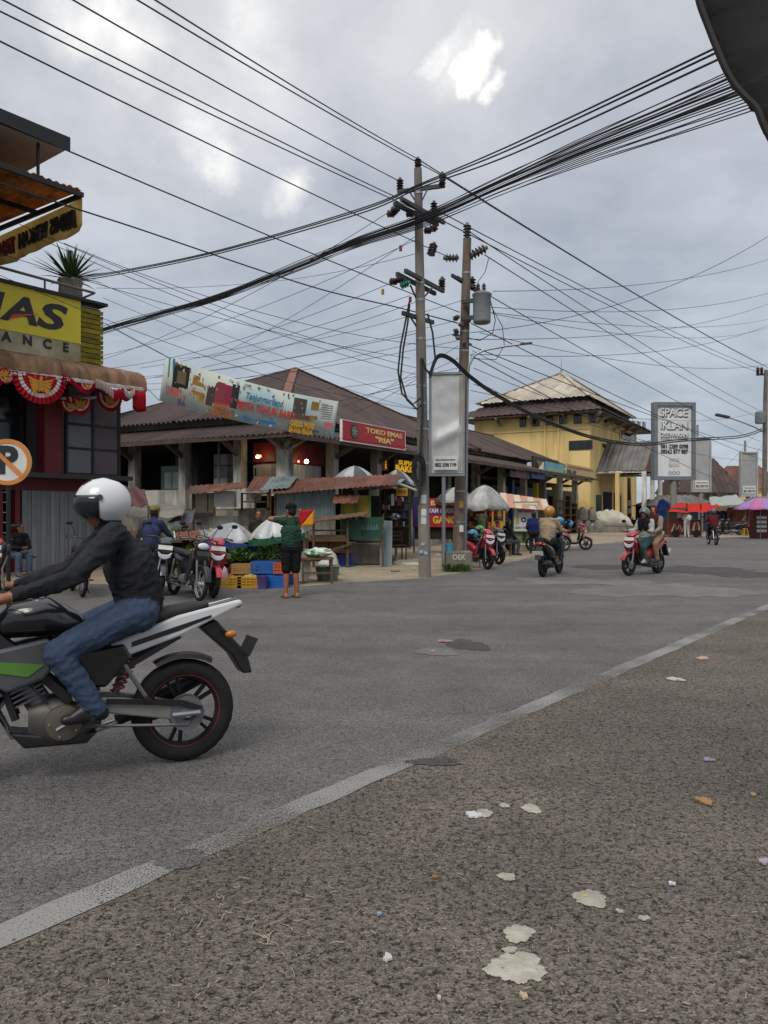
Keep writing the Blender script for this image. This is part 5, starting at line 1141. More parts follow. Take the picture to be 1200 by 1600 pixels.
def heap(name, label, px, py, z, w, hh, col, kind, n=60, d=None):
    c = G(px, py) if d is None else Vector(((px - CX) / F * d, d, 0)); c.z = z; rr_ = random.Random(int(px * 3)); mb = MB()
    for k in range(n):
        a = rr_.uniform(0, 6.28); r = w * math.sqrt(rr_.random()); p = Vector((r * math.cos(a), r * .6 * math.sin(a), hh * (1 - (r / w) ** 2) * rr_.uniform(.5, 1) + .02))
        if kind == 'round': mb.ell(p, (.035, .035, .03), 7, 5)
        elif kind == 'carrot':
            q = Vector((rr_.uniform(-1, 1), rr_.uniform(-1, 1), rr_.uniform(-.2, .3))).normalized() * .14; mb.cyl(p, p + q, .02, .004, 6)
        else:
            q = Vector((rr_.uniform(-1, 1), rr_.uniform(-1, 1), rr_.uniform(.1, 1))).normalized(); sd = q.orthogonal().normalized() * .04; mb.add([p, p + q * .09 + sd, p + q * .2, p + q * .09 - sd], [(0, 1, 2, 3)])
    o = mb.build(name, mat('veg_' + col, col, rough=.55, var=.35, scale=9), None, kind != 'leaf', loc=c); tag(o, label, 'vegetables', kind='stuff')
heap('carrots', 'heap of orange carrots beside the greens', 352, 915, .5, .2, .14, 'b5622c', 'carrot', 60, 16.2)
heap('leafy_greens', 'heap of leafy greens in front of the orange seller', 374, 915, .45, .26, .2, '4d6a34', 'leaf', 220, 15.9); heap('leafy_greens', 'heap of greens on the crates beside the flag man', 425, 915, .5, .3, .16, '55703a', 'leaf', 220, 15.8); heap('leafy_greens', 'greens laid out at the back of the stall', 400, 915, .5, .3, .2, '39542c', 'leaf', 160, 16.6)
heap('onions', 'pale onions in the yellow crate', 391, 917, .14, .22, .07, 'b3a05a', 'round', 60, 15.2); heap('tomatoes', 'red chillies and tomatoes in the end crate', 357, 917, .14, .2, .07, '9a5a2a', 'round', 60, 15.2)
vt = thing('vegetable_table', 'low plank table holding the vegetable heaps', 'table', (P(395, 0, 16.2).x, 16.0, 0))
MB().bx(-1.05, .75, 0, .9, .40, .44).build('top', WOOD, vt)
for x in (-1.0, -.2, .7): MB().bx(x - .03, x + .03, .45, .5, 0, .4).build('leg', WOOD, vt)
def sack(px, py, w, h, label, m=None, rz=0.0, lean=0.0, at=None):
    c = G(px, py) if at is None else Vector(at); t = MB(); rr_ = random.Random(int(px)); rings = []
    for k, (s, z) in enumerate(((.55, 0), (.95, .04), (1.05, .25), (.98, .55), (.85, .8), (.45, .92), (.3, .95), (.42, 1.0))):
        rings.append([(w / 2 * s * math.cos(a) * (1 + rr_.uniform(-.08, .08)) + lean * z, w / 2 * .75 * s * math.sin(a) * (1 + rr_.uniform(-.08, .08)), h * z) for a in [2 * math.pi * i / 14 for i in range(14)]])
    t.loft(rings); o = t.build('sack', m or mat('woven_sack', 'c2c0b8', rough=.7, col2='98958c', scale=5, bump=.6, bscale=14), None, True, loc=c, rot=(0, 0, rz)); return tag(o, label, 'sack')
sack(520, 898, .38, .62, 'tall white woven sack leaning beside the low table', None, .3, -.12); sack(507, 900, .34, .4, 'short white sack behind the low table'); sack(345, 917, .3, .45, 'pink printed sack beside the yellow crates', mat('pink_sack', 'b89aa0', col2='8f7a80', scale=6)); sack(470, 910, .3, .72, 'white sack standing behind the flag man', None, 0, .1)
tb = thing('low_table', 'small wooden table with bundled green and white cloth on top', 'table', G(496, 912), R(8))
MB().bx(-.34, .34, 0, .5, .5, .54).build('top', WOOD, tb)
for x in (-.3, .3):
    for y in (.04, .46): MB().beam((x, y, 0), (x, y, .5), .05).build('leg', WOOD, tb)
MB().bx(-.3, .3, .03, .06, .2, .24).build('stretcher', WOOD, tb)
c = G(496, 912); lump('cloth_bundle', 'green and white cloth bundle on the small table', (c.x, c.y + .22, .54), (.26, .18, .1), mat('green_white_cloth', '4f8a5a', col2='c4cac0', scale=9, width=.05, bump=.5, bscale=20), 'cloth', 3)
wt = thing('wash_tub', 'grey green plastic tub behind the cloth bundle', 'tub', (c.x + .15, c.y + .8, 0)); MB().lathe([(.22, 0), (.27, .3), (.29, .31), (.27, .33), (.25, .3), (.2, .03)], 20).build('body', plastic('5f7064'), wt, True)

# small shop with white edged roof beside the tall pole
wr = thing('snack_kiosk', 'open kiosk with white edged roof, yellow sign and crowded shelves beside the tall pole', 'stall', (P(610, 0, 24.2).x, 24.2, 0))
for k in range(5): sheet_at((552 + k * 14.5, 765 - k * 1.9, 23.4), (567 + k * 14.5, 763 - k * 1.9, 23.4), (577 + k * 14.5, 752 - k * 1.0, 25.6), (562 + k * 14.5, 753 - k * 1.0, 25.6), (ZINC, RUSTY, ZINC, PANEL, ZINC)[k], 'roof_sheet', wr, .14)
MB().tube([P(552, 765, 23.38) - wr.location, P(590, 760, 23.38) - wr.location, P(624, 756, 23.38) - wr.location, P(650, 766, 24.2) - wr.location], .035, 6).build('roof_edge', WHITE, wr, True)
box_at(619, 637, 762, 775, 23.5, .04, YELP, 'sign_board', wr); a_ = P(619, 768, 23.49) - wr.location; b_ = P(637, 768, 23.49) - wr.location
print_row(wr, a_.x + .03, b_.x - .03, a_.y, a_.z, .1, paint('a8442c'), 7, 31)
for px in (594, 602, 640): box_at(px - 1, px + 1, 762, 858, 23.9, .06, WOOD, 'post', wr)
for py in (783, 796, 808, 822): box_at(594, 640, py, py + 1.5, 24.0, .4, WOOD, 'shelf_board', wr)
rs = random.Random(77)
for k in range(34):
    py = (783, 796, 808, 822)[k % 4]; px = rs.uniform(596, 637); q = P(px, py, 24.05 + rs.uniform(0, .2)) - wr.location; h_ = rs.uniform(.1, .2); w_ = rs.uniform(.05, .1)
    (MB().obox((q.x, q.y, q.z + h_ / 2), (w_, .08, h_)) if k % 2 else MB().lathe([(w_ * .5, 0), (w_ * .5, h_ * .7), (w_ * .2, h_ * .85), (w_ * .2, h_)], 8, q)).build('packet' if k % 2 else 'jar', paint(rs.choice(('8a3030', 'b8b4a8', '6a4a30', '3a5a80', 'a8902c', '4a6a40', '2c2c2e', 'c8c4bc'))), wr)
box_at(592, 642, 765, 856, 24.7, .05, DARK, 'dark_back_board', wr); box_at(611, 616, 772, 790, 23.95, .02, WHITE, 'price_card', wr); box_at(620, 628, 778, 790, 23.95, .03, paint('7a2430'), 'hung_packets', wr)
lump('laundry_bundle', 'black and white bundle on the kiosk counter', P(617, 812, 23.7), (.16, .1, .1), mat('bw_bundle', 'c0bdb8', col2='2a2a2c', scale=14, width=.04), 'cloth', 17)
# ------------------------------------------------------------------ food carts and banners by the poles
rb = thing('stall_banner', 'red and purple printed banner of the meatball stall behind the poles', 'banner', (P(688, 0, 27.5).x, 27.5, 0), R(-12))
MB().bx(-.95, .85, 0, .02, .95, 2.0).build('cloth', mat('banner_red', 'a81f30', rough=.6, var=.2, scale=2), rb); MB().bx(-1.02, -.82, -.012, -.002, .95, 2.05).build('purple_edge', paint('2f2350'), rb); MB().bx(-.6, .6, -.012, -.002, 1.42, 1.66).build('purple_band', paint('5a2f78'), rb)
text('BAKSO', rb, (.1, -.012, 1.82), .16, CREAM, width=.9, bold=.05); text('AYAM BAKSO', rb, (.0, -.02, 1.54), .15, WHITE, width=1.15, bold=.05); text('GANG', rb, (.15, -.012, 1.2), .24, paint('d8b53a'), width=.85, bold=.06)
for x in (-.98, .82): MB().cyl((x, .05, 0), (x, .05, 2.1), .03).build('pole', paint('3a5a80'), rb)
for x in (-.5, .1, .5): MB().cyl((x, .1, 0), (x, .1, .95), .025).build('leg', paint('3a5a80'), rb)
MB().bx(-1, .85, .15, .2, .5, .95).build('bench_front', DARK, rb)
def food_cart(name, label, px, py, rz, w, dep, parts):
    c = G(px, py); t = thing(name, label, 'food cart', c, rz); return t
fc = thing('food_cart', 'yellow posted food cart with blue panels under the grey umbrella', 'food cart', (P(757, 0, 28.0).x, 28.0, 0), R(-8))
for x in (-.85, .3, .72): MB().bx(x - .03, x + .03, 0, .06, 0, 1.75).build('post', paint('b58a2a'), fc)
MB().bx(-.82, .7, .02, .8, .3, .8).build('body', paint('28508c'), fc); MB().bx(-.88, .76, -.06, .86, .8, .85).build('counter', WOOD, fc); MB().bx(-.88, .76, -.06, .86, 1.75, 1.8).build('roof', WOOD, fc)
for k in range(10): MB().obox((-.7 + .15 * k, .2 + .1 * (k % 3), 1.0 + .02 * (k % 2)), (.12, .09, .26), (0, 0, k)).build('snack_packet', paint(('b03030', 'c9a030', 'b8452c', 'd0b060')[k % 4]), fc)
for k in range(8): MB().obox((-.65 + .17 * k, .3, 1.45), (.13, .07, .22), (0, 0, k)).build('snack_packet', paint(('a82c38', 'c9a030', 'a83a2c')[k % 3]), fc)
MB().bx(-.82, .7, .5, .53, 1.2, 1.24).build('shelf', WOOD, fc); MB().bx(-.8, .28, .78, .8, .85, 1.75).build('back_panel', paint('7a2028'), fc)
for x in (-.6, .5): MB().lathe([(.2, -.03), (.22, 0), (.2, .03)], 16, (x, -.03, .22), Mx).build('wheel', RUBBER, fc)
pc = thing('food_cart', 'snack cart with pale striped roof and white printed poster', 'food cart', (P(822, 0, 29.0).x, 29.0, 0), R(-6))
for k in range(7):
    x = -.95 + k * .26; sheet_m = (mat('pale_roof_a', 'c4b09a', rough=.7, var=.2), mat('pale_roof_b', 'b0806a', rough=.7, var=.2))[k % 2]
    MB().add([(x, -.5, 1.70 - .02 * k), (x + .25, -.5, 1.68 - .02 * k), (x + .25, .9, 2.25 - .04 * k), (x, .9, 2.27 - .04 * k), (x, -.5, 1.68 - .02 * k), (x + .25, -.5, 1.66 - .02 * k), (x + .25, .9, 2.23 - .04 * k), (x, .9, 2.25 - .04 * k)], [(0, 1, 2, 3), (7, 6, 5, 4), (0, 4, 5, 1), (1, 5, 6, 2), (3, 2, 6, 7), (0, 3, 7, 4)]).build('roof_strip', sheet_m, pc)
MB().bx(-.8, .62, 0, .8, .3, .85).build('body', paint('6a7a58'), pc)
for x in (-.85, .68): MB().bx(x - .025, x + .025, -.02, .03, 0, 1.7).build('post', WOOD, pc); MB().bx(x - .025, x + .025, .78, .83, 0, 1.95).build('post', WOOD, pc)
po = MB().bx(-.46, .44, -.1, -.085, .78, 1.86).build('poster', paint('cdd0cc'), pc)
e = MB(); e.bx(-.49, .47, -.105, -.09, 1.86, 1.9); e.bx(-.49, .47, -.105, -.09, .74, .78); e.bx(-.49, -.46, -.105, -.09, .78, 1.86); e.bx(.44, .47, -.105, -.09, .78, 1.86); e.build('poster_edge', paint('5a8a3a'), pc)
print_row(po, -.38, .38, -.102, 1.75, .07, paint('8a2c20'), 12, 2); print_row(po, -.38, .38, -.102, 1.68, .05, paint('c09a30'), 12, 4); print_row(po, -.33, .31, -.102, 1.54, .13, paint('b0447c'), 8, 6)
for x, c in ((-.34, 'c9a030'), (.34, 'c05a28')): MB().prism([(x - .07, 1.0), (x + .07, 1.02), (x + .03, 1.38), (x - .02, 1.4)], -.105, -.087).build('food_picture', paint(c), po)
for x, w in ((-.1, .11), (.13, .08)): MB().lathe([(w, 0), (w, .012), (w * .4, .012), (w * .4, 0)], 12, (x, -.09, 1.2), Mx).build('food_picture', paint('55504c'), po)
print_row(po, -.42, -.16, -.102, .9, .09, paint('34529a'), 5, 7); print_row(po, -.14, .14, -.102, .9, .1, paint('a83848'), 5, 8); print_row(po, .16, .42, -.102, .9, .09, paint('4f8ab0'), 5, 9)
for x in (-.6, .5): MB().lathe([(.2, -.03), (.22, 0), (.2, .03)], 16, (x, .3, .22), Mx).build('wheel', RUBBER, pc)
MB().bx(-.3, .3, -.05, .3, 0, .22).build('stone_foot', CONC, pc)
for nm, lb, a, b, c_, e_, m, tx, tc2 in (('shop_banner', 'light blue banner hanging from the long eave', 852, 882, 721, 744, mat('sky_banner', '5aa0b8', rough=.7, col2='84b4bc', scale=1.5), '', None), ('shop_banner', 'cream banner with red and black words under the eave end', 884, 929, 724, 749, mat('cream_banner', 'c8b888', rough=.7, var=.2), 'x', None), ('shop_banner', 'dark blue banner with red oval under the eave', 797, 828, 728, 745, paint('22384c'), '', None), ('shop_banner', 'deep blue strip banner beside the light blue one', 830, 851, 736, 747, paint('1d5490'), '', None)):
    t, w, h = face_sign(nm, lb, a, b, c_, e_, MH_O, MH_R, .35, m, None, .02)
    if tx:
        print_row(t, -w * .9, w * .9, -.004, h * .82, h * .15, paint('a83a2c'), 18, 12); text('MILAR', t, (-w * .62, -.008, h * .5), h * .26, DKT, width=w * .6, bold=.05)
    elif '797' == str(a): MB().lathe([(w * .62, 0), (w * .62, .01), (.001, .011)], 20, (0, 0, h * .5), Matrix.Rotation(R(90), 3, 'X') @ Matrix.Diagonal((1, .3, 1))).build('oval_mark', paint('7a3a40'), t)
    elif a == 852: MB().bx(-w * .8, w * .8, -.012, -.002, h * .35, h * .6).build('print_band', paint('a8b890'), t)
tarp('cloth_awning', 'pale cloth awning hanging under the long eave', ((822, 742, 46), (852, 742, 47), (850, 722, 48), (824, 722, 47)), mat('pale_awning', 'b0aeaa', var=.25), .1, cat='awning')
for k, (x, y, z) in enumerate(((0, 0, 0), (.75, .25, 0), (1.5, .05, 0), (.4, .9, 0), (1.2, .8, 0), (.4, .1, .85), (1.1, .2, .85))):
    c = P(903, 0, 56); sack(0, 900, .85, 1.0, 'bulging grey sack in the heap in front of the shutters', mat('heap_sack', '8a867c', rough=.85, col2='666259', scale=4, bump=.5, bscale=12), k * 1.3, .06 * (-1) ** k, at=(c.x + x, c.y + y, z))['group'] = 'grey sacks by the shutters'
def draped_heap(name, label, c, wx, wy, hgt, m, seed):
    n1_, n2_ = 34, 22; vs_ = []
    for i in range(n1_ + 1):
        for j in range(n2_ + 1):
            u, v = 2 * i / n1_ - 1, 2 * j / n2_ - 1; e_ = max(0.0, 1 - abs(u) ** 3.2) * max(0.0, 1 - abs(v) ** 3.2); q = Vector((u * 2.2, v * 1.6, seed))
            z_ = hgt * e_ ** .55 * (.82 + .25 * mnoise.noise(q) + .12 * mnoise.noise(q * 2.7)) + .05 * (.5 - abs(mnoise.noise(q * 3.5)))
            vs_.append((u * wx * (1 + .04 * mnoise.noise(q * 3)), v * wy, max(.0, z_)))
    o = MB().add(vs_, [(i * (n2_ + 1) + j, (i + 1) * (n2_ + 1) + j, (i + 1) * (n2_ + 1) + j + 1, i * (n2_ + 1) + j + 1) for i in range(n1_) for j in range(n2_)]).build(name, m, None, True, loc=c); o.modifiers.new('thick', 'SOLIDIFY').thickness = .01; return tag(o, label, 'goods')
draped_heap('covered_heap', 'large heap of goods under pale crumpled sheeting by the yellow building', (P(950, 0, 57).x, 57, .42), 1.6, 1.1, 1.35, mat('pale_sheeting', 'b3afa2', rough=.8, col2='8c8878', scale=2, bump=.4, bscale=6), 3)
o = MB().bx(-1.7, 1.6, -1.2, 1.2, 0, .42).build('concrete_plinth', CONC, None, loc=(P(950, 0, 57).x, 57, 0)); tag(o, 'low concrete plinth under the covered heap', 'plinth')
for k in range(2):
    t = thing('slatted_rack', ('timber slatted rack leaning by the blue shutter', 'lower timber rack beside the sacks')[k], 'rack', (P(878 + 10 * k, 0, 52 + k).x, 52 + k, 0), R(20))
    for z in range(5 - k): MB().bx(-.7, .7, 0, .5, .25 + z * .5, .31 + z * .5).build('slat', WOOD, t)
    for x in (-.7, .7): MB().bx(x - .05, x + .05, -.05, .55, 0, 2.6 - .5 * k).build('upright', WOOD, t)
# right hand street stalls
RA = cloth('c0342a')
rc = thing('food_cart', 'red painted cart with glass case and red cloth awning', 'food cart', (P(1072, 0, 44.5).x, 44.5, 0))
MB().bx(-.95, .9, 0, .9, .12, 1.05).build('body', mat('red_cart', '6e2a28', col2='5a201f', scale=2, rough=.6), rc); MB().bx(-.9, .05, .05, .85, 1.05, 1.75).build('glass_case', mat('case_glass', '4a5458', rough=.15, var=.3), rc)
for x in (-.95, .05, .88): MB().bx(x - .03, x + .03, -.02, .05, 0, 2.0).build('post', paint('5a2a24'), rc)
MB().bx(-.5, -.2, .03, .045, 1.15, 1.45).build('notice', WHITE, rc)
g = MB()
for k, pts in enumerate((((-.85, .35), (-.7, .8), (-.55, .4), (-.4, .75), (-.25, .35), (-.1, .7)), ((.4, .4), (.5, .85), (.7, .9), (.78, .5), (.6, .35), (.42, .45)))): g.tube([(x, -.012, z) for x, z in pts], .045, 5)
g.build('graffiti', paint('a8a888'), rc)
for x in (-.6, .6): MB().lathe([(.22, -.03), (.24, 0), (.22, .03)], 14, (x, -.03, .24), Mx).build('wheel', RUBBER, rc)
tarp('cart_awning', 'bright red cloth awning sagging over the red cart', ((1044, 800, 43.9), (1116, 799, 43.9), (1106, 785, 45.8), (1056, 786, 45.8)), RA, .08, cat='awning', poles=(0, 1))
tarp('cart_awning', 'small red cloth flap beside the cart awning', ((1104, 799, 43.6), (1118, 797, 43.6), (1123, 787, 44.6), (1110, 790, 44.6)), RA, .02, cat='awning', poles=(0,))
lump('blue_tarp_bundle', 'crumpled blue tarp bundle beside the white billboard post', (P(1037, 0, 48).x, 48, .3), (.62, .5, .95), cloth('24407c'), 'tarp', 4)
dr = thing('drinks_rack', 'maroon display cabinet with white labels under the pink umbrella', 'cabinet', (P(1190, 0, 43).x, 43, 0))
MB().bx(-.45, .45, 0, .5, 0, 1.6).build('cabinet', paint('5e2226'), dr)
for z in (.35, .6, .85, 1.1): MB().bx(-.28, .28, -.012, -.0, z, z + .16).build('label_strip', WHITE, dr)
st = thing('plastic_stool', 'yellow plastic stool beside the maroon cabinet', 'stool', G(1164, 837)); MB().lathe([(.17, .42), (.18, .45), (.001, .46)], 12).build('seat', plastic('c0902c'), st)
for a in range(4): MB().beam((.2 * math.cos(a * 1.57 + .8), .2 * math.sin(a * 1.57 + .8), 0), (.14 * math.cos(a * 1.57 + .8), .14 * math.sin(a * 1.57 + .8), .42), .05).build('leg', plastic('c0902c'), st)
# far row of shops and roofs
def far_shop(label, px0, px1, py_eave, py_ridge, d, wall, roof, name='roadside_shop', dep=7):
    a, b = P(px0, py_eave, d), P(px1, py_eave, d); t = thing(name, label, 'building', ((a.x + b.x) / 2, d, 0)); w = (b.x - a.x) / 2
    MB().bx(-w + .3, w - .3, .6, dep, 0, a.z).build('wall', wall, t); zr = P(px0, py_ridge, d + dep / 2).z
    roof_slope(t, (-w, 0, a.z - .1), (w, 0, a.z - .1), (0, dep / 2, zr - a.z + .1), min(w * .5, dep / 2), 2 * w - min(w * .5, dep / 2), roof, pitch=.5, amp=.03)
    roof_slope(t, (-w, dep, a.z - .1), (-w, 0, a.z - .1), (min(w * .5, dep / 2), 0, zr - a.z + .1), dep / 2, dep / 2 + .01, roof, pitch=.5, amp=.03)
    roof_slope(t, (w, 0, a.z - .1), (w, dep, a.z - .1), (-min(w * .5, dep / 2), 0, zr - a.z + .1), dep / 2, dep / 2 + .01, roof, pitch=.5, amp=.03)
    n = max(2, int(w / 1.5))
    for k in range(n):
        x0 = -w + .6 + (2 * w - 1.2) / n * k; MB().bx(x0 + .1, x0 + (2 * w - 1.2) / n - .15, .5, .58, .1, min(a.z - .5, 2.6)).build('shop_opening', (DARK, paint('35526a'), DARK)[k % 3], t)
    return t
far_shop('brown roofed shop behind the second grey billboard', 1060, 1165, 768, 716, 76, STAIN2, BROOF)
far_shop('low brown roofed shop at the far end of the street', 1130, 1235, 762, 728, 92, YEL, RUSTROOF)
far_shop('low dark shop row behind the red cart', 1020, 1130, 788, 774, 60, DARK, PORCH, dep=5)
far_shop('blue fronted kiosk behind the parked black scooters', 1118, 1180, 796, 782, 56, paint('4a6a80'), RUSTY, dep=4)
far_shop('dark kiosk behind the pink umbrella', 1170, 1290, 790, 776, 52, paint('6a3a34'), PORCH, dep=4)
far_shop('distant roadside houses beyond the pole', 1250, 1500, 770, 740, 90, YEL, BROOF)
tarp('stall_tarp', 'pale tarp roof over the stalls behind the red cart', ((1110, 790, 50), (1165, 786, 50), (1150, 772, 53), (1108, 776, 53)), mat('pale_tarp', '9aa39a', var=.3), .15, poles=(0, 1))
# ------------------------------------------------------------------ motorcycles (local +x is forwards, wheels on z = 0)
def ring_xz(c, w, h, n=14, p=2.6, lean=0.0):
    """superellipse section across the bike at c = (x, z); w, h are half width and half height; lean tips it along x"""
    out = []
    for k in range(n):
        t = 2 * math.pi * k / n; cs, sn = math.cos(t), math.sin(t)
        y = w * math.copysign(abs(cs) ** (2 / p), cs); z = h * math.copysign(abs(sn) ** (2 / p), sn)
        out.append((c[0] + z * math.sin(lean), y, c[1] + z * math.cos(lean)))
    return out
def shell(name, secs, m, parent, p=2.6, off=0.0):
    """body panel lofted through sections (x, z, half width, half height[, lean])"""
    mb = MB(); mb.loft([[(a, b + off, c) for a, b, c in ring_xz((s[0], s[1]), s[2], s[3], 14, p, s[4] if len(s) > 4 else 0.0)] for s in secs])
    return mb.build(name, m, parent, True)
def side_panel(name, poly, y0, y1, m, parent, bev=.012):
    return MB().prism(poly, y0, y1).build(name, m, parent, bevel=bev)
RIMM = mat('rim_black', '26272a', rough=.35, metal=.4, var=.2); DISC = mat('brake_disc', '8d8d8f', rough=.3, metal=.8, var=.2)
LENSW = mat('headlight_lens', 'c9cdd0', rough=.1, var=.15, spec=.7); LENSR = mat('tail_lens', '9c1414', rough=.15, var=.2, spec=.6); LENSO = mat('indicator_lens', 'c0701c', rough=.2, var=.2)
SEATM = mat('seat_vinyl', '1c1c1e', rough=.6, var=.3, bump=.2, bscale=40); PLATE = paint('bfc0bc'); PLATEB = paint('26282a')
_wheel_cache = {}
def wheel(parent, x, r, w, style, rim_m, name='wheel', front=True):
    key = (round(r, 3), round(w, 3), style, rim_m.name)
    if key not in _wheel_cache:
        t = MB(); n = 30; tr = w * .55
        t.loft([[((r - tr + tr * math.cos(a) + (.004 if (i_ % 2) and abs(math.sin(a)) > .25 and math.cos(a) > .2 else 0)) * math.cos(u), w / 2 * math.sin(a) * 1.05, (r - tr + tr * math.cos(a)) * math.sin(u)) for a in [2 * math.pi * k / 12 for k in range(12)]] for i_, u in enumerate([2 * math.pi * i / (n * 2) for i in range(n * 2)])], False, True)
        q = MB(); ri = r - tr * 1.55
        q.loft([[(rad * math.cos(u), yy, rad * math.sin(u)) for rad, yy in ((ri + .012, -w * .36), (ri - .012, -w * .30), (ri - .016, w * .30), (ri + .012, w * .36))] for u in [2 * math.pi * i / n for i in range(n)]], False, True)
        q.cyl((0, -.06, 0), (0, .06, 0), .04, n=12)
        if style == 'spoke':
            for k in range(28):
                a = 2 * math.pi * k / 28; b = a + (.35 if k % 2 else -.35); s = .035 if k % 4 < 2 else -.035
                q.cyl((.035 * math.cos(a), s, .035 * math.sin(a)), (ri * math.cos(b), s * .2, ri * math.sin(b)), .0028, n=4, cap=False)
        else:
            for k in range(5):
                a = 2 * math.pi * k / 5
                for da in (-.16, .16): q.beam((.03 * math.cos(a), 0, .03 * math.sin(a)), (ri * math.cos(a + da), 0, ri * math.sin(a + da)), .03, .02)
        d = MB(); d.lathe([(.045, -.004), (.105, -.004), (.105, .0), (.045, .0)], 20, (0, .062, 0), Mx)
        _wheel_cache[key] = tuple(m.build(nm, mm, None, True) for m, nm, mm in ((t, 'tyre', RUBBER), (q, 'rim', rim_m), (d, 'brake_disc', DISC)))
        first = True
    else: first = False
    e = bpy.data.objects.new(name, None); COL.objects.link(e); e.parent = parent; e.location = (x, 0, r); e.empty_display_size = .05; e.rotation_euler = (0, random.uniform(0, 6), 0)
    for o in _wheel_cache[key]:
        if first: o.parent = e
        else:
            c = o.copy(); COL.objects.link(c); c.parent = e
    return e
def rider_controls(t, bx_, bz, m, w=.33, mirrors=True, rise=.05):
    MB().tube([(bx_ - .10, -w, bz + rise - .02), (bx_ - .02, -w * .55, bz + rise), (bx_ + .02, 0, bz), (bx_ - .02, w * .55, bz + rise), (bx_ - .10, w, bz + rise - .02)], .011, 8).build('handlebar', BLACK, t, True)
    for s in (-1, 1):
        MB().cyl((bx_ - .035, s * w * .66, bz + rise - .002), (bx_ - .105, s * w * 1.03, bz + rise - .022), .018, n=10).build('grip', RUBBER, t, True)
        MB().tube([(bx_ - .0, s * w * .62, bz + rise), (bx_ + .03, s * w * .75, bz + rise - .005), (bx_ - .03, s * w, bz + rise - .02)], .006, 5).build('lever', CHROME, t, True)
        if mirrors:
            MB().tube([(bx_ - .03, s * w * .6, bz + rise), (bx_ - .02, s * w * .72, bz + rise + .12), (bx_ - .05, s * w * .9, bz + rise + .20)], .007, 5).build('mirror_stalk', BLACK, t, True)
            MB().ell((bx_ - .05, s * (w * .9 + .03), bz + rise + .23), (.014, .062, .04), 12, 6).build('mirror', BLACK, t, True)
def scooter(label, loc, rz, col, col2='1e1e20', group=None, lean=0.0, plate=PLATE, style='cast', rim=None, name='scooter', mirrors=True, red_rim=False):
    t = thing(name, label, 'motorcycle', loc, rz, group); t.rotation_euler = (lean, 0, rz); m = paint(col, .3, .6); k2 = paint(col2, .35, .3); rim = rim or RIMM; r = .265
    wheel(t, .62, r, .08, style, rim); wheel(t, -.60, r, .09, style, rim)
    for s in (-1, 1): MB().tube([(.62, s * .075, r), (.56, s * .075, .45), (.50, s * .05, .66)], [.02, .022, .022], 8).build('fork_leg', CASTMETAL, t, True)
    f = MB(); f.loft([[(.62 + rad * math.cos(a), y, r + rad * math.sin(a)) for y, rad in ((-.056, .272), (-.05, .298), (0, .312), (.05, .298), (.056, .272), (0, .30))] for a in [R(22 + 105 * k / 12) for k in range(13)]]); f.build('front_fender', m, t, True)
    shell('front_cowl', ((.46, .90, .09, .05, .9), (.52, .84, .15, .07, .9), (.56, .76, .18, .09, .7), (.53, .66, .19, .08, .4), (.46, .56, .17, .05, .2)), m, t); shell('lower_apron', ((.47, .58, .15, .05), (.42, .46, .14, .05), (.36, .32, .12, .04)), k2, t)
    shell('leg_shield', ((.36, .88, .10, .035, 1.4), (.37, .72, .20, .04, 1.4), (.36, .55, .21, .04, 1.4), (.31, .38, .17, .04, 1.2)), k2, t)
    shell('handle_cowl', ((.60, .925, .07, .022, .3), (.53, .965, .13, .05, .3), (.43, 1.0, .15, .055), (.34, 1.0, .10, .04), (.29, .99, .05, .03)), m, t)
    MB().prism([(-.13, .79), (-.05, .74), (.05, .74), (.13, .79), (.10, .69), (.03, .655), (-.03, .655), (-.10, .69)], .585, .645, 'yz').build('headlight', LENSW, t, bevel=.012)
    for s in (-1, 1): MB().ell((.53, s * .135, .80), (.05, .035, .022), 10, 6).build('indicator', LENSO, t, True)
    rider_controls(t, .38, 1.0, BLACK, .33, mirrors)
    shell('floorboard', ((.36, .30, .13, .05), (.20, .27, .17, .05), (-.02, .28, .16, .06), (-.10, .36, .14, .1)), k2, t)
    shell('rear_body', ((.02, .42, .10, .12), (-.10, .52, .15, .17), (-.35, .60, .16, .14), (-.60, .70, .13, .09), (-.82, .80, .07, .05), (-.90, .83, .03, .02)), m, t)
    shell('seat', ((.05, .72, .08, .03), (-.08, .755, .13, .05), (-.30, .765, .15, .055), (-.50, .80, .135, .055), (-.72, .84, .10, .045), (-.80, .86, .04, .02)), SEATM, t)
    MB().tube([(-.60, .10, .86), (-.84, .09, .90), (-.90, 0, .91), (-.84, -.09, .90), (-.60, -.10, .86)], .014, 6).build('grab_rail', BLACK, t, True)
    MB().ell((-.89, 0, .775), (.03, .09, .04), 12, 6).build('tail_light', LENSR, t, True)
    for s in (-1, 1): MB().ell((-.85, s * .11, .76), (.04, .03, .022), 8, 6).build('indicator', LENSO, t, True)
    MB().prism([(-.82, .72), (-.88, .72), (-1.0, .42), (-.95, .42)], -.07, .07).build('rear_mudguard', BLACK, t, bevel=.01)
    MB().obox((-.965, 0, .56), (.006, .25, .11), (0, R(-20), 0)).build('number_plate', plate, t); MB().obox((.615, 0, .865), (.006, .25, .085), (0, R(-25), 0)).build('number_plate', plate, t)
    shell('engine', ((.0, .28, .09, .09), (-.18, .28, .12, .12), (-.42, .27, .10, .09), (-.62, .27, .06, .06)), CASTMETAL, t, off=.04)
    MB().tube([(-.1, -.1, .2), (-.3, -.13, .22)], .02, 6).build('exhaust_pipe', BLACK, t, True); MB().tube([(-.3, -.14, .23), (-.5, -.15, .28), (-.85, -.16, .36)], [.035, .055, .05], 10).build('exhaust_muffler', BLACK, t, True)
    MB().tube([(-.55, .11, .30), (-.48, .12, .62)], .028, 8).build('shock_absorber', BLACK, t, True)
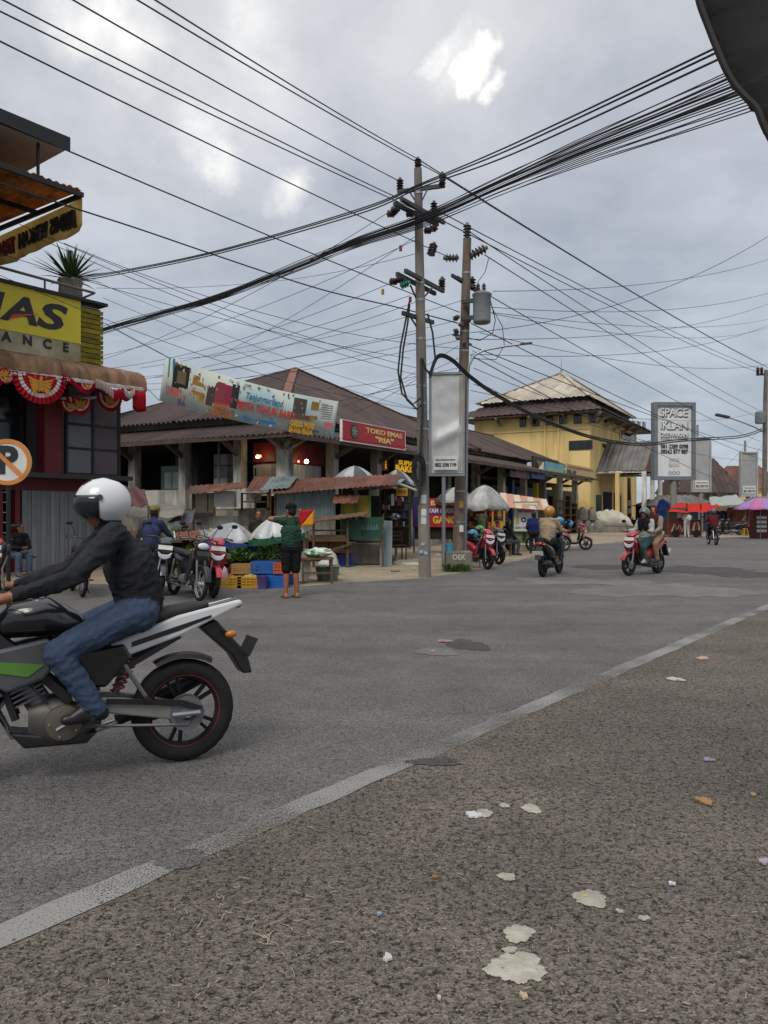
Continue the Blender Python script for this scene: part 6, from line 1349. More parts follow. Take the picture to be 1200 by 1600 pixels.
    MB().tube([(-.05, .14, .25), (-.1, .22, .02)], .012, 5).build('side_stand', BLACK, t)
    return t
def underbone(label, loc, rz, col, col2='1e1e20', group=None, lean=0.0, plate=PLATEB, rim=None, style='spoke', name='motorcycle'):
    t = thing(name, label, 'motorcycle', loc, rz, group); t.rotation_euler = (lean, 0, rz); m = paint(col, .3, .6); k2 = paint(col2, .35, .3); rim = rim or CHROME; r = .285
    wheel(t, .62, r, .065, style, rim); wheel(t, -.62, r, .075, style, rim)
    for s in (-1, 1):
        MB().tube([(.62, s * .07, r), (.50, s * .07, .68)], .022, 8).build('fork_leg', CASTMETAL, t, True)
        MB().tube([(-.62, s * .09, r + .02), (-.5, s * .1, .66)], .024, 8).build('shock_absorber', CHROME, t, True)
        side_panel('leg_shield', ((.46, .84), (.50, .70), (.42, .52), (.28, .30), (.18, .34), (.28, .55), (.36, .80)), s * .13 - .02, s * .13 + .02, m, t)
    f = MB(); f.loft([[(.62 + rad * math.cos(a), y, r + rad * math.sin(a)) for y, rad in ((-.055, .29), (-.05, .325), (0, .345), (.05, .325), (.055, .29), (0, .33))] for a in [R(10 + 140 * k / 12) for k in range(13)]]); f.build('front_fender', k2, t, True)
    shell('front_cowl', ((.40, .98, .05, .03), (.48, .93, .12, .07, .3), (.50, .80, .14, .08, .2), (.44, .66, .12, .06)), m, t)
    MB().ell((.545, 0, .92), (.04, .10, .06), 14, 8).build('headlight', LENSW, t, True); rider_controls(t, .40, 1.0, BLACK, .34)
    shell('central_spine', ((.40, .66, .07, .06), (.15, .55, .07, .07), (-.1, .56, .09, .10), (-.35, .64, .11, .08)), k2, t)
    shell('seat', ((.02, .74, .07, .03), (-.1, .77, .12, .045), (-.35, .78, .13, .05), (-.6, .81, .115, .045), (-.80, .83, .06, .03)), SEATM, t)
    shell('tail_cowl', ((-.05, .64, .12, .08), (-.35, .69, .135, .075), (-.62, .75, .11, .055), (-.88, .83, .05, .03)), m, t)
    MB().ell((-.90, 0, .80), (.03, .07, .04), 10, 6).build('tail_light', LENSR, t, True)
    MB().prism([(-.80, .76), (-.88, .76), (-1.02, .46), (-.96, .44)], -.07, .07).build('rear_mudguard', BLACK, t, bevel=.01)
    MB().obox((-.985, 0, .60), (.006, .24, .10), (0, R(-22), 0)).build('number_plate', plate, t); MB().obox((.60, 0, .80), (.006, .24, .09), (0, R(-25), 0)).build('number_plate', plate, t)
    MB().tube([(.12, 0, .36), (.28, 0, .38)], .065, 12).build('cylinder_head', CASTMETAL, t, True); shell('engine', ((.14, .34, .10, .09), (0, .32, .13, .11), (-.18, .32, .11, .09)), CASTMETAL, t)
    for s in (-1, 1): MB().beam((-.15, s * .07, .32), (-.62, s * .075, r), .025, .05).build('swing_arm', BLACK, t); MB().cyl((-.02, s * .1, .27), (-.02, s * .26, .27), .014).build('footpeg', RUBBER, t)
    MB().tube([(.26, -.06, .32), (.24, -.1, .22), (-.1, -.13, .21)], .018, 6).build('exhaust_pipe', CHROME, t, True); MB().tube([(-.1, -.13, .21), (-.4, -.14, .25), (-.85, -.15, .36)], [.03, .045, .042], 10).build('exhaust_muffler', CHROME, t, True)
    MB().tube([(-.05, .12, .25), (-.1, .22, .02)], .012, 5).build('side_stand', BLACK, t)
    return t
def ground_dir(px, py, dx, dy): return G(px, py), math.atan2(dy, dx)

# the passing motorcycle in the foreground
def sport_bike():
    c = G(287, 1188); hd = math.atan2(-.42, -.91); h = Vector((math.cos(hd), math.sin(hd), 0)); r = .305
    t = thing('motorcycle', 'black and silver street motorcycle passing close by with red rim stripes', 'motorcycle', c + h * .65, hd); t.rotation_euler = (R(3), 0, hd)
    blk = mat('gloss_black_paint', '17181a', rough=.22, var=.2, coat=.6); sil = mat('silver_white_paint', 'c3c5c6', rough=.28, var=.08, coat=.5); red = paint('8c2a2e', .4)
    rim = mat('bike_rim', '1c1c1f', rough=.35, metal=.5, var=.2)
    for x, w in ((.65, .085), (-.65, .105)):
        e = wheel(t, x, r, w, 'cast', rim); rr_ = r - w * .55 * 1.55
        for s in (-1, 1): MB().lathe([(rr_ + .02, 0), (rr_ + .02, .004), (rr_ - .006, .004), (rr_ - .006, 0)], 36, (0, s * (w * .37 + .003), 0), Mx).build('rim_stripe', red, e)
    for s in (-1, 1):
        MB().tube([(.65, s * .09, r), (.50, s * .09, .70), (.43, s * .09, .92)], [.026, .024, .02], 10).build('fork_leg', CHROME, t, True)
        MB().prism([(-.05, .46), (-.08, .38), (-.60, .27), (-.72, .28), (-.72, .33), (-.60, .35), (-.3, .43)], s * .115 - .018, s * .115 + .018).build('swing_arm', mat('swingarm_silver', '8f8d88', rough=.4, metal=.5, var=.2), t, bevel=.01)
        side_panel('tank_shroud', ((.42, .74), (.46, .62), (.30, .52), (.12, .58), (.02, .70), (.10, .80)), s * .15 - .025, s * .15 + .025, mat('graphite_paint', '4a4d50', rough=.3, var=.2, coat=.5), t, .018)
        side_panel('shroud_stripe', ((.40, .70), (.42, .65), (.2, .60), (.12, .66)), s * .178 - .003, s * .178 + .003, paint('4f7a2c'), t, .001)
        side_panel('side_cover', ((.02, .70), (-.02, .52), (-.20, .50), (-.34, .66), (-.30, .74)), s * .12 - .02, s * .12 + .02, blk, t, .015)
        side_panel('tail_panel', ((-.22, .74), (-.30, .66), (-.62, .76), (-1.0, .93), (-.98, .96), (-.60, .88)), s * .105 - .02, s * .105 + .02, sil, t, .015)
        MB().beam((.42, s * .06, .88), (-.02, s * .12, .44), .035, .05).build('frame_spar', BLACK, t); MB().beam((.40, s * .05, .78), (.26, s * .09, .36), .03, .035).build('frame_tube', BLACK, t)
        MB().beam((-.04, s * .12, .46), (-.62, s * .09, .76), .026, .03).build('subframe', BLACK, t)
        MB().cyl((-.12, s * .13, .36), (-.12, s * .26, .36), .016, n=8).build('footpeg', RUBBER, t); MB().cyl((-.42, s * .13, .42), (-.42, s * .22, .42), .014, n=8).build('footpeg', RUBBER, t)
        MB().tube([(-.42, s * .135, .42), (-.30, s * .12, .62)], .012, 6).build('peg_bracket', CASTMETAL, t)
        MB().tube([(-.86, s * .06, .78), (-.9, s * .17, .76)], .008, 5).build('indicator_stalk', BLACK, t); MB().ell((-.9, s * .2, .76), (.035, .022, .022), 10, 6).build('indicator', LENSO, t, True)
    f = MB(); f.loft([[(.65 + rad * math.cos(a), y, r + rad * math.sin(a)) for y, rad in ((-.06, .31), (-.055, .335), (0, .35), (.055, .335), (.06, .31), (0, .335))] for a in [R(5 + 130 * k / 12) for k in range(13)]]); f.build('front_fender', blk, t, True)
    f = MB(); f.loft([[(-.65 + rad * math.cos(a), y, r + rad * math.sin(a)) for y, rad in ((-.07, .315), (-.06, .34), (0, .35), (.06, .34), (.07, .315), (0, .33))] for a in [R(60 + 60 * k / 8) for k in range(9)]]); f.build('rear_hugger', BLACK, t, True)
    shell('fuel_tank', ((.36, .86, .06, .06), (.28, .90, .13, .10), (.10, .91, .15, .11), (-.06, .84, .11, .09), (-.14, .79, .07, .05)), blk, t)
    MB().lathe([(.045, 0), (.045, .015), (.001, .018)], 16, (.14, 0, 1.015)).build('filler_cap', CHROME, t, True)
    shell('seat', ((-.05, .79, .08, .03), (-.18, .795, .13, .045), (-.36, .82, .13, .05), (-.46, .87, .11, .05), (-.70, .91, .10, .045), (-.80, .93, .05, .02)), SEATM, t)
    shell('tail_cowl', ((-.60, .82, .10, .05), (-.80, .88, .09, .045), (-.98, .945, .045, .022)), blk, t)
    MB().ell((-.985, 0, .925), (.03, .06, .028), 10, 6).build('tail_light', LENSR, t, True)
    MB().prism([(-.74, .80), (-.84, .84), (-1.03, .62), (-1.06, .50), (-1.0, .50), (-.93, .62)], -.08, .08).build('rear_mudguard', BLACK, t, bevel=.012); MB().obox((-1.055, 0, .66), (.006, .26, .12), (0, R(-28), 0)).build('number_plate', PLATEB, t)
    shell('headlight_cowl', ((.40, .96, .10, .08), (.50, .94, .13, .11), (.58, .90, .11, .09), (.63, .86, .06, .05)), blk, t); MB().ell((.62, 0, .87), (.03, .085, .06), 12, 8).build('headlight', LENSW, t, True)
    rider_controls(t, .36, 1.03, BLACK, .36, True, .03)
    shell('crankcase', ((.20, .34, .09, .10), (.08, .33, .14, .14), (-.08, .34, .13, .13), (-.18, .36, .08, .09)), mat('engine_metal', '5d5a56', rough=.5, metal=.5, var=.35, scale=5), t)
    for s in (-1, 1): MB().lathe([(.10, 0), (.095, .02), (.05, .03), (.001, .03)], 20, (.02, s * .135, .33), Matrix.Rotation(R(-90 * s), 3, 'X')).build('engine_cover', mat('cover_metal', '6f675c', rough=.4, metal=.5, var=.25), t, True)
    for k in range(6): MB().obox((.19 + .022 * k * .5, 0, .46 + .024 * k), (.17, .17, .010), (0, R(25), 0)).build('cylinder_fin', CASTMETAL, t)
    MB().tube([(.14, 0, .42), (.26, 0, .62)], .07, 12).build('cylinder', CASTMETAL, t, True)
    MB().bx(.34, .38, -.13, .13, .42, .66).build('radiator', BLACK, t, bevel=.008)
    side_panel('belly_pan', ((.30, .30), (.22, .20), (-.1, .19), (-.16, .25), (.1, .26)), -.10, .10, blk, t, .015)
    MB().tube([(.28, -.03, .52), (.36, -.06, .40), (.28, -.09, .24), (-.10, -.13, .20), (-.30, -.15, .25)], .022, 8).build('exhaust_pipe', CHROME, t, True); MB().tube([(-.28, -.155, .25), (-.45, -.165, .33), (-.85, -.18, .50)], [.035, .058, .055], 14).build('exhaust_muffler', BLACK, t, True)
    MB().tube([(-.26, 0, .44), (-.34, 0, .68)], .022, 8).build('shock_absorber', CHROME, t, True)
    MB().tube([(-.27 - .09 * k / 40 + .035 * math.cos(k), .035 * math.sin(k), .46 + .18 * k / 40) for k in range(41)], .007, 5).build('shock_spring', red, t, True)
    MB().tube([(-.05, .135, .42), (-.65, .135, .38), (-.72, .135, .31), (-.65, .135, .24), (-.05, .135, .30)], .009, 4).build('chain', CASTMETAL, t); MB().prism([(-.2, .44), (-.62, .39), (-.74, .34), (-.72, .32), (-.6, .36), (-.2, .41)], .145, .155).build('chain_guard', BLACK, t)
    MB().lathe([(.10, -.004), (.10, .004), (.04, .004), (.04, -.004)], 24, (-.65, .13, r), Mx).build('sprocket', CASTMETAL, t)
    for k, pts in enumerate((((.36, .1, 1.03), (.46, .12, .98), (.44, .08, .80), (.30, .07, .62)), ((.36, -.1, 1.03), (.48, -.12, .96), (.50, -.09, .72), (.64, -.1, .42)), ((.30, .05, .60), (.2, .13, .56), (.1, .15, .44)))): MB().tube(spline([Vector(p) for p in pts], 6), .006, 5).build('control_cable', BLACK, t, True)
    for s in (-1, 1):
        for k in range(5): a = 2 * math.pi * k / 5; MB().cyl((.02 + .075 * math.cos(a), s * .15, .33 + .075 * math.sin(a)), (.02 + .075 * math.cos(a), s * .166, .33 + .075 * math.sin(a)), .007, n=6).build('cover_bolt', STEEL, t)
        side_panel('tail_decal', ((-.34, .715), (-.60, .79), (-.80, .86), (-.80, .875), (-.58, .815), (-.34, .745)), s * .127 - .002, s * .127 + .002, blk, t, .0005)
        MB().ell((-.05, s * .135, .46), (.03, .012, .03), 10, 6).build('swing_pivot', CHROME, t, True)
    MB().tube([(-.16, .16, .36), (-.02, .17, .34), (.06, .17, .30)], .008, 6).build('gear_lever', CHROME, t, True)
    MB().tube([(-.72, .16, .31), (-.56, .16, .31)], .016, 8).build('axle_adjuster', STEEL, t)
    MB().cyl((-.65, -.17, r), (-.65, .17, r), .018, n=8).build('rear_axle', STEEL, t, True)
    return t
bike_fg = sport_bike()
g_, a_ = ground_dir(1003, 899, -.80, -.60); red_sc = scooter('red and black scooter ridden by two women in headscarves', G(1006, 897.5), math.atan2(-.62, -.78), '9a2428', '1c1c1e')
bl_sc = scooter('black scooter ridden away by the person in beige', G(861, 898.5), math.atan2(.86, .50), '2a2c2e', '1b1b1d')
far_sc = underbone('black motorcycle ridden away by the far rider in maroon', G(1113, 851), math.atan2(.95, .15), '26282a')
LEAN = R(-7)
scooter('glossy red scooter parked facing the road beside the vegetable stall', G(318, 929), R(-62), 'a81f2c', lean=LEAN)
underbone('grey and black motorcycle with white lined wheel parked beside the red scooter', G(290, 934), R(-55), '2c2e31', lean=LEAN, rim=mat('white_rim', 'b8babb', rough=.3, metal=.4, var=.15))
scooter('dark scooter under the seated man in the khaki cap', G(246, 925), R(-70), '2b2e33', lean=LEAN)
scooter('red scooter half out of the picture below the parking sign', G(-28, 925), R(-50), 'a5222e', lean=LEAN, plate=PLATE)
underbone('black motorcycle with red trim standing behind the passing rider', G(120, 928), R(-60), '2a2024', 'a02024', lean=LEAN)
scooter('small red scooter with blue helmet parked by the concrete block', G(742, 887), R(-66), 'a82030', lean=LEAN)
scooter('black scooter with green helmet parked next to the red one', G(760, 880), R(-64), '26282a', lean=LEAN)
underbone('silver and black motorcycle parked side on behind the beige rider', G(857, 861), R(8), '60646a', lean=LEAN)
scooter('red and white scooter with blue helmet parked side on by the poster cart', G(890, 859), R(-22), 'a82a34', lean=LEAN)
scooter('delivery scooter loaded with an orange bundle', G(913, 829), R(150), '2f3a36')
scooter('black scooter parked facing away near the far kiosks', G(1140, 836), R(160), '24262a', lean=LEAN); scooter('second black scooter parked close to the far kiosks', G(1150, 835), R(155), '2b2d31', lean=LEAN)
scooter('red scooter parked under the pink umbrella', G(1174, 837), R(-95), 'a8203a', lean=LEAN)
for k, px in enumerate((966, 975, 985, 994, 1003)): underbone('dark motorcycle in the row parked before the yellow building porch', G(px, 826.5 + .3 * k), R(200), ('2a2b2d', '26282c', '303234', '252528', '3a3c40')[k], group='dark motorcycles by the porch', lean=LEAN)
underbone('bright blue motorcycle parked behind the tall pole', G(650, 849), R(200), '2a4f9c', '24488c', lean=LEAN, rim=paint('2a4fa0'))
# loads and loose helmets
def helmet_mesh(parent, c, s, m, face=0.0, visor=True, open_face=True, name='helmet'):
    """open-face helmet: shell cut higher over the face, dark rim, peak line, wrap-around visor, two vents"""
    M = Matrix.Rotation(face, 3, 'Z'); mb = MB(); rings = []; nu = 28; c = Vector(c)
    def low(u): return -.78 + .92 * max(0.0, math.cos(u)) ** 1.5
    def pt(u, zz, k=1.0): rad = math.sqrt(max(0, 1 - min(.999, abs(zz)) ** 2)); return c + M @ Vector((.150 * s * k * max(rad, .02) * math.cos(u) * 1.04 - .006, .126 * s * k * max(rad, .02) * math.sin(u), .140 * s * k * zz))
    us = [2 * math.pi * k / nu for k in range(nu)]
    for i in range(10): rings.append([pt(u, low(u) + (1 - low(u)) * (i / 9) ** .8 * .998) for u in us])
    o = mb.loft(rings).build(name, m, parent, True)
    MB().tube([pt(u, low(u), 1.0) for u in us + us[:1]], .007 * s, 6).build('rim_trim', BLACK, o, True)
    if visor:
        v = MB(); n = 16; rows = [[pt(R(-78 + 156 * k / n), z, 1.045) for k in range(n + 1)] for z in (-.62, -.4, -.15, .08, .26)]
        v.add([p for rw in rows for p in rw], [((n + 1) * i + k, (n + 1) * i + k + 1, (n + 1) * (i + 1) + k + 1, (n + 1) * (i + 1) + k) for i in range(4) for k in range(n)]); q = v.build('visor', mat('visor', '20262a', rough=.08, var=.2, spec=.7, alpha=.8), o, True); q.modifiers.new('thick', 'SOLIDIFY').thickness = .003
        for sg in (-1, 1): MB().cyl(pt(sg * R(80), .18, 1.0), pt(sg * R(80), .18, 1.08), .016 * s, n=10).build('visor_pivot', BLACK, o, True); MB().obox(pt(sg * R(18), .80, 1.01), (.05 * s, .014 * s, .012 * s), (0, R(35), face)).build('air_vent', BLACK, o)
    return o
def loose_helmet(px, py, d, col, label, rz):
    c = P(px, py, d); t = thing('helmet', label, 'helmet', c); helmet_mesh(t, (0, 0, 0), 1.0, paint(col, .3, .5), rz, True, name='shell')
loose_helmet(738, 835, 20.5, '3a9ac0', 'light blue helmet hanging on the small red scooter', R(200)); loose_helmet(749, 828, 21.8, '3fa03c', 'green helmet resting on the black scooter by the block', R(200))
loose_helmet(874, 813, 28.6, '3a9cc4', 'light blue helmet on the silver motorcycle', R(180)); loose_helmet(889, 818, 28.4, '3496bc', 'teal blue helmet on the red and white scooter', R(180))
lump('bundle', 'bright orange bundle tied on the delivery scooter', P(916, 812, 60.5), (1.3, .5, .38), cloth('c8502c'), 'bundle', 6); lump('green_box_load', 'green bag hung on the side of the delivery scooter', P(911, 824, 60.2), (.6, .3, .35), cloth('2c6a48'), 'bag', 7)
# ------------------------------------------------------------------ people (local +x is where the body faces)
def capsule(mb, a, b, ra, rb, n=12):
    a = Vector(a); b = Vector(b); d = b - a
    if d.length < 1e-5: d = Vector((0, 0, 1e-4)); b = a + d
    d.normalize(); u = d.orthogonal().normalized(); v = d.cross(u); rings = []
    for k in range(4): t = R(-88 + 88 * k / 3); rings.append((a + d * ra * math.sin(t), ra * math.cos(t)))
    for k in range(4): t = R(88 * k / 3); rings.append((b + d * rb * math.sin(t), rb * math.cos(t)))
    mb.loft([[c + (u * math.cos(w) + v * math.sin(w)) * r for w in [2 * math.pi * i / n for i in range(n)]] for c, r in rings])
def mirror(p): return Vector((p[0], -p[1], p[2]))
STAND = dict(pel=(0, 0, .92), chest=(.0, 0, 1.20), neck=(0, 0, 1.41), head=(.02, 0, 1.545), sh=(0, .165, 1.345), el=(-.03, .225, 1.07), wr=(.05, .235, .83), hp=(0, .085, .88), kn=(.02, .095, .48), an=(-.02, .10, .08))
SIT = dict(pel=(0, 0, .52), chest=(.03, 0, .82), neck=(.06, 0, 1.02), head=(.09, 0, 1.155), sh=(.05, .165, .955), el=(.10, .22, .70), wr=(.30, .06, .62), hp=(.03, .09, .50), kn=(.42, .13, .49), an=(.38, .13, .08))
RIDE = dict(pel=(-.26, 0, .87), chest=(-.21, 0, 1.15), neck=(-.15, 0, 1.355), head=(-.11, 0, 1.49), sh=(-.17, .165, 1.29), el=(-.02, .24, 1.07), wr=(.26, .29, 1.045), hp=(-.22, .09, .84), kn=(.12, .12, .67), an=(.10, .11, .36))
def person(label, loc, rz, pose, shirt, pants, over=None, shoes='2a2a2a', sleeve='long', leg='long', hair=True, helmet=None, hijab=None, hat=None, yaw=0.0, pitch=0.0, s=1.0, voxel=.016, fingers=False, grip=None, name='person', skirt=None, group=None, bulk=1.0, visor=True):
    t = thing(name, label, 'person', loc, rz, group); J = dict(pose)
    if over: J.update(over)
    g = {}
    for k in ('pel', 'chest', 'neck', 'head'): g[k] = Vector(J[k])
    for k in ('sh', 'el', 'wr', 'hp', 'kn', 'an'):
        g[k + 'l'] = Vector(J.get(k + 'l', J[k])); g[k + 'r'] = Vector(J[k + 'r']) if k + 'r' in J else mirror(J[k])
    keys = ['skin', 'shirt', 'pants', 'shoe', 'hair', 'hijab', 'dark', 'lip']; C = []
    def cap(a, b, ra, rb, m): C.append(('c', Vector(a), Vector(b), ra, rb, m))
    def ell(c, r, m, M=None): C.append(('e', Vector(c), Vector(r), M or Matrix.Identity(3), 0, m))
    b_ = bulk
    cap(g['hpl'], g['hpr'], .115 * b_, .115 * b_, 'pants'); cap(g['pel'] + Vector((0, 0, .03)), g['chest'], .128 * b_, .138 * b_, 'shirt')
    for sd in ('l', 'r'): cap(g['chest'] + (g['sh' + sd] - g['neck']) * .45 + Vector((0, 0, .01)), g['pel'].lerp(g['hp' + sd], .7) + Vector((0, 0, .09)), .118 * b_, .105 * b_, 'shirt')
    cap(g['shl'], g['shr'], .072, .072, 'shirt'); cap(g['chest'], g['neck'] - Vector((0, 0, .05)), .125 * b_, .085, 'shirt'); (cap(g['neck'] - Vector((0, 0, .05)), g['neck'].lerp(g['head'], .3), .075, .068, 'shirt') if sleeve == 'long' and not hijab else None); cap(g['neck'] - Vector((0, 0, .05)), g['head'] - Vector((0, 0, .05)), .055, .052, 'skin' if not hijab else 'hijab')
    for sd in ('l', 'r'):
        sh, el, wr, hp, kn, an = (g[k + sd] for k in ('sh', 'el', 'wr', 'hp', 'kn', 'an'))
        th = .012 if sleeve == 'long' else 0
        cap(sh, sh.lerp(el, .6), .064 + th, .054 + th, 'shirt'); cap(sh.lerp(el, .6), el, .05 + th, .043 + th, 'shirt' if sleeve == 'long' else 'skin')
        cap(el, el.lerp(wr, .35), .043 + th, .042 + th, 'shirt' if sleeve == 'long' else 'skin'); cap(el.lerp(wr, .35), wr, .040 + th, .027 + th * .8, 'shirt' if sleeve == 'long' else 'skin')
        d = (wr - el).normalized(); hd = d if grip is None else (Vector(grip) if sd == 'l' else mirror(grip)); side = hd.cross(Vector((0, 0, 1)))
        side = side.normalized() if side.length > .1 else Vector((0, 1, 0)); down = hd.cross(side)
        palm = wr + hd * .085; cap(wr + d * .01, palm, .026, .03, 'skin')
        if fingers:
            for q in range(4):
                o = side * (.030 - .020 * q); k0 = palm + o + hd * .005; L_ = (.068, .078, .074, .056)[q]
                k1 = k0 + (hd * .8 - down * .5).normalized() * L_ * .5; k2 = k1 + (hd * .2 - down).normalized() * L_ * .5
                cap(k0, k1, .0095, .009, 'skin'); cap(k1, k2, .009, .0075, 'skin')
            k0 = wr + hd * .035 + side * .028; k1 = k0 + (hd * .6 + side * .7 - down * .4).normalized() * .04; cap(k0, k1, .012, .0105, 'skin'); cap(k1, k1 + (hd * .8 - down * .6).normalized() * .032, .0105, .0085, 'skin')
        else:
            cap(palm, palm + (hd - down * .6).normalized() * .05, .026, .018, 'skin'); cap(wr + hd * .04 + side * .02, wr + hd * .08 + side * .04, .012, .01, 'skin')
        tb = .014 if leg == 'long' else .0
        if leg == 'short': cap(hp, hp.lerp(kn, .95), .105, .085, 'pants'); cap(kn, kn.lerp(an, .35), .054, .056, 'skin'); cap(kn.lerp(an, .35), an, .054, .036, 'skin')
        elif leg == 'mid': cap(hp, kn, .098, .074, 'pants'); cap(kn, kn.lerp(an, .5), .07, .066, 'pants'); cap(kn.lerp(an, .5), an, .046, .034, 'skin')
        else: cap(hp, kn, .092 + tb, .060 + tb, 'pants'); cap(kn, kn.lerp(an, .4), .060 + tb, .056 + tb, 'pants'); cap(kn.lerp(an, .4), an, .055 + tb, .042 + tb, 'pants')
        fw = J.get('foot', (1, 0, 0)); fw = Vector(fw).normalized(); fl = Vector((0, .12 if sd == 'l' else -.12, 0))
        heel = an + Vector((0, 0, -.035)) - fw * .03; toe = an + Vector((0, 0, -.05)) + (fw + fl).normalized() * .155
        cap(heel, toe, .042, .030, 'shoe'); cap(an, toe.lerp(an, .4), .040, .036, 'shoe' if shoes != 'skin' else 'skin')
    if skirt: cap(g['pel'], g['knl'].lerp(g['knr'], .5), .16, skirt, 'pants')
    Hm = Matrix.Rotation(yaw, 3, 'Z') @ Matrix.Rotation(pitch, 3, 'Y'); hc = g['head']
    def hpnt(x, y, z): return hc + Hm @ Vector((x, y, z))
    ell(hpnt(0, 0, .015), (.097, .077, .110), 'skin', Hm); ell(hpnt(.025, 0, -.055), (.068, .056, .068), 'skin', Hm)
    cap(hpnt(.090, 0, .01), hpnt(.106, 0, -.028), .010, .015, 'skin'); cap(hpnt(.088, -.022, -.062), hpnt(.088, .022, -.062), .010, .010, 'lip')
    for sg in (-1, 1):
        ell(hpnt(.084, sg * .033, .010), (.012, .017, .009), 'dark', Hm); cap(hpnt(.090, sg * .018, .035), hpnt(.082, sg * .05, .035), .007, .006, 'hair'); ell(hpnt(0, sg * .080, -.01), (.022, .012, .034), 'skin', Hm)
    if hijab:
        ell(hpnt(-.022, 0, .012), (.112, .100, .138), 'hijab', Hm); cap(hpnt(-.02, 0, -.08), g['neck'] + Vector((.0, 0, -.02)), .092, .12, 'hijab'); cap(g['neck'] + Vector((.02, .05, -.05)), g['chest'] + Vector((.05, .06, .0)), .12, .11, 'hijab'); cap(g['neck'] + Vector((.02, -.05, -.05)), g['chest'] + Vector((.05, -.06, .0)), .12, .11, 'hijab')
        ell(hpnt(.045, 0, -.005), (.066, .060, .088), 'skin', Hm)
    elif hair: ell(hpnt(-.016, 0, .036), (.099, .085, .104), 'hair', Hm); ell(hpnt(-.04, 0, -.01), (.07, .078, .085), 'hair', Hm)
    mb = MB()
    for q in C:
        if q[0] == 'c': capsule(mb, q[1], q[2], q[3], q[4])
        else: mb.ell(q[1], q[2], 14, 10, q[3])
    me = bpy.data.meshes.new('tmp'); me.from_pydata([tuple(v) for v in mb.v], [], mb.f); tmp = bpy.data.objects.new('tmp', me); COL.objects.link(tmp)
    md = tmp.modifiers.new('r', 'REMESH'); md.mode = 'VOXEL'; md.voxel_size = voxel; sm = tmp.modifiers.new('s', 'SMOOTH'); sm.factor = .5; sm.iterations = 2 if fingers else 3
    dg = bpy.context.evaluated_depsgraph_get(); out = bpy.data.meshes.new_from_object(tmp.evaluated_get(dg)); bpy.data.objects.remove(tmp); bpy.data.meshes.remove(me)
    nf = len(out.polygons); ce = np.empty(nf * 3); out.polygons.foreach_get('center', ce); ce = ce.reshape(-1, 3); best = np.full(nf, 1e9); idx = np.zeros(nf, dtype=np.int32)
    for q in C:
        if q[0] == 'c':
            a, b = np.array(q[1]), np.array(q[2]); ab = b - a; tt = np.clip(((ce - a) @ ab) / max(1e-9, ab @ ab), 0, 1); dd = np.linalg.norm(ce - a - tt[:, None] * ab, axis=1) - (q[3] + (q[4] - q[3]) * tt)
        else:
            loc_ = (ce - np.array(q[1])) @ np.array(q[3]); rad = np.array(q[2]); dd = (np.linalg.norm(loc_ / rad, axis=1) - 1) * rad.min()
        if q[5] in ('dark', 'lip'): dd = dd - .006
        k = keys.index(q[5]); w = dd < best; best[w] = dd[w]; idx[w] = k
    if voxel < .0145:                                   # folds in the cloth
        nv = len(out.vertices); co = np.empty(nv * 3); out.vertices.foreach_get('co', co); co = co.reshape(-1, 3); isc = np.zeros(nv, bool); idx_v = np.zeros(nv, int)
        for p_ in out.polygons:
            if idx[p_.index] in (1, 2, 5): isc[list(p_.vertices)] = True; idx_v[list(p_.vertices)] = idx[p_.index]
        for i_ in np.nonzero(isc)[0]:
            q = Vector(co[i_]); w_ = mnoise.noise(Vector((q.x * 7, q.y * 7, q.z * 20 + 9 * q.x))) + .35 * mnoise.noise(q * 26); w_ = .6 - min(1.0, abs(w_) * 2.6)
            co[i_] += np.array(out.vertices[i_].normal) * (.0075 if idx_v[i_] == 2 else .011) * w_ ** 1
        out.vertices.foreach_set('co', co.ravel()); out.update()
    out.materials.clear()
    for m in (SKIN, cloth(shirt), cloth(pants), SKIN if shoes == 'skin' else paint(shoes), HAIR, cloth(hijab or '333333'), HAIR, mat('lips', '7a4438', var=.1)): out.materials.append(m)
    out.polygons.foreach_set('material_index', idx); out.polygons.foreach_set('use_smooth', [True] * nf); out.name = 'body'
    o = bpy.data.objects.new('body', out); COL.objects.link(o); o.parent = t
    if helmet: helmet_mesh(t, hc + Hm @ Vector((-.005, 0, .022)), 1.0, paint(helmet, .3, .5) if isinstance(helmet, str) else helmet, yaw, visor)
    if hat:
        c = hpnt(-.01, 0, .07); mb = MB(); mb.ell(c, (.108, .095, .075), 16, 6, Hm, z0=-.35); hh = mb.build('cap', cloth(hat), t, True)
        br = MB(); pts = [c + Hm @ Vector((.085 + .075 * math.cos(a), .075 * math.sin(a), -.02)) for a in [R(-90 + 180 * k / 10) for k in range(11)]]; br.add(pts + [p + Vector((0, 0, -.008)) for p in pts], [tuple(range(11)), tuple(range(21, 10, -1))] + [(k, (k + 1) % 11, 11 + (k + 1) % 11, 11 + k) for k in range(11)]); br.build('cap_brim', cloth(hat), hh)
    t.scale = (s, s, s); return t
def seat_on(root, dz=0.0, dx=0.0): return root.location + Vector((math.cos(root.rotation_euler[2]) * dx, math.sin(root.rotation_euler[2]) * dx, dz))

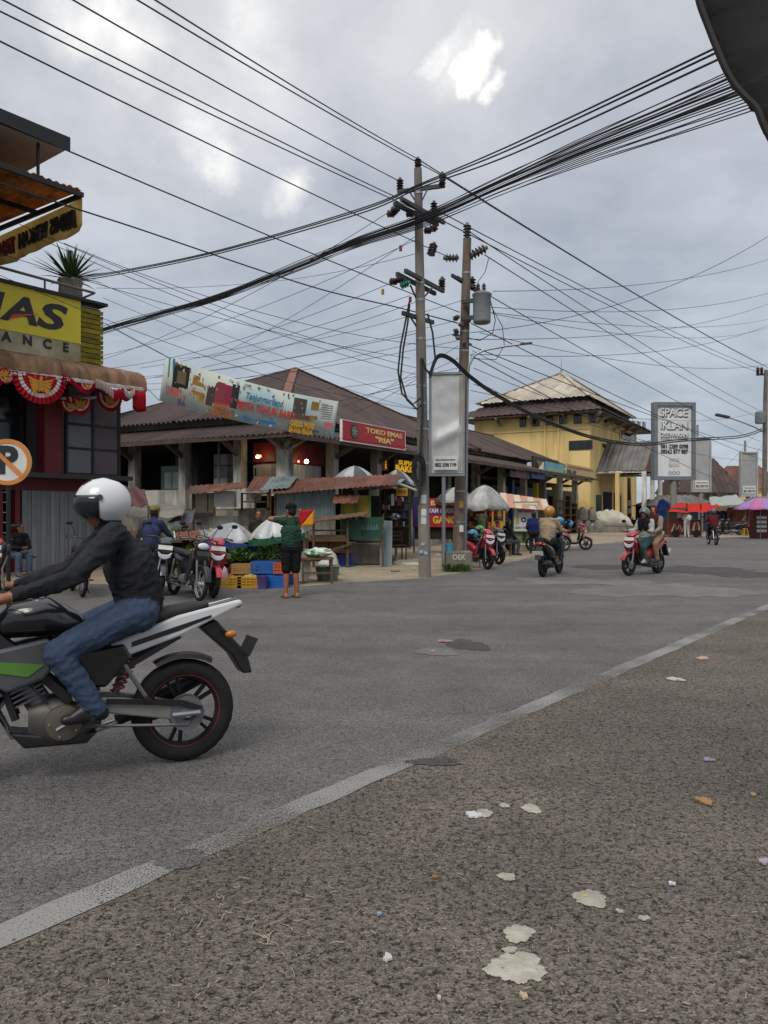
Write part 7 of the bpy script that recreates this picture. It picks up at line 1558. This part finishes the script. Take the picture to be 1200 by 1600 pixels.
# rider of the passing motorcycle
person('person in white helmet, black jacket and jeans riding the passing motorcycle', seat_on(bike_fg, 0.0, 0.0), bike_fg.rotation_euler[2], RIDE, '2b2c30', '3f4c62',
       dict(pel=(-.40, 0, .95), chest=(-.33, 0, 1.21), neck=(-.23, 0, 1.43), head=(-.185, 0, 1.535), sh=(-.24, .18, 1.37), el=(-.02, .29, 1.15), wr=(.25, .34, 1.075), hp=(-.37, .10, .92), kn=(.06, .20, .74), an=(-.14, .19, .42)), helmet=mat('white_helmet', 'c2c4c6', rough=.25, var=.06, coat=.5), voxel=.011, fingers=True, shoes='1e1e20', bulk=1.08, pitch=.1)
rid = bpy.data.objects[[o.name for o in bpy.data.objects if o.get('label', '').startswith('person in white helmet')][0]]
MB().tube([Vector((-.17, 0, 1.40)), Vector((-.20, 0, 1.25)), Vector((-.25, 0, 1.02))], .006, 5).build('jacket_zip', CHROME, rid)
# flag man
fm = person('man in green t-shirt and black shorts standing with arms raised, holding a small flag', G(455, 934), R(112), STAND, '2a4538', '1c1c1f',
       dict(shl=(.03, .16, 1.36), ell=(.10, .36, 1.40), wrl=(.17, .13, 1.43), shr=(.03, -.16, 1.36), elr=(.08, -.35, 1.38), wrr=(.0, -.22, 1.47), kn=(.02, .085, .48), an=(-.01, .10, .07)), sleeve='short', leg='short', shoes='skin', hair=True, hat='17171a', yaw=R(25), voxel=.010, fingers=True, s=.985)
for sg in (-1, 1): MB().obox((.05, .105 * sg, .012), (.27, .10, .022)).build('sandal', paint('4a3a30'), fm, bevel=.008)
fl = thing('hand_flag', 'small red and yellow diagonal flag held by the man in green', 'flag', P(467, 822, 13.2))
MB().cyl((0, 0, -.15), (-.02, 0, .30), .008, n=6).build('stick', WOOD, fl)
def flag_half(pts, m):
    n = 8; vs = []; a, b, c = [Vector(p) for p in pts]
    fs = []; idx_ = {}
    for i in range(n + 1):
        for j in range(n + 1 - i):
            u, v = i / n, j / n; p = a + (b - a) * u + (c - a) * v; p.y += .025 * math.sin(p.x * 22) ; idx_[i, j] = len(vs); vs.append(p)
    for i in range(n):
        for j in range(n - i):
            fs.append((idx_[i, j], idx_[i + 1, j], idx_[i, j + 1]))
            if i + j < n - 1: fs.append((idx_[i + 1, j], idx_[i + 1, j + 1], idx_[i, j + 1]))
    o = MB().add(vs, fs).build('flag_cloth', m, fl, True); o.modifiers.new('thick', 'SOLIDIFY').thickness = .004
flag_half([(.0, 0, .27), (.27, 0, .29), (.02, 0, .0)], cloth('b8202c')); flag_half([(.255, 0, .015), (.02, 0, -.01), (.275, 0, .28)], cloth('d8912a'))
# seated man by the shutter, with his bench
bn_ = thing('wooden_bench', 'low wooden bench in front of the grey shutter', 'bench', G(18, 899), R(8)); MB().bx(-.6, .5, -.16, .16, .40, .44).build('seat', WOOD, bn_)
for x in (-.5, .4): MB().bx(x - .03, x + .03, -.14, .14, 0, .40).build('leg', WOOD, bn_)
person('man in black jacket and jeans sitting on the bench by the shutter', G(24, 899.5), R(-38), SIT, '222226', '566478', dict(chest=(.08, 0, .80), neck=(.15, 0, .99), head=(.20, 0, 1.12), sh=(.13, .17, .93), el=(.22, .22, .68), wr=(.42, .05, .66)), yaw=R(45), voxel=.013, fingers=True, shoes='6a5a50', bulk=1.1)
person('man in navy jacket and khaki cap sitting on the dark scooter', G(248, 923), R(70), RIDE, '343a58', '2a2c34', dict(wr=(.16, .2, .98)), hat='7a7448', hair=True, voxel=.018)
# scooter riders
person('person in beige jacket and mustard helmet riding the black scooter away', seat_on(bl_sc), bl_sc.rotation_euler[2], RIDE, 'a08c76', '2c2c34', None, helmet='a8782c', voxel=.014, shoes='6a3a30', leg='mid', bulk=1.12)
person('woman in grey helmet and black headscarf riding the red scooter', seat_on(red_sc), red_sc.rotation_euler[2], RIDE, 'a8a8a4', '3a5052', dict(pel=(-.12, 0, .87), chest=(-.10, 0, 1.13), neck=(-.06, 0, 1.33), head=(-.03, 0, 1.46), sh=(-.07, .155, 1.27), el=(.02, .23, 1.05), wr=(.26, .30, 1.04), hp=(-.10, .09, .84), kn=(.20, .12, .66), an=(.14, .12, .36)), hijab='1d1d21', helmet='5a6462', visor=False, voxel=.014, shoes='b0a890', yaw=R(10))
person('woman in maroon headscarf sitting on the back of the red scooter', seat_on(red_sc), red_sc.rotation_euler[2], RIDE, '8d8276', '94765c', dict(pel=(-.50, 0, .92), chest=(-.47, 0, 1.19), neck=(-.44, 0, 1.39), head=(-.42, 0, 1.525), sh=(-.45, .155, 1.33), el=(-.36, .22, 1.10), wr=(-.18, .17, 1.02), hp=(-.47, .10, .88), kn=(-.12, .21, .74), an=(-.24, .21, .36)), hijab='4a2428', voxel=.014, shoes='2a2422', yaw=R(25))
person('person in maroon jacket and dark helmet riding towards the far street', seat_on(far_sc), far_sc.rotation_euler[2], RIDE, '5e2026', '26242c', None, helmet='2f4a5a', voxel=.02, bulk=1.1)
# people around the carts
st2 = thing('wooden_stool', 'small stool under the man in the black jacket', 'stool', G(791, 868)); MB().bx(-.17, .17, -.17, .17, .40, .44).build('seat', WOOD, st2)
for x in (-.14, .14):
    for y in (-.14, .14): MB().beam((x, y, 0), (x, y, .40), .035).build('leg', WOOD, st2)
person('man in black jacket with white stripe sitting on the stool by the food cart', G(791, 868), R(25), SIT, '1f2126', '4a4d52', dict(wr=(.34, .14, .56)), voxel=.018, shoes='3a3030')
person('person in red jacket crouching beside the food cart', G(772, 862), R(100), SIT, '9c2030', '2c2a30', dict(pel=(0, 0, .42), hp=(.03, .09, .40), chest=(.08, 0, .72), neck=(.13, 0, .92), head=(.17, 0, 1.05), sh=(.11, .165, .855), el=(.2, .2, .62)), voxel=.02)
person('man in olive shirt standing at the food cart counter', G(752, 863), R(80), STAND, '5c5f40', '35424a', dict(el=(.12, .22, 1.08), wr=(.32, .17, 1.05)), voxel=.02, sleeve='short')
person('man in dark blue shirt standing behind the transformer pole', G(728, 866), R(-20), STAND, '2c3850', '26282e', dict(el=(.02, .24, 1.1), wr=(.2, .2, 1.0)), voxel=.02, sleeve='short')
person('man in navy track jacket seen from behind near the poster cart', G(834, 865), R(75), STAND, '232c58', '2a2a30', dict(pel=(0, 0, .80), chest=(0, 0, 1.06), neck=(.02, 0, 1.26), head=(.04, 0, 1.39), sh=(.01, .17, 1.2), el=(.0, .24, .95), wr=(.14, .2, .8), hp=(0, .09, .77), kn=(.1, .1, .45)), voxel=.02, bulk=1.1)
person('person in brown jacket sitting beyond the silver motorcycle', G(877, 850), R(120), SIT, '4a4048', '2c2a2e', dict(pel=(0, 0, .72), chest=(.03, 0, 1.0), neck=(.06, 0, 1.2), head=(.08, 0, 1.33), sh=(.05, .165, 1.13), el=(.1, .22, .9), wr=(.3, .1, .84), hp=(.03, .09, .7), kn=(.3, .1, .5)), voxel=.022)
person('man in dark jacket walking across the yard by the covered heap', G(953, 831), R(100), STAND, '2c3240', '4a525a', dict(knl=(.16, .09, .50), anl=(.14, .09, .10), knr=(-.06, -.09, .48), anr=(-.26, -.09, .14), ell=(-.12, .23, 1.09), wrl=(-.06, .24, .86), elr=(.08, -.23, 1.09), wrr=(.2, -.22, .9)), voxel=.024, s=1.06)
person('woman in white clothes with a white bag standing at the red cart', G(1073, 840), R(95), STAND, 'c8c4c4', 'bcb8b6', dict(el=(.1, .2, 1.08), wr=(.28, .1, 1.1)), voxel=.022, skirt=None, shoes='b0a8a0')
bg_ = lump('shoulder_bag', 'white shoulder bag on the back of the woman in white', (P(1077, 0, 43.9).x, 43.93, 1.0), (.14, .08, .17), cloth('c9c6c0'), 'bag', 12)
person('dark clothed person standing at the blue kiosk', G(1145, 832), R(-60), STAND, '1f1f24', '202024', None, voxel=.03)
person('person sitting under the pink umbrella behind the red scooter', G(1160, 834), R(-30), SIT, '5a6068', '3a3a40', None, voxel=.03)
person('vegetable seller in orange top squatting behind the greens', Vector((P(386, 0, 16.8).x, 16.8, 0)), R(-100), SIT, 'a0522c', '3a2c2c', dict(pel=(0, 0, .42), hp=(.03, .09, .40), chest=(.08, 0, .72), neck=(.13, 0, .92), head=(.17, 0, 1.05), sh=(.11, .165, .855), el=(.2, .2, .62)), hijab='6a5a3c', voxel=.02)
person('shopper in dark clothes standing behind the green heaps', Vector((P(404, 0, 17.6).x, 17.6, 0)), R(-80), STAND, '2a2c28', '26262a', None, voxel=.022, s=.92)
# ------------------------------------------------------------------ dark tarp awning overhead at the right
aw = thing('tarp_awning', 'dark sagging tarp edge of a roadside awning close overhead', 'awning', (2.6, 2.6, 0))
edge = [(1085, -30, 2.62), (1092, 5, 2.6), (1105, 40, 2.58), (1120, 78, 2.55), (1133, 108, 2.52), (1146, 130, 2.5), (1163, 150, 2.47), (1181, 168, 2.44), (1190, 190, 2.42), (1201, 212, 2.4), (1230, 262, 2.34), (1290, 350, 2.24)]
E_ = spline([P(*q) for q in edge], 4); vs = []; n = 9
for i, p in enumerate(E_):
    for j in range(n + 1):
        s = j / n
        vs.append(p + Vector((1.7 * s, -.55 * s, .10 * math.sin(s * 7 + i * .12) * s + .42 * s - .25 * s * s + .02 * math.sin(i * .9 + j))) - aw.location)
o = MB().add(vs, [(i * (n + 1) + j, (i + 1) * (n + 1) + j, (i + 1) * (n + 1) + j + 1, i * (n + 1) + j + 1) for i in range(len(E_) - 1) for j in range(n)]).build('tarp', mat('dark_tarp', '121111', rough=.85, col2='0b0a0a', scale=2, bump=.4, bscale=9), aw, True); o.modifiers.new('thick', 'SOLIDIFY').thickness = .01
MB().tube([p - aw.location + Vector((.004, 0, -.004)) for p in E_], .012, 6).build('hem', mat('hem_cord', '1c1415', rough=.8, var=.3), aw, True)
for p in ((3.6, 1.2), (3.9, 3.2)): MB().cyl((p[0] - 2.6, p[1] - 2.6, 0), (p[0] - 2.6, p[1] - 2.6, 3.3), .03).build('post', WOOD, aw)

# ------------------------------------------------------------------ litter and marks on the shoulder
PLAS = mat('dried_plaster', 'a5a195', rough=.9, col2='8c887c', scale=18, bump=.5, bscale=70)
def flake(name, label, cat, px, py, wpx, hpx, seed, m, th=.004, jag=.3, z=.0085, curl=0.0, n=44):
    c_ = G(px, py); rx_ = wpx / 2 / F * c_.y; ry_ = min(rx_ * 1.1, abs(G(px, py - hpx / 2).y - G(px, py + hpx / 2).y) / 2); pts = blob((c_.x, c_.y), rx_, ry_, 0, n, jag, seed); c = sum(pts, Vector()) / len(pts); rr_ = random.Random(seed); n = len(pts)
    vs = [(p.x - c.x, p.y - c.y, .0) for p in pts] + [((p.x - c.x) * .94, (p.y - c.y) * .94, th * rr_.uniform(.7, 1.2) + curl * rx_ * rr_.uniform(.0, .35) * max(0, math.sin(3 * math.atan2(p.y - c.y, p.x - c.x) + seed))) for p in pts] + [(0, 0, th)]
    fs = [(k, (k + 1) % n, n + (k + 1) % n, n + k) for k in range(n)] + [(n + k, n + (k + 1) % n, 2 * n) for k in range(n)]
    o = MB().add(vs, fs).build(name, m, None, True, loc=(c.x, c.y, z)); return tag(o, label, cat)
for px, py, w, h, sd, lb in ((808, 1515, 82, 52, 21, 'largest pale plaster splash on the shoulder asphalt'), (810, 1462, 48, 26, 22, 'rounded plaster splash just above the largest one'), (797, 1488, 24, 9, 23, 'thin plaster fleck between the two big splashes'), (922, 1407, 56, 24, 24, 'elongated plaster splash with yellow stain'), (792, 1373, 26, 13, 25, 'small plaster splash above the rounded one'), (757, 1273, 26, 14, 26, 'pale round fleck beside crumpled paper'), (830, 1266, 30, 13, 27, 'jagged white fleck right of the pair'), (1006, 1438, 18, 8, 28, 'little white fleck right of the stained splash'), (788, 1261, 16, 8, 29, 'tiny white fleck above the pair'), (968, 1427, 11, 7, 30, 'dot of plaster near the stained splash'), (676, 1018, 8, 3, 31, 'small pale fleck on the road by the pothole')):
    flake('plaster_splash', lb, 'plaster mark', px, py, w, h, sd, PLAS, .003, .24, n=110)
flake('stain', 'yellow stain on the elongated plaster splash', 'stain', 914, 1403, 12, 8, 33, paint('a89468'), .001, .3, .0122)
PAPW = paint('c4c4c4'); 
for px, py, w, h, sd, c, lb in ((740, 1277, 22, 10, 41, 'b9bcc0', 'crumpled translucent wrapper beside the round fleck'), (1101, 1255, 24, 20, 42, '8f6a44', 'dry curled brown leaf on the shoulder'), (1098, 1030, 20, 9, 43, 'a08a72', 'scrap of orange wrapper near the edge line'), (1055, 1063, 22, 6, 44, 'b0a8a0', 'pale paper scrap near the edge line'), (1050, 1385, 9, 8, 45, 'c8ccd4', 'bright white paper scrap on the shoulder'), (606, 1502, 15, 14, 46, 'b8b8b4', 'crumpled white tissue scrap low on the shoulder'), (1108, 1190, 16, 5, 47, '87859a', 'lilac wrapper scrap on the shoulder'), (818, 1562, 13, 10, 48, 'a89a78', 'dry yellowish leaf bit below the largest splash'), (593, 1433, 7, 6, 49, '7a94a8', 'tiny blue plastic scrap among the straws'), (679, 1375, 8, 7, 50, '8f6248', 'tiny orange pebble on the shoulder'), (694, 1003, 18, 4, 51, '93706a', 'red wrapper scrap beside the road pothole'), (1193, 1350, 16, 8, 52, '9a8f96', 'pink straw end at the picture edge'), (686, 1565, 7, 6, 53, 'b8b4a8', 'small pale chip low on the shoulder'), (1177, 1245, 9, 5, 54, 'a08050', 'small tan leaf bit far on the shoulder')):
    flake('litter_scrap' if 'leaf' not in lb else 'dry_leaf', lb, 'litter' if 'leaf' not in lb else 'leaf', px, py, w, h, sd, paint(c), .008, .38, .0095, .4, 26)
rr = random.Random(11); mb = MB()
def straw(px, py, L_):
    c = G(px, py); a = rr.uniform(0, 3.14); d = Vector((math.cos(a), math.sin(a), 0)) * L_; p = Vector((c.x, c.y, .012)); q = p + d * .5 + Vector((-d.y, d.x, 0)) * rr.uniform(-.2, .2); mb.tube([p, q, p + d], rr.uniform(.001, .002), 4)
for k in range(46): straw(rr.gauss(400, 75), rr.gauss(1440, 40), rr.uniform(.02, .06))
for k in range(150):
    px = rr.uniform(40, 1180); py = rr.uniform(1150, 1590)
    if py > 1475 - .43 * px + 20: straw(px, py, rr.uniform(.008, .03))
tag(mb.build('straw_litter', mat('dry_straw', 'a89c84', rough=.8, var=.35, scale=20)), 'scattered dry straw bits on the shoulder asphalt', 'straw', kind='stuff')
mb = MB()
for k in range(1500):
    px = rr.uniform(-50, 1250); py = rr.uniform(1000, 1600)
    if py < 1480 - .43 * px: continue
    c = G(px, py); s = rr.uniform(.002, .0065); mb.obox((c.x, c.y, .008), (s * 2, s * 1.6, s), (rr.uniform(-.5, .5), rr.uniform(-.5, .5), rr.uniform(0, 3)))
tag(mb.build('loose_grit', mat('grit', '5c554b', rough=.9, var=.5, scale=30)), 'loose stone grit on the shoulder asphalt', 'grit', kind='stuff')
mb = MB()
for k in range(420):
    a = rr.uniform(0, 6.28); c = G(714, 893) + Vector((rr.uniform(-.28, .3), rr.uniform(-.14, .04), 0)); h = rr.uniform(.06, .22); d = Vector((math.cos(a), math.sin(a), 0)); sd = Vector((-d.y, d.x, 0)) * .014
    mb.add([c - sd, c + sd, c + d * h * .4 + Vector((0, 0, h)) + sd * .7, c + d * h * .6 + Vector((0, 0, h * .9)) - sd], [(0, 1, 2, 3)])
tag(mb.build('weeds', mat('weed_leaf', '4a6632', rough=.6, col2='33491f', scale=8)), 'tuft of green weeds at the foot of the concrete block', 'weeds', kind='stuff')
for px, py, w, h, sd, lb in ((645, 881, 30, 4, 61, 'white plastic scrap on the dirt beside the tall pole'), (617, 893, 14, 4, 62, 'brown litter scrap on the dirt at the pole foot'), (570, 880, 30, 8, 63, 'crumpled clear bag on the dirt near the blue crate'), (690, 867, 20, 3, 64, 'pale paper on the dirt behind the billboard post')):
    flake('litter_scrap', lb, 'litter', px, py, w, h, sd, paint(('bdbdb8', '6a4a30', 'a8aaa8', 'b8b4a8')[sd - 61]), .02, .35, .0, .3, 24)
bk2 = thing('bucket', 'light blue paint bucket on the concrete block', 'bucket', G(703, 893) + Vector((.0, .12, .5))); MB().lathe([(.09, 0), (.105, .17), (.11, .18), (.095, .18), (.08, .02)], 14).build('body', plastic('3c9ab8'), bk2, True); MB().tube([(-.1, 0, .17), (0, -.1, .06), (.1, 0, .17)], .004).build('handle', STEEL, bk2)
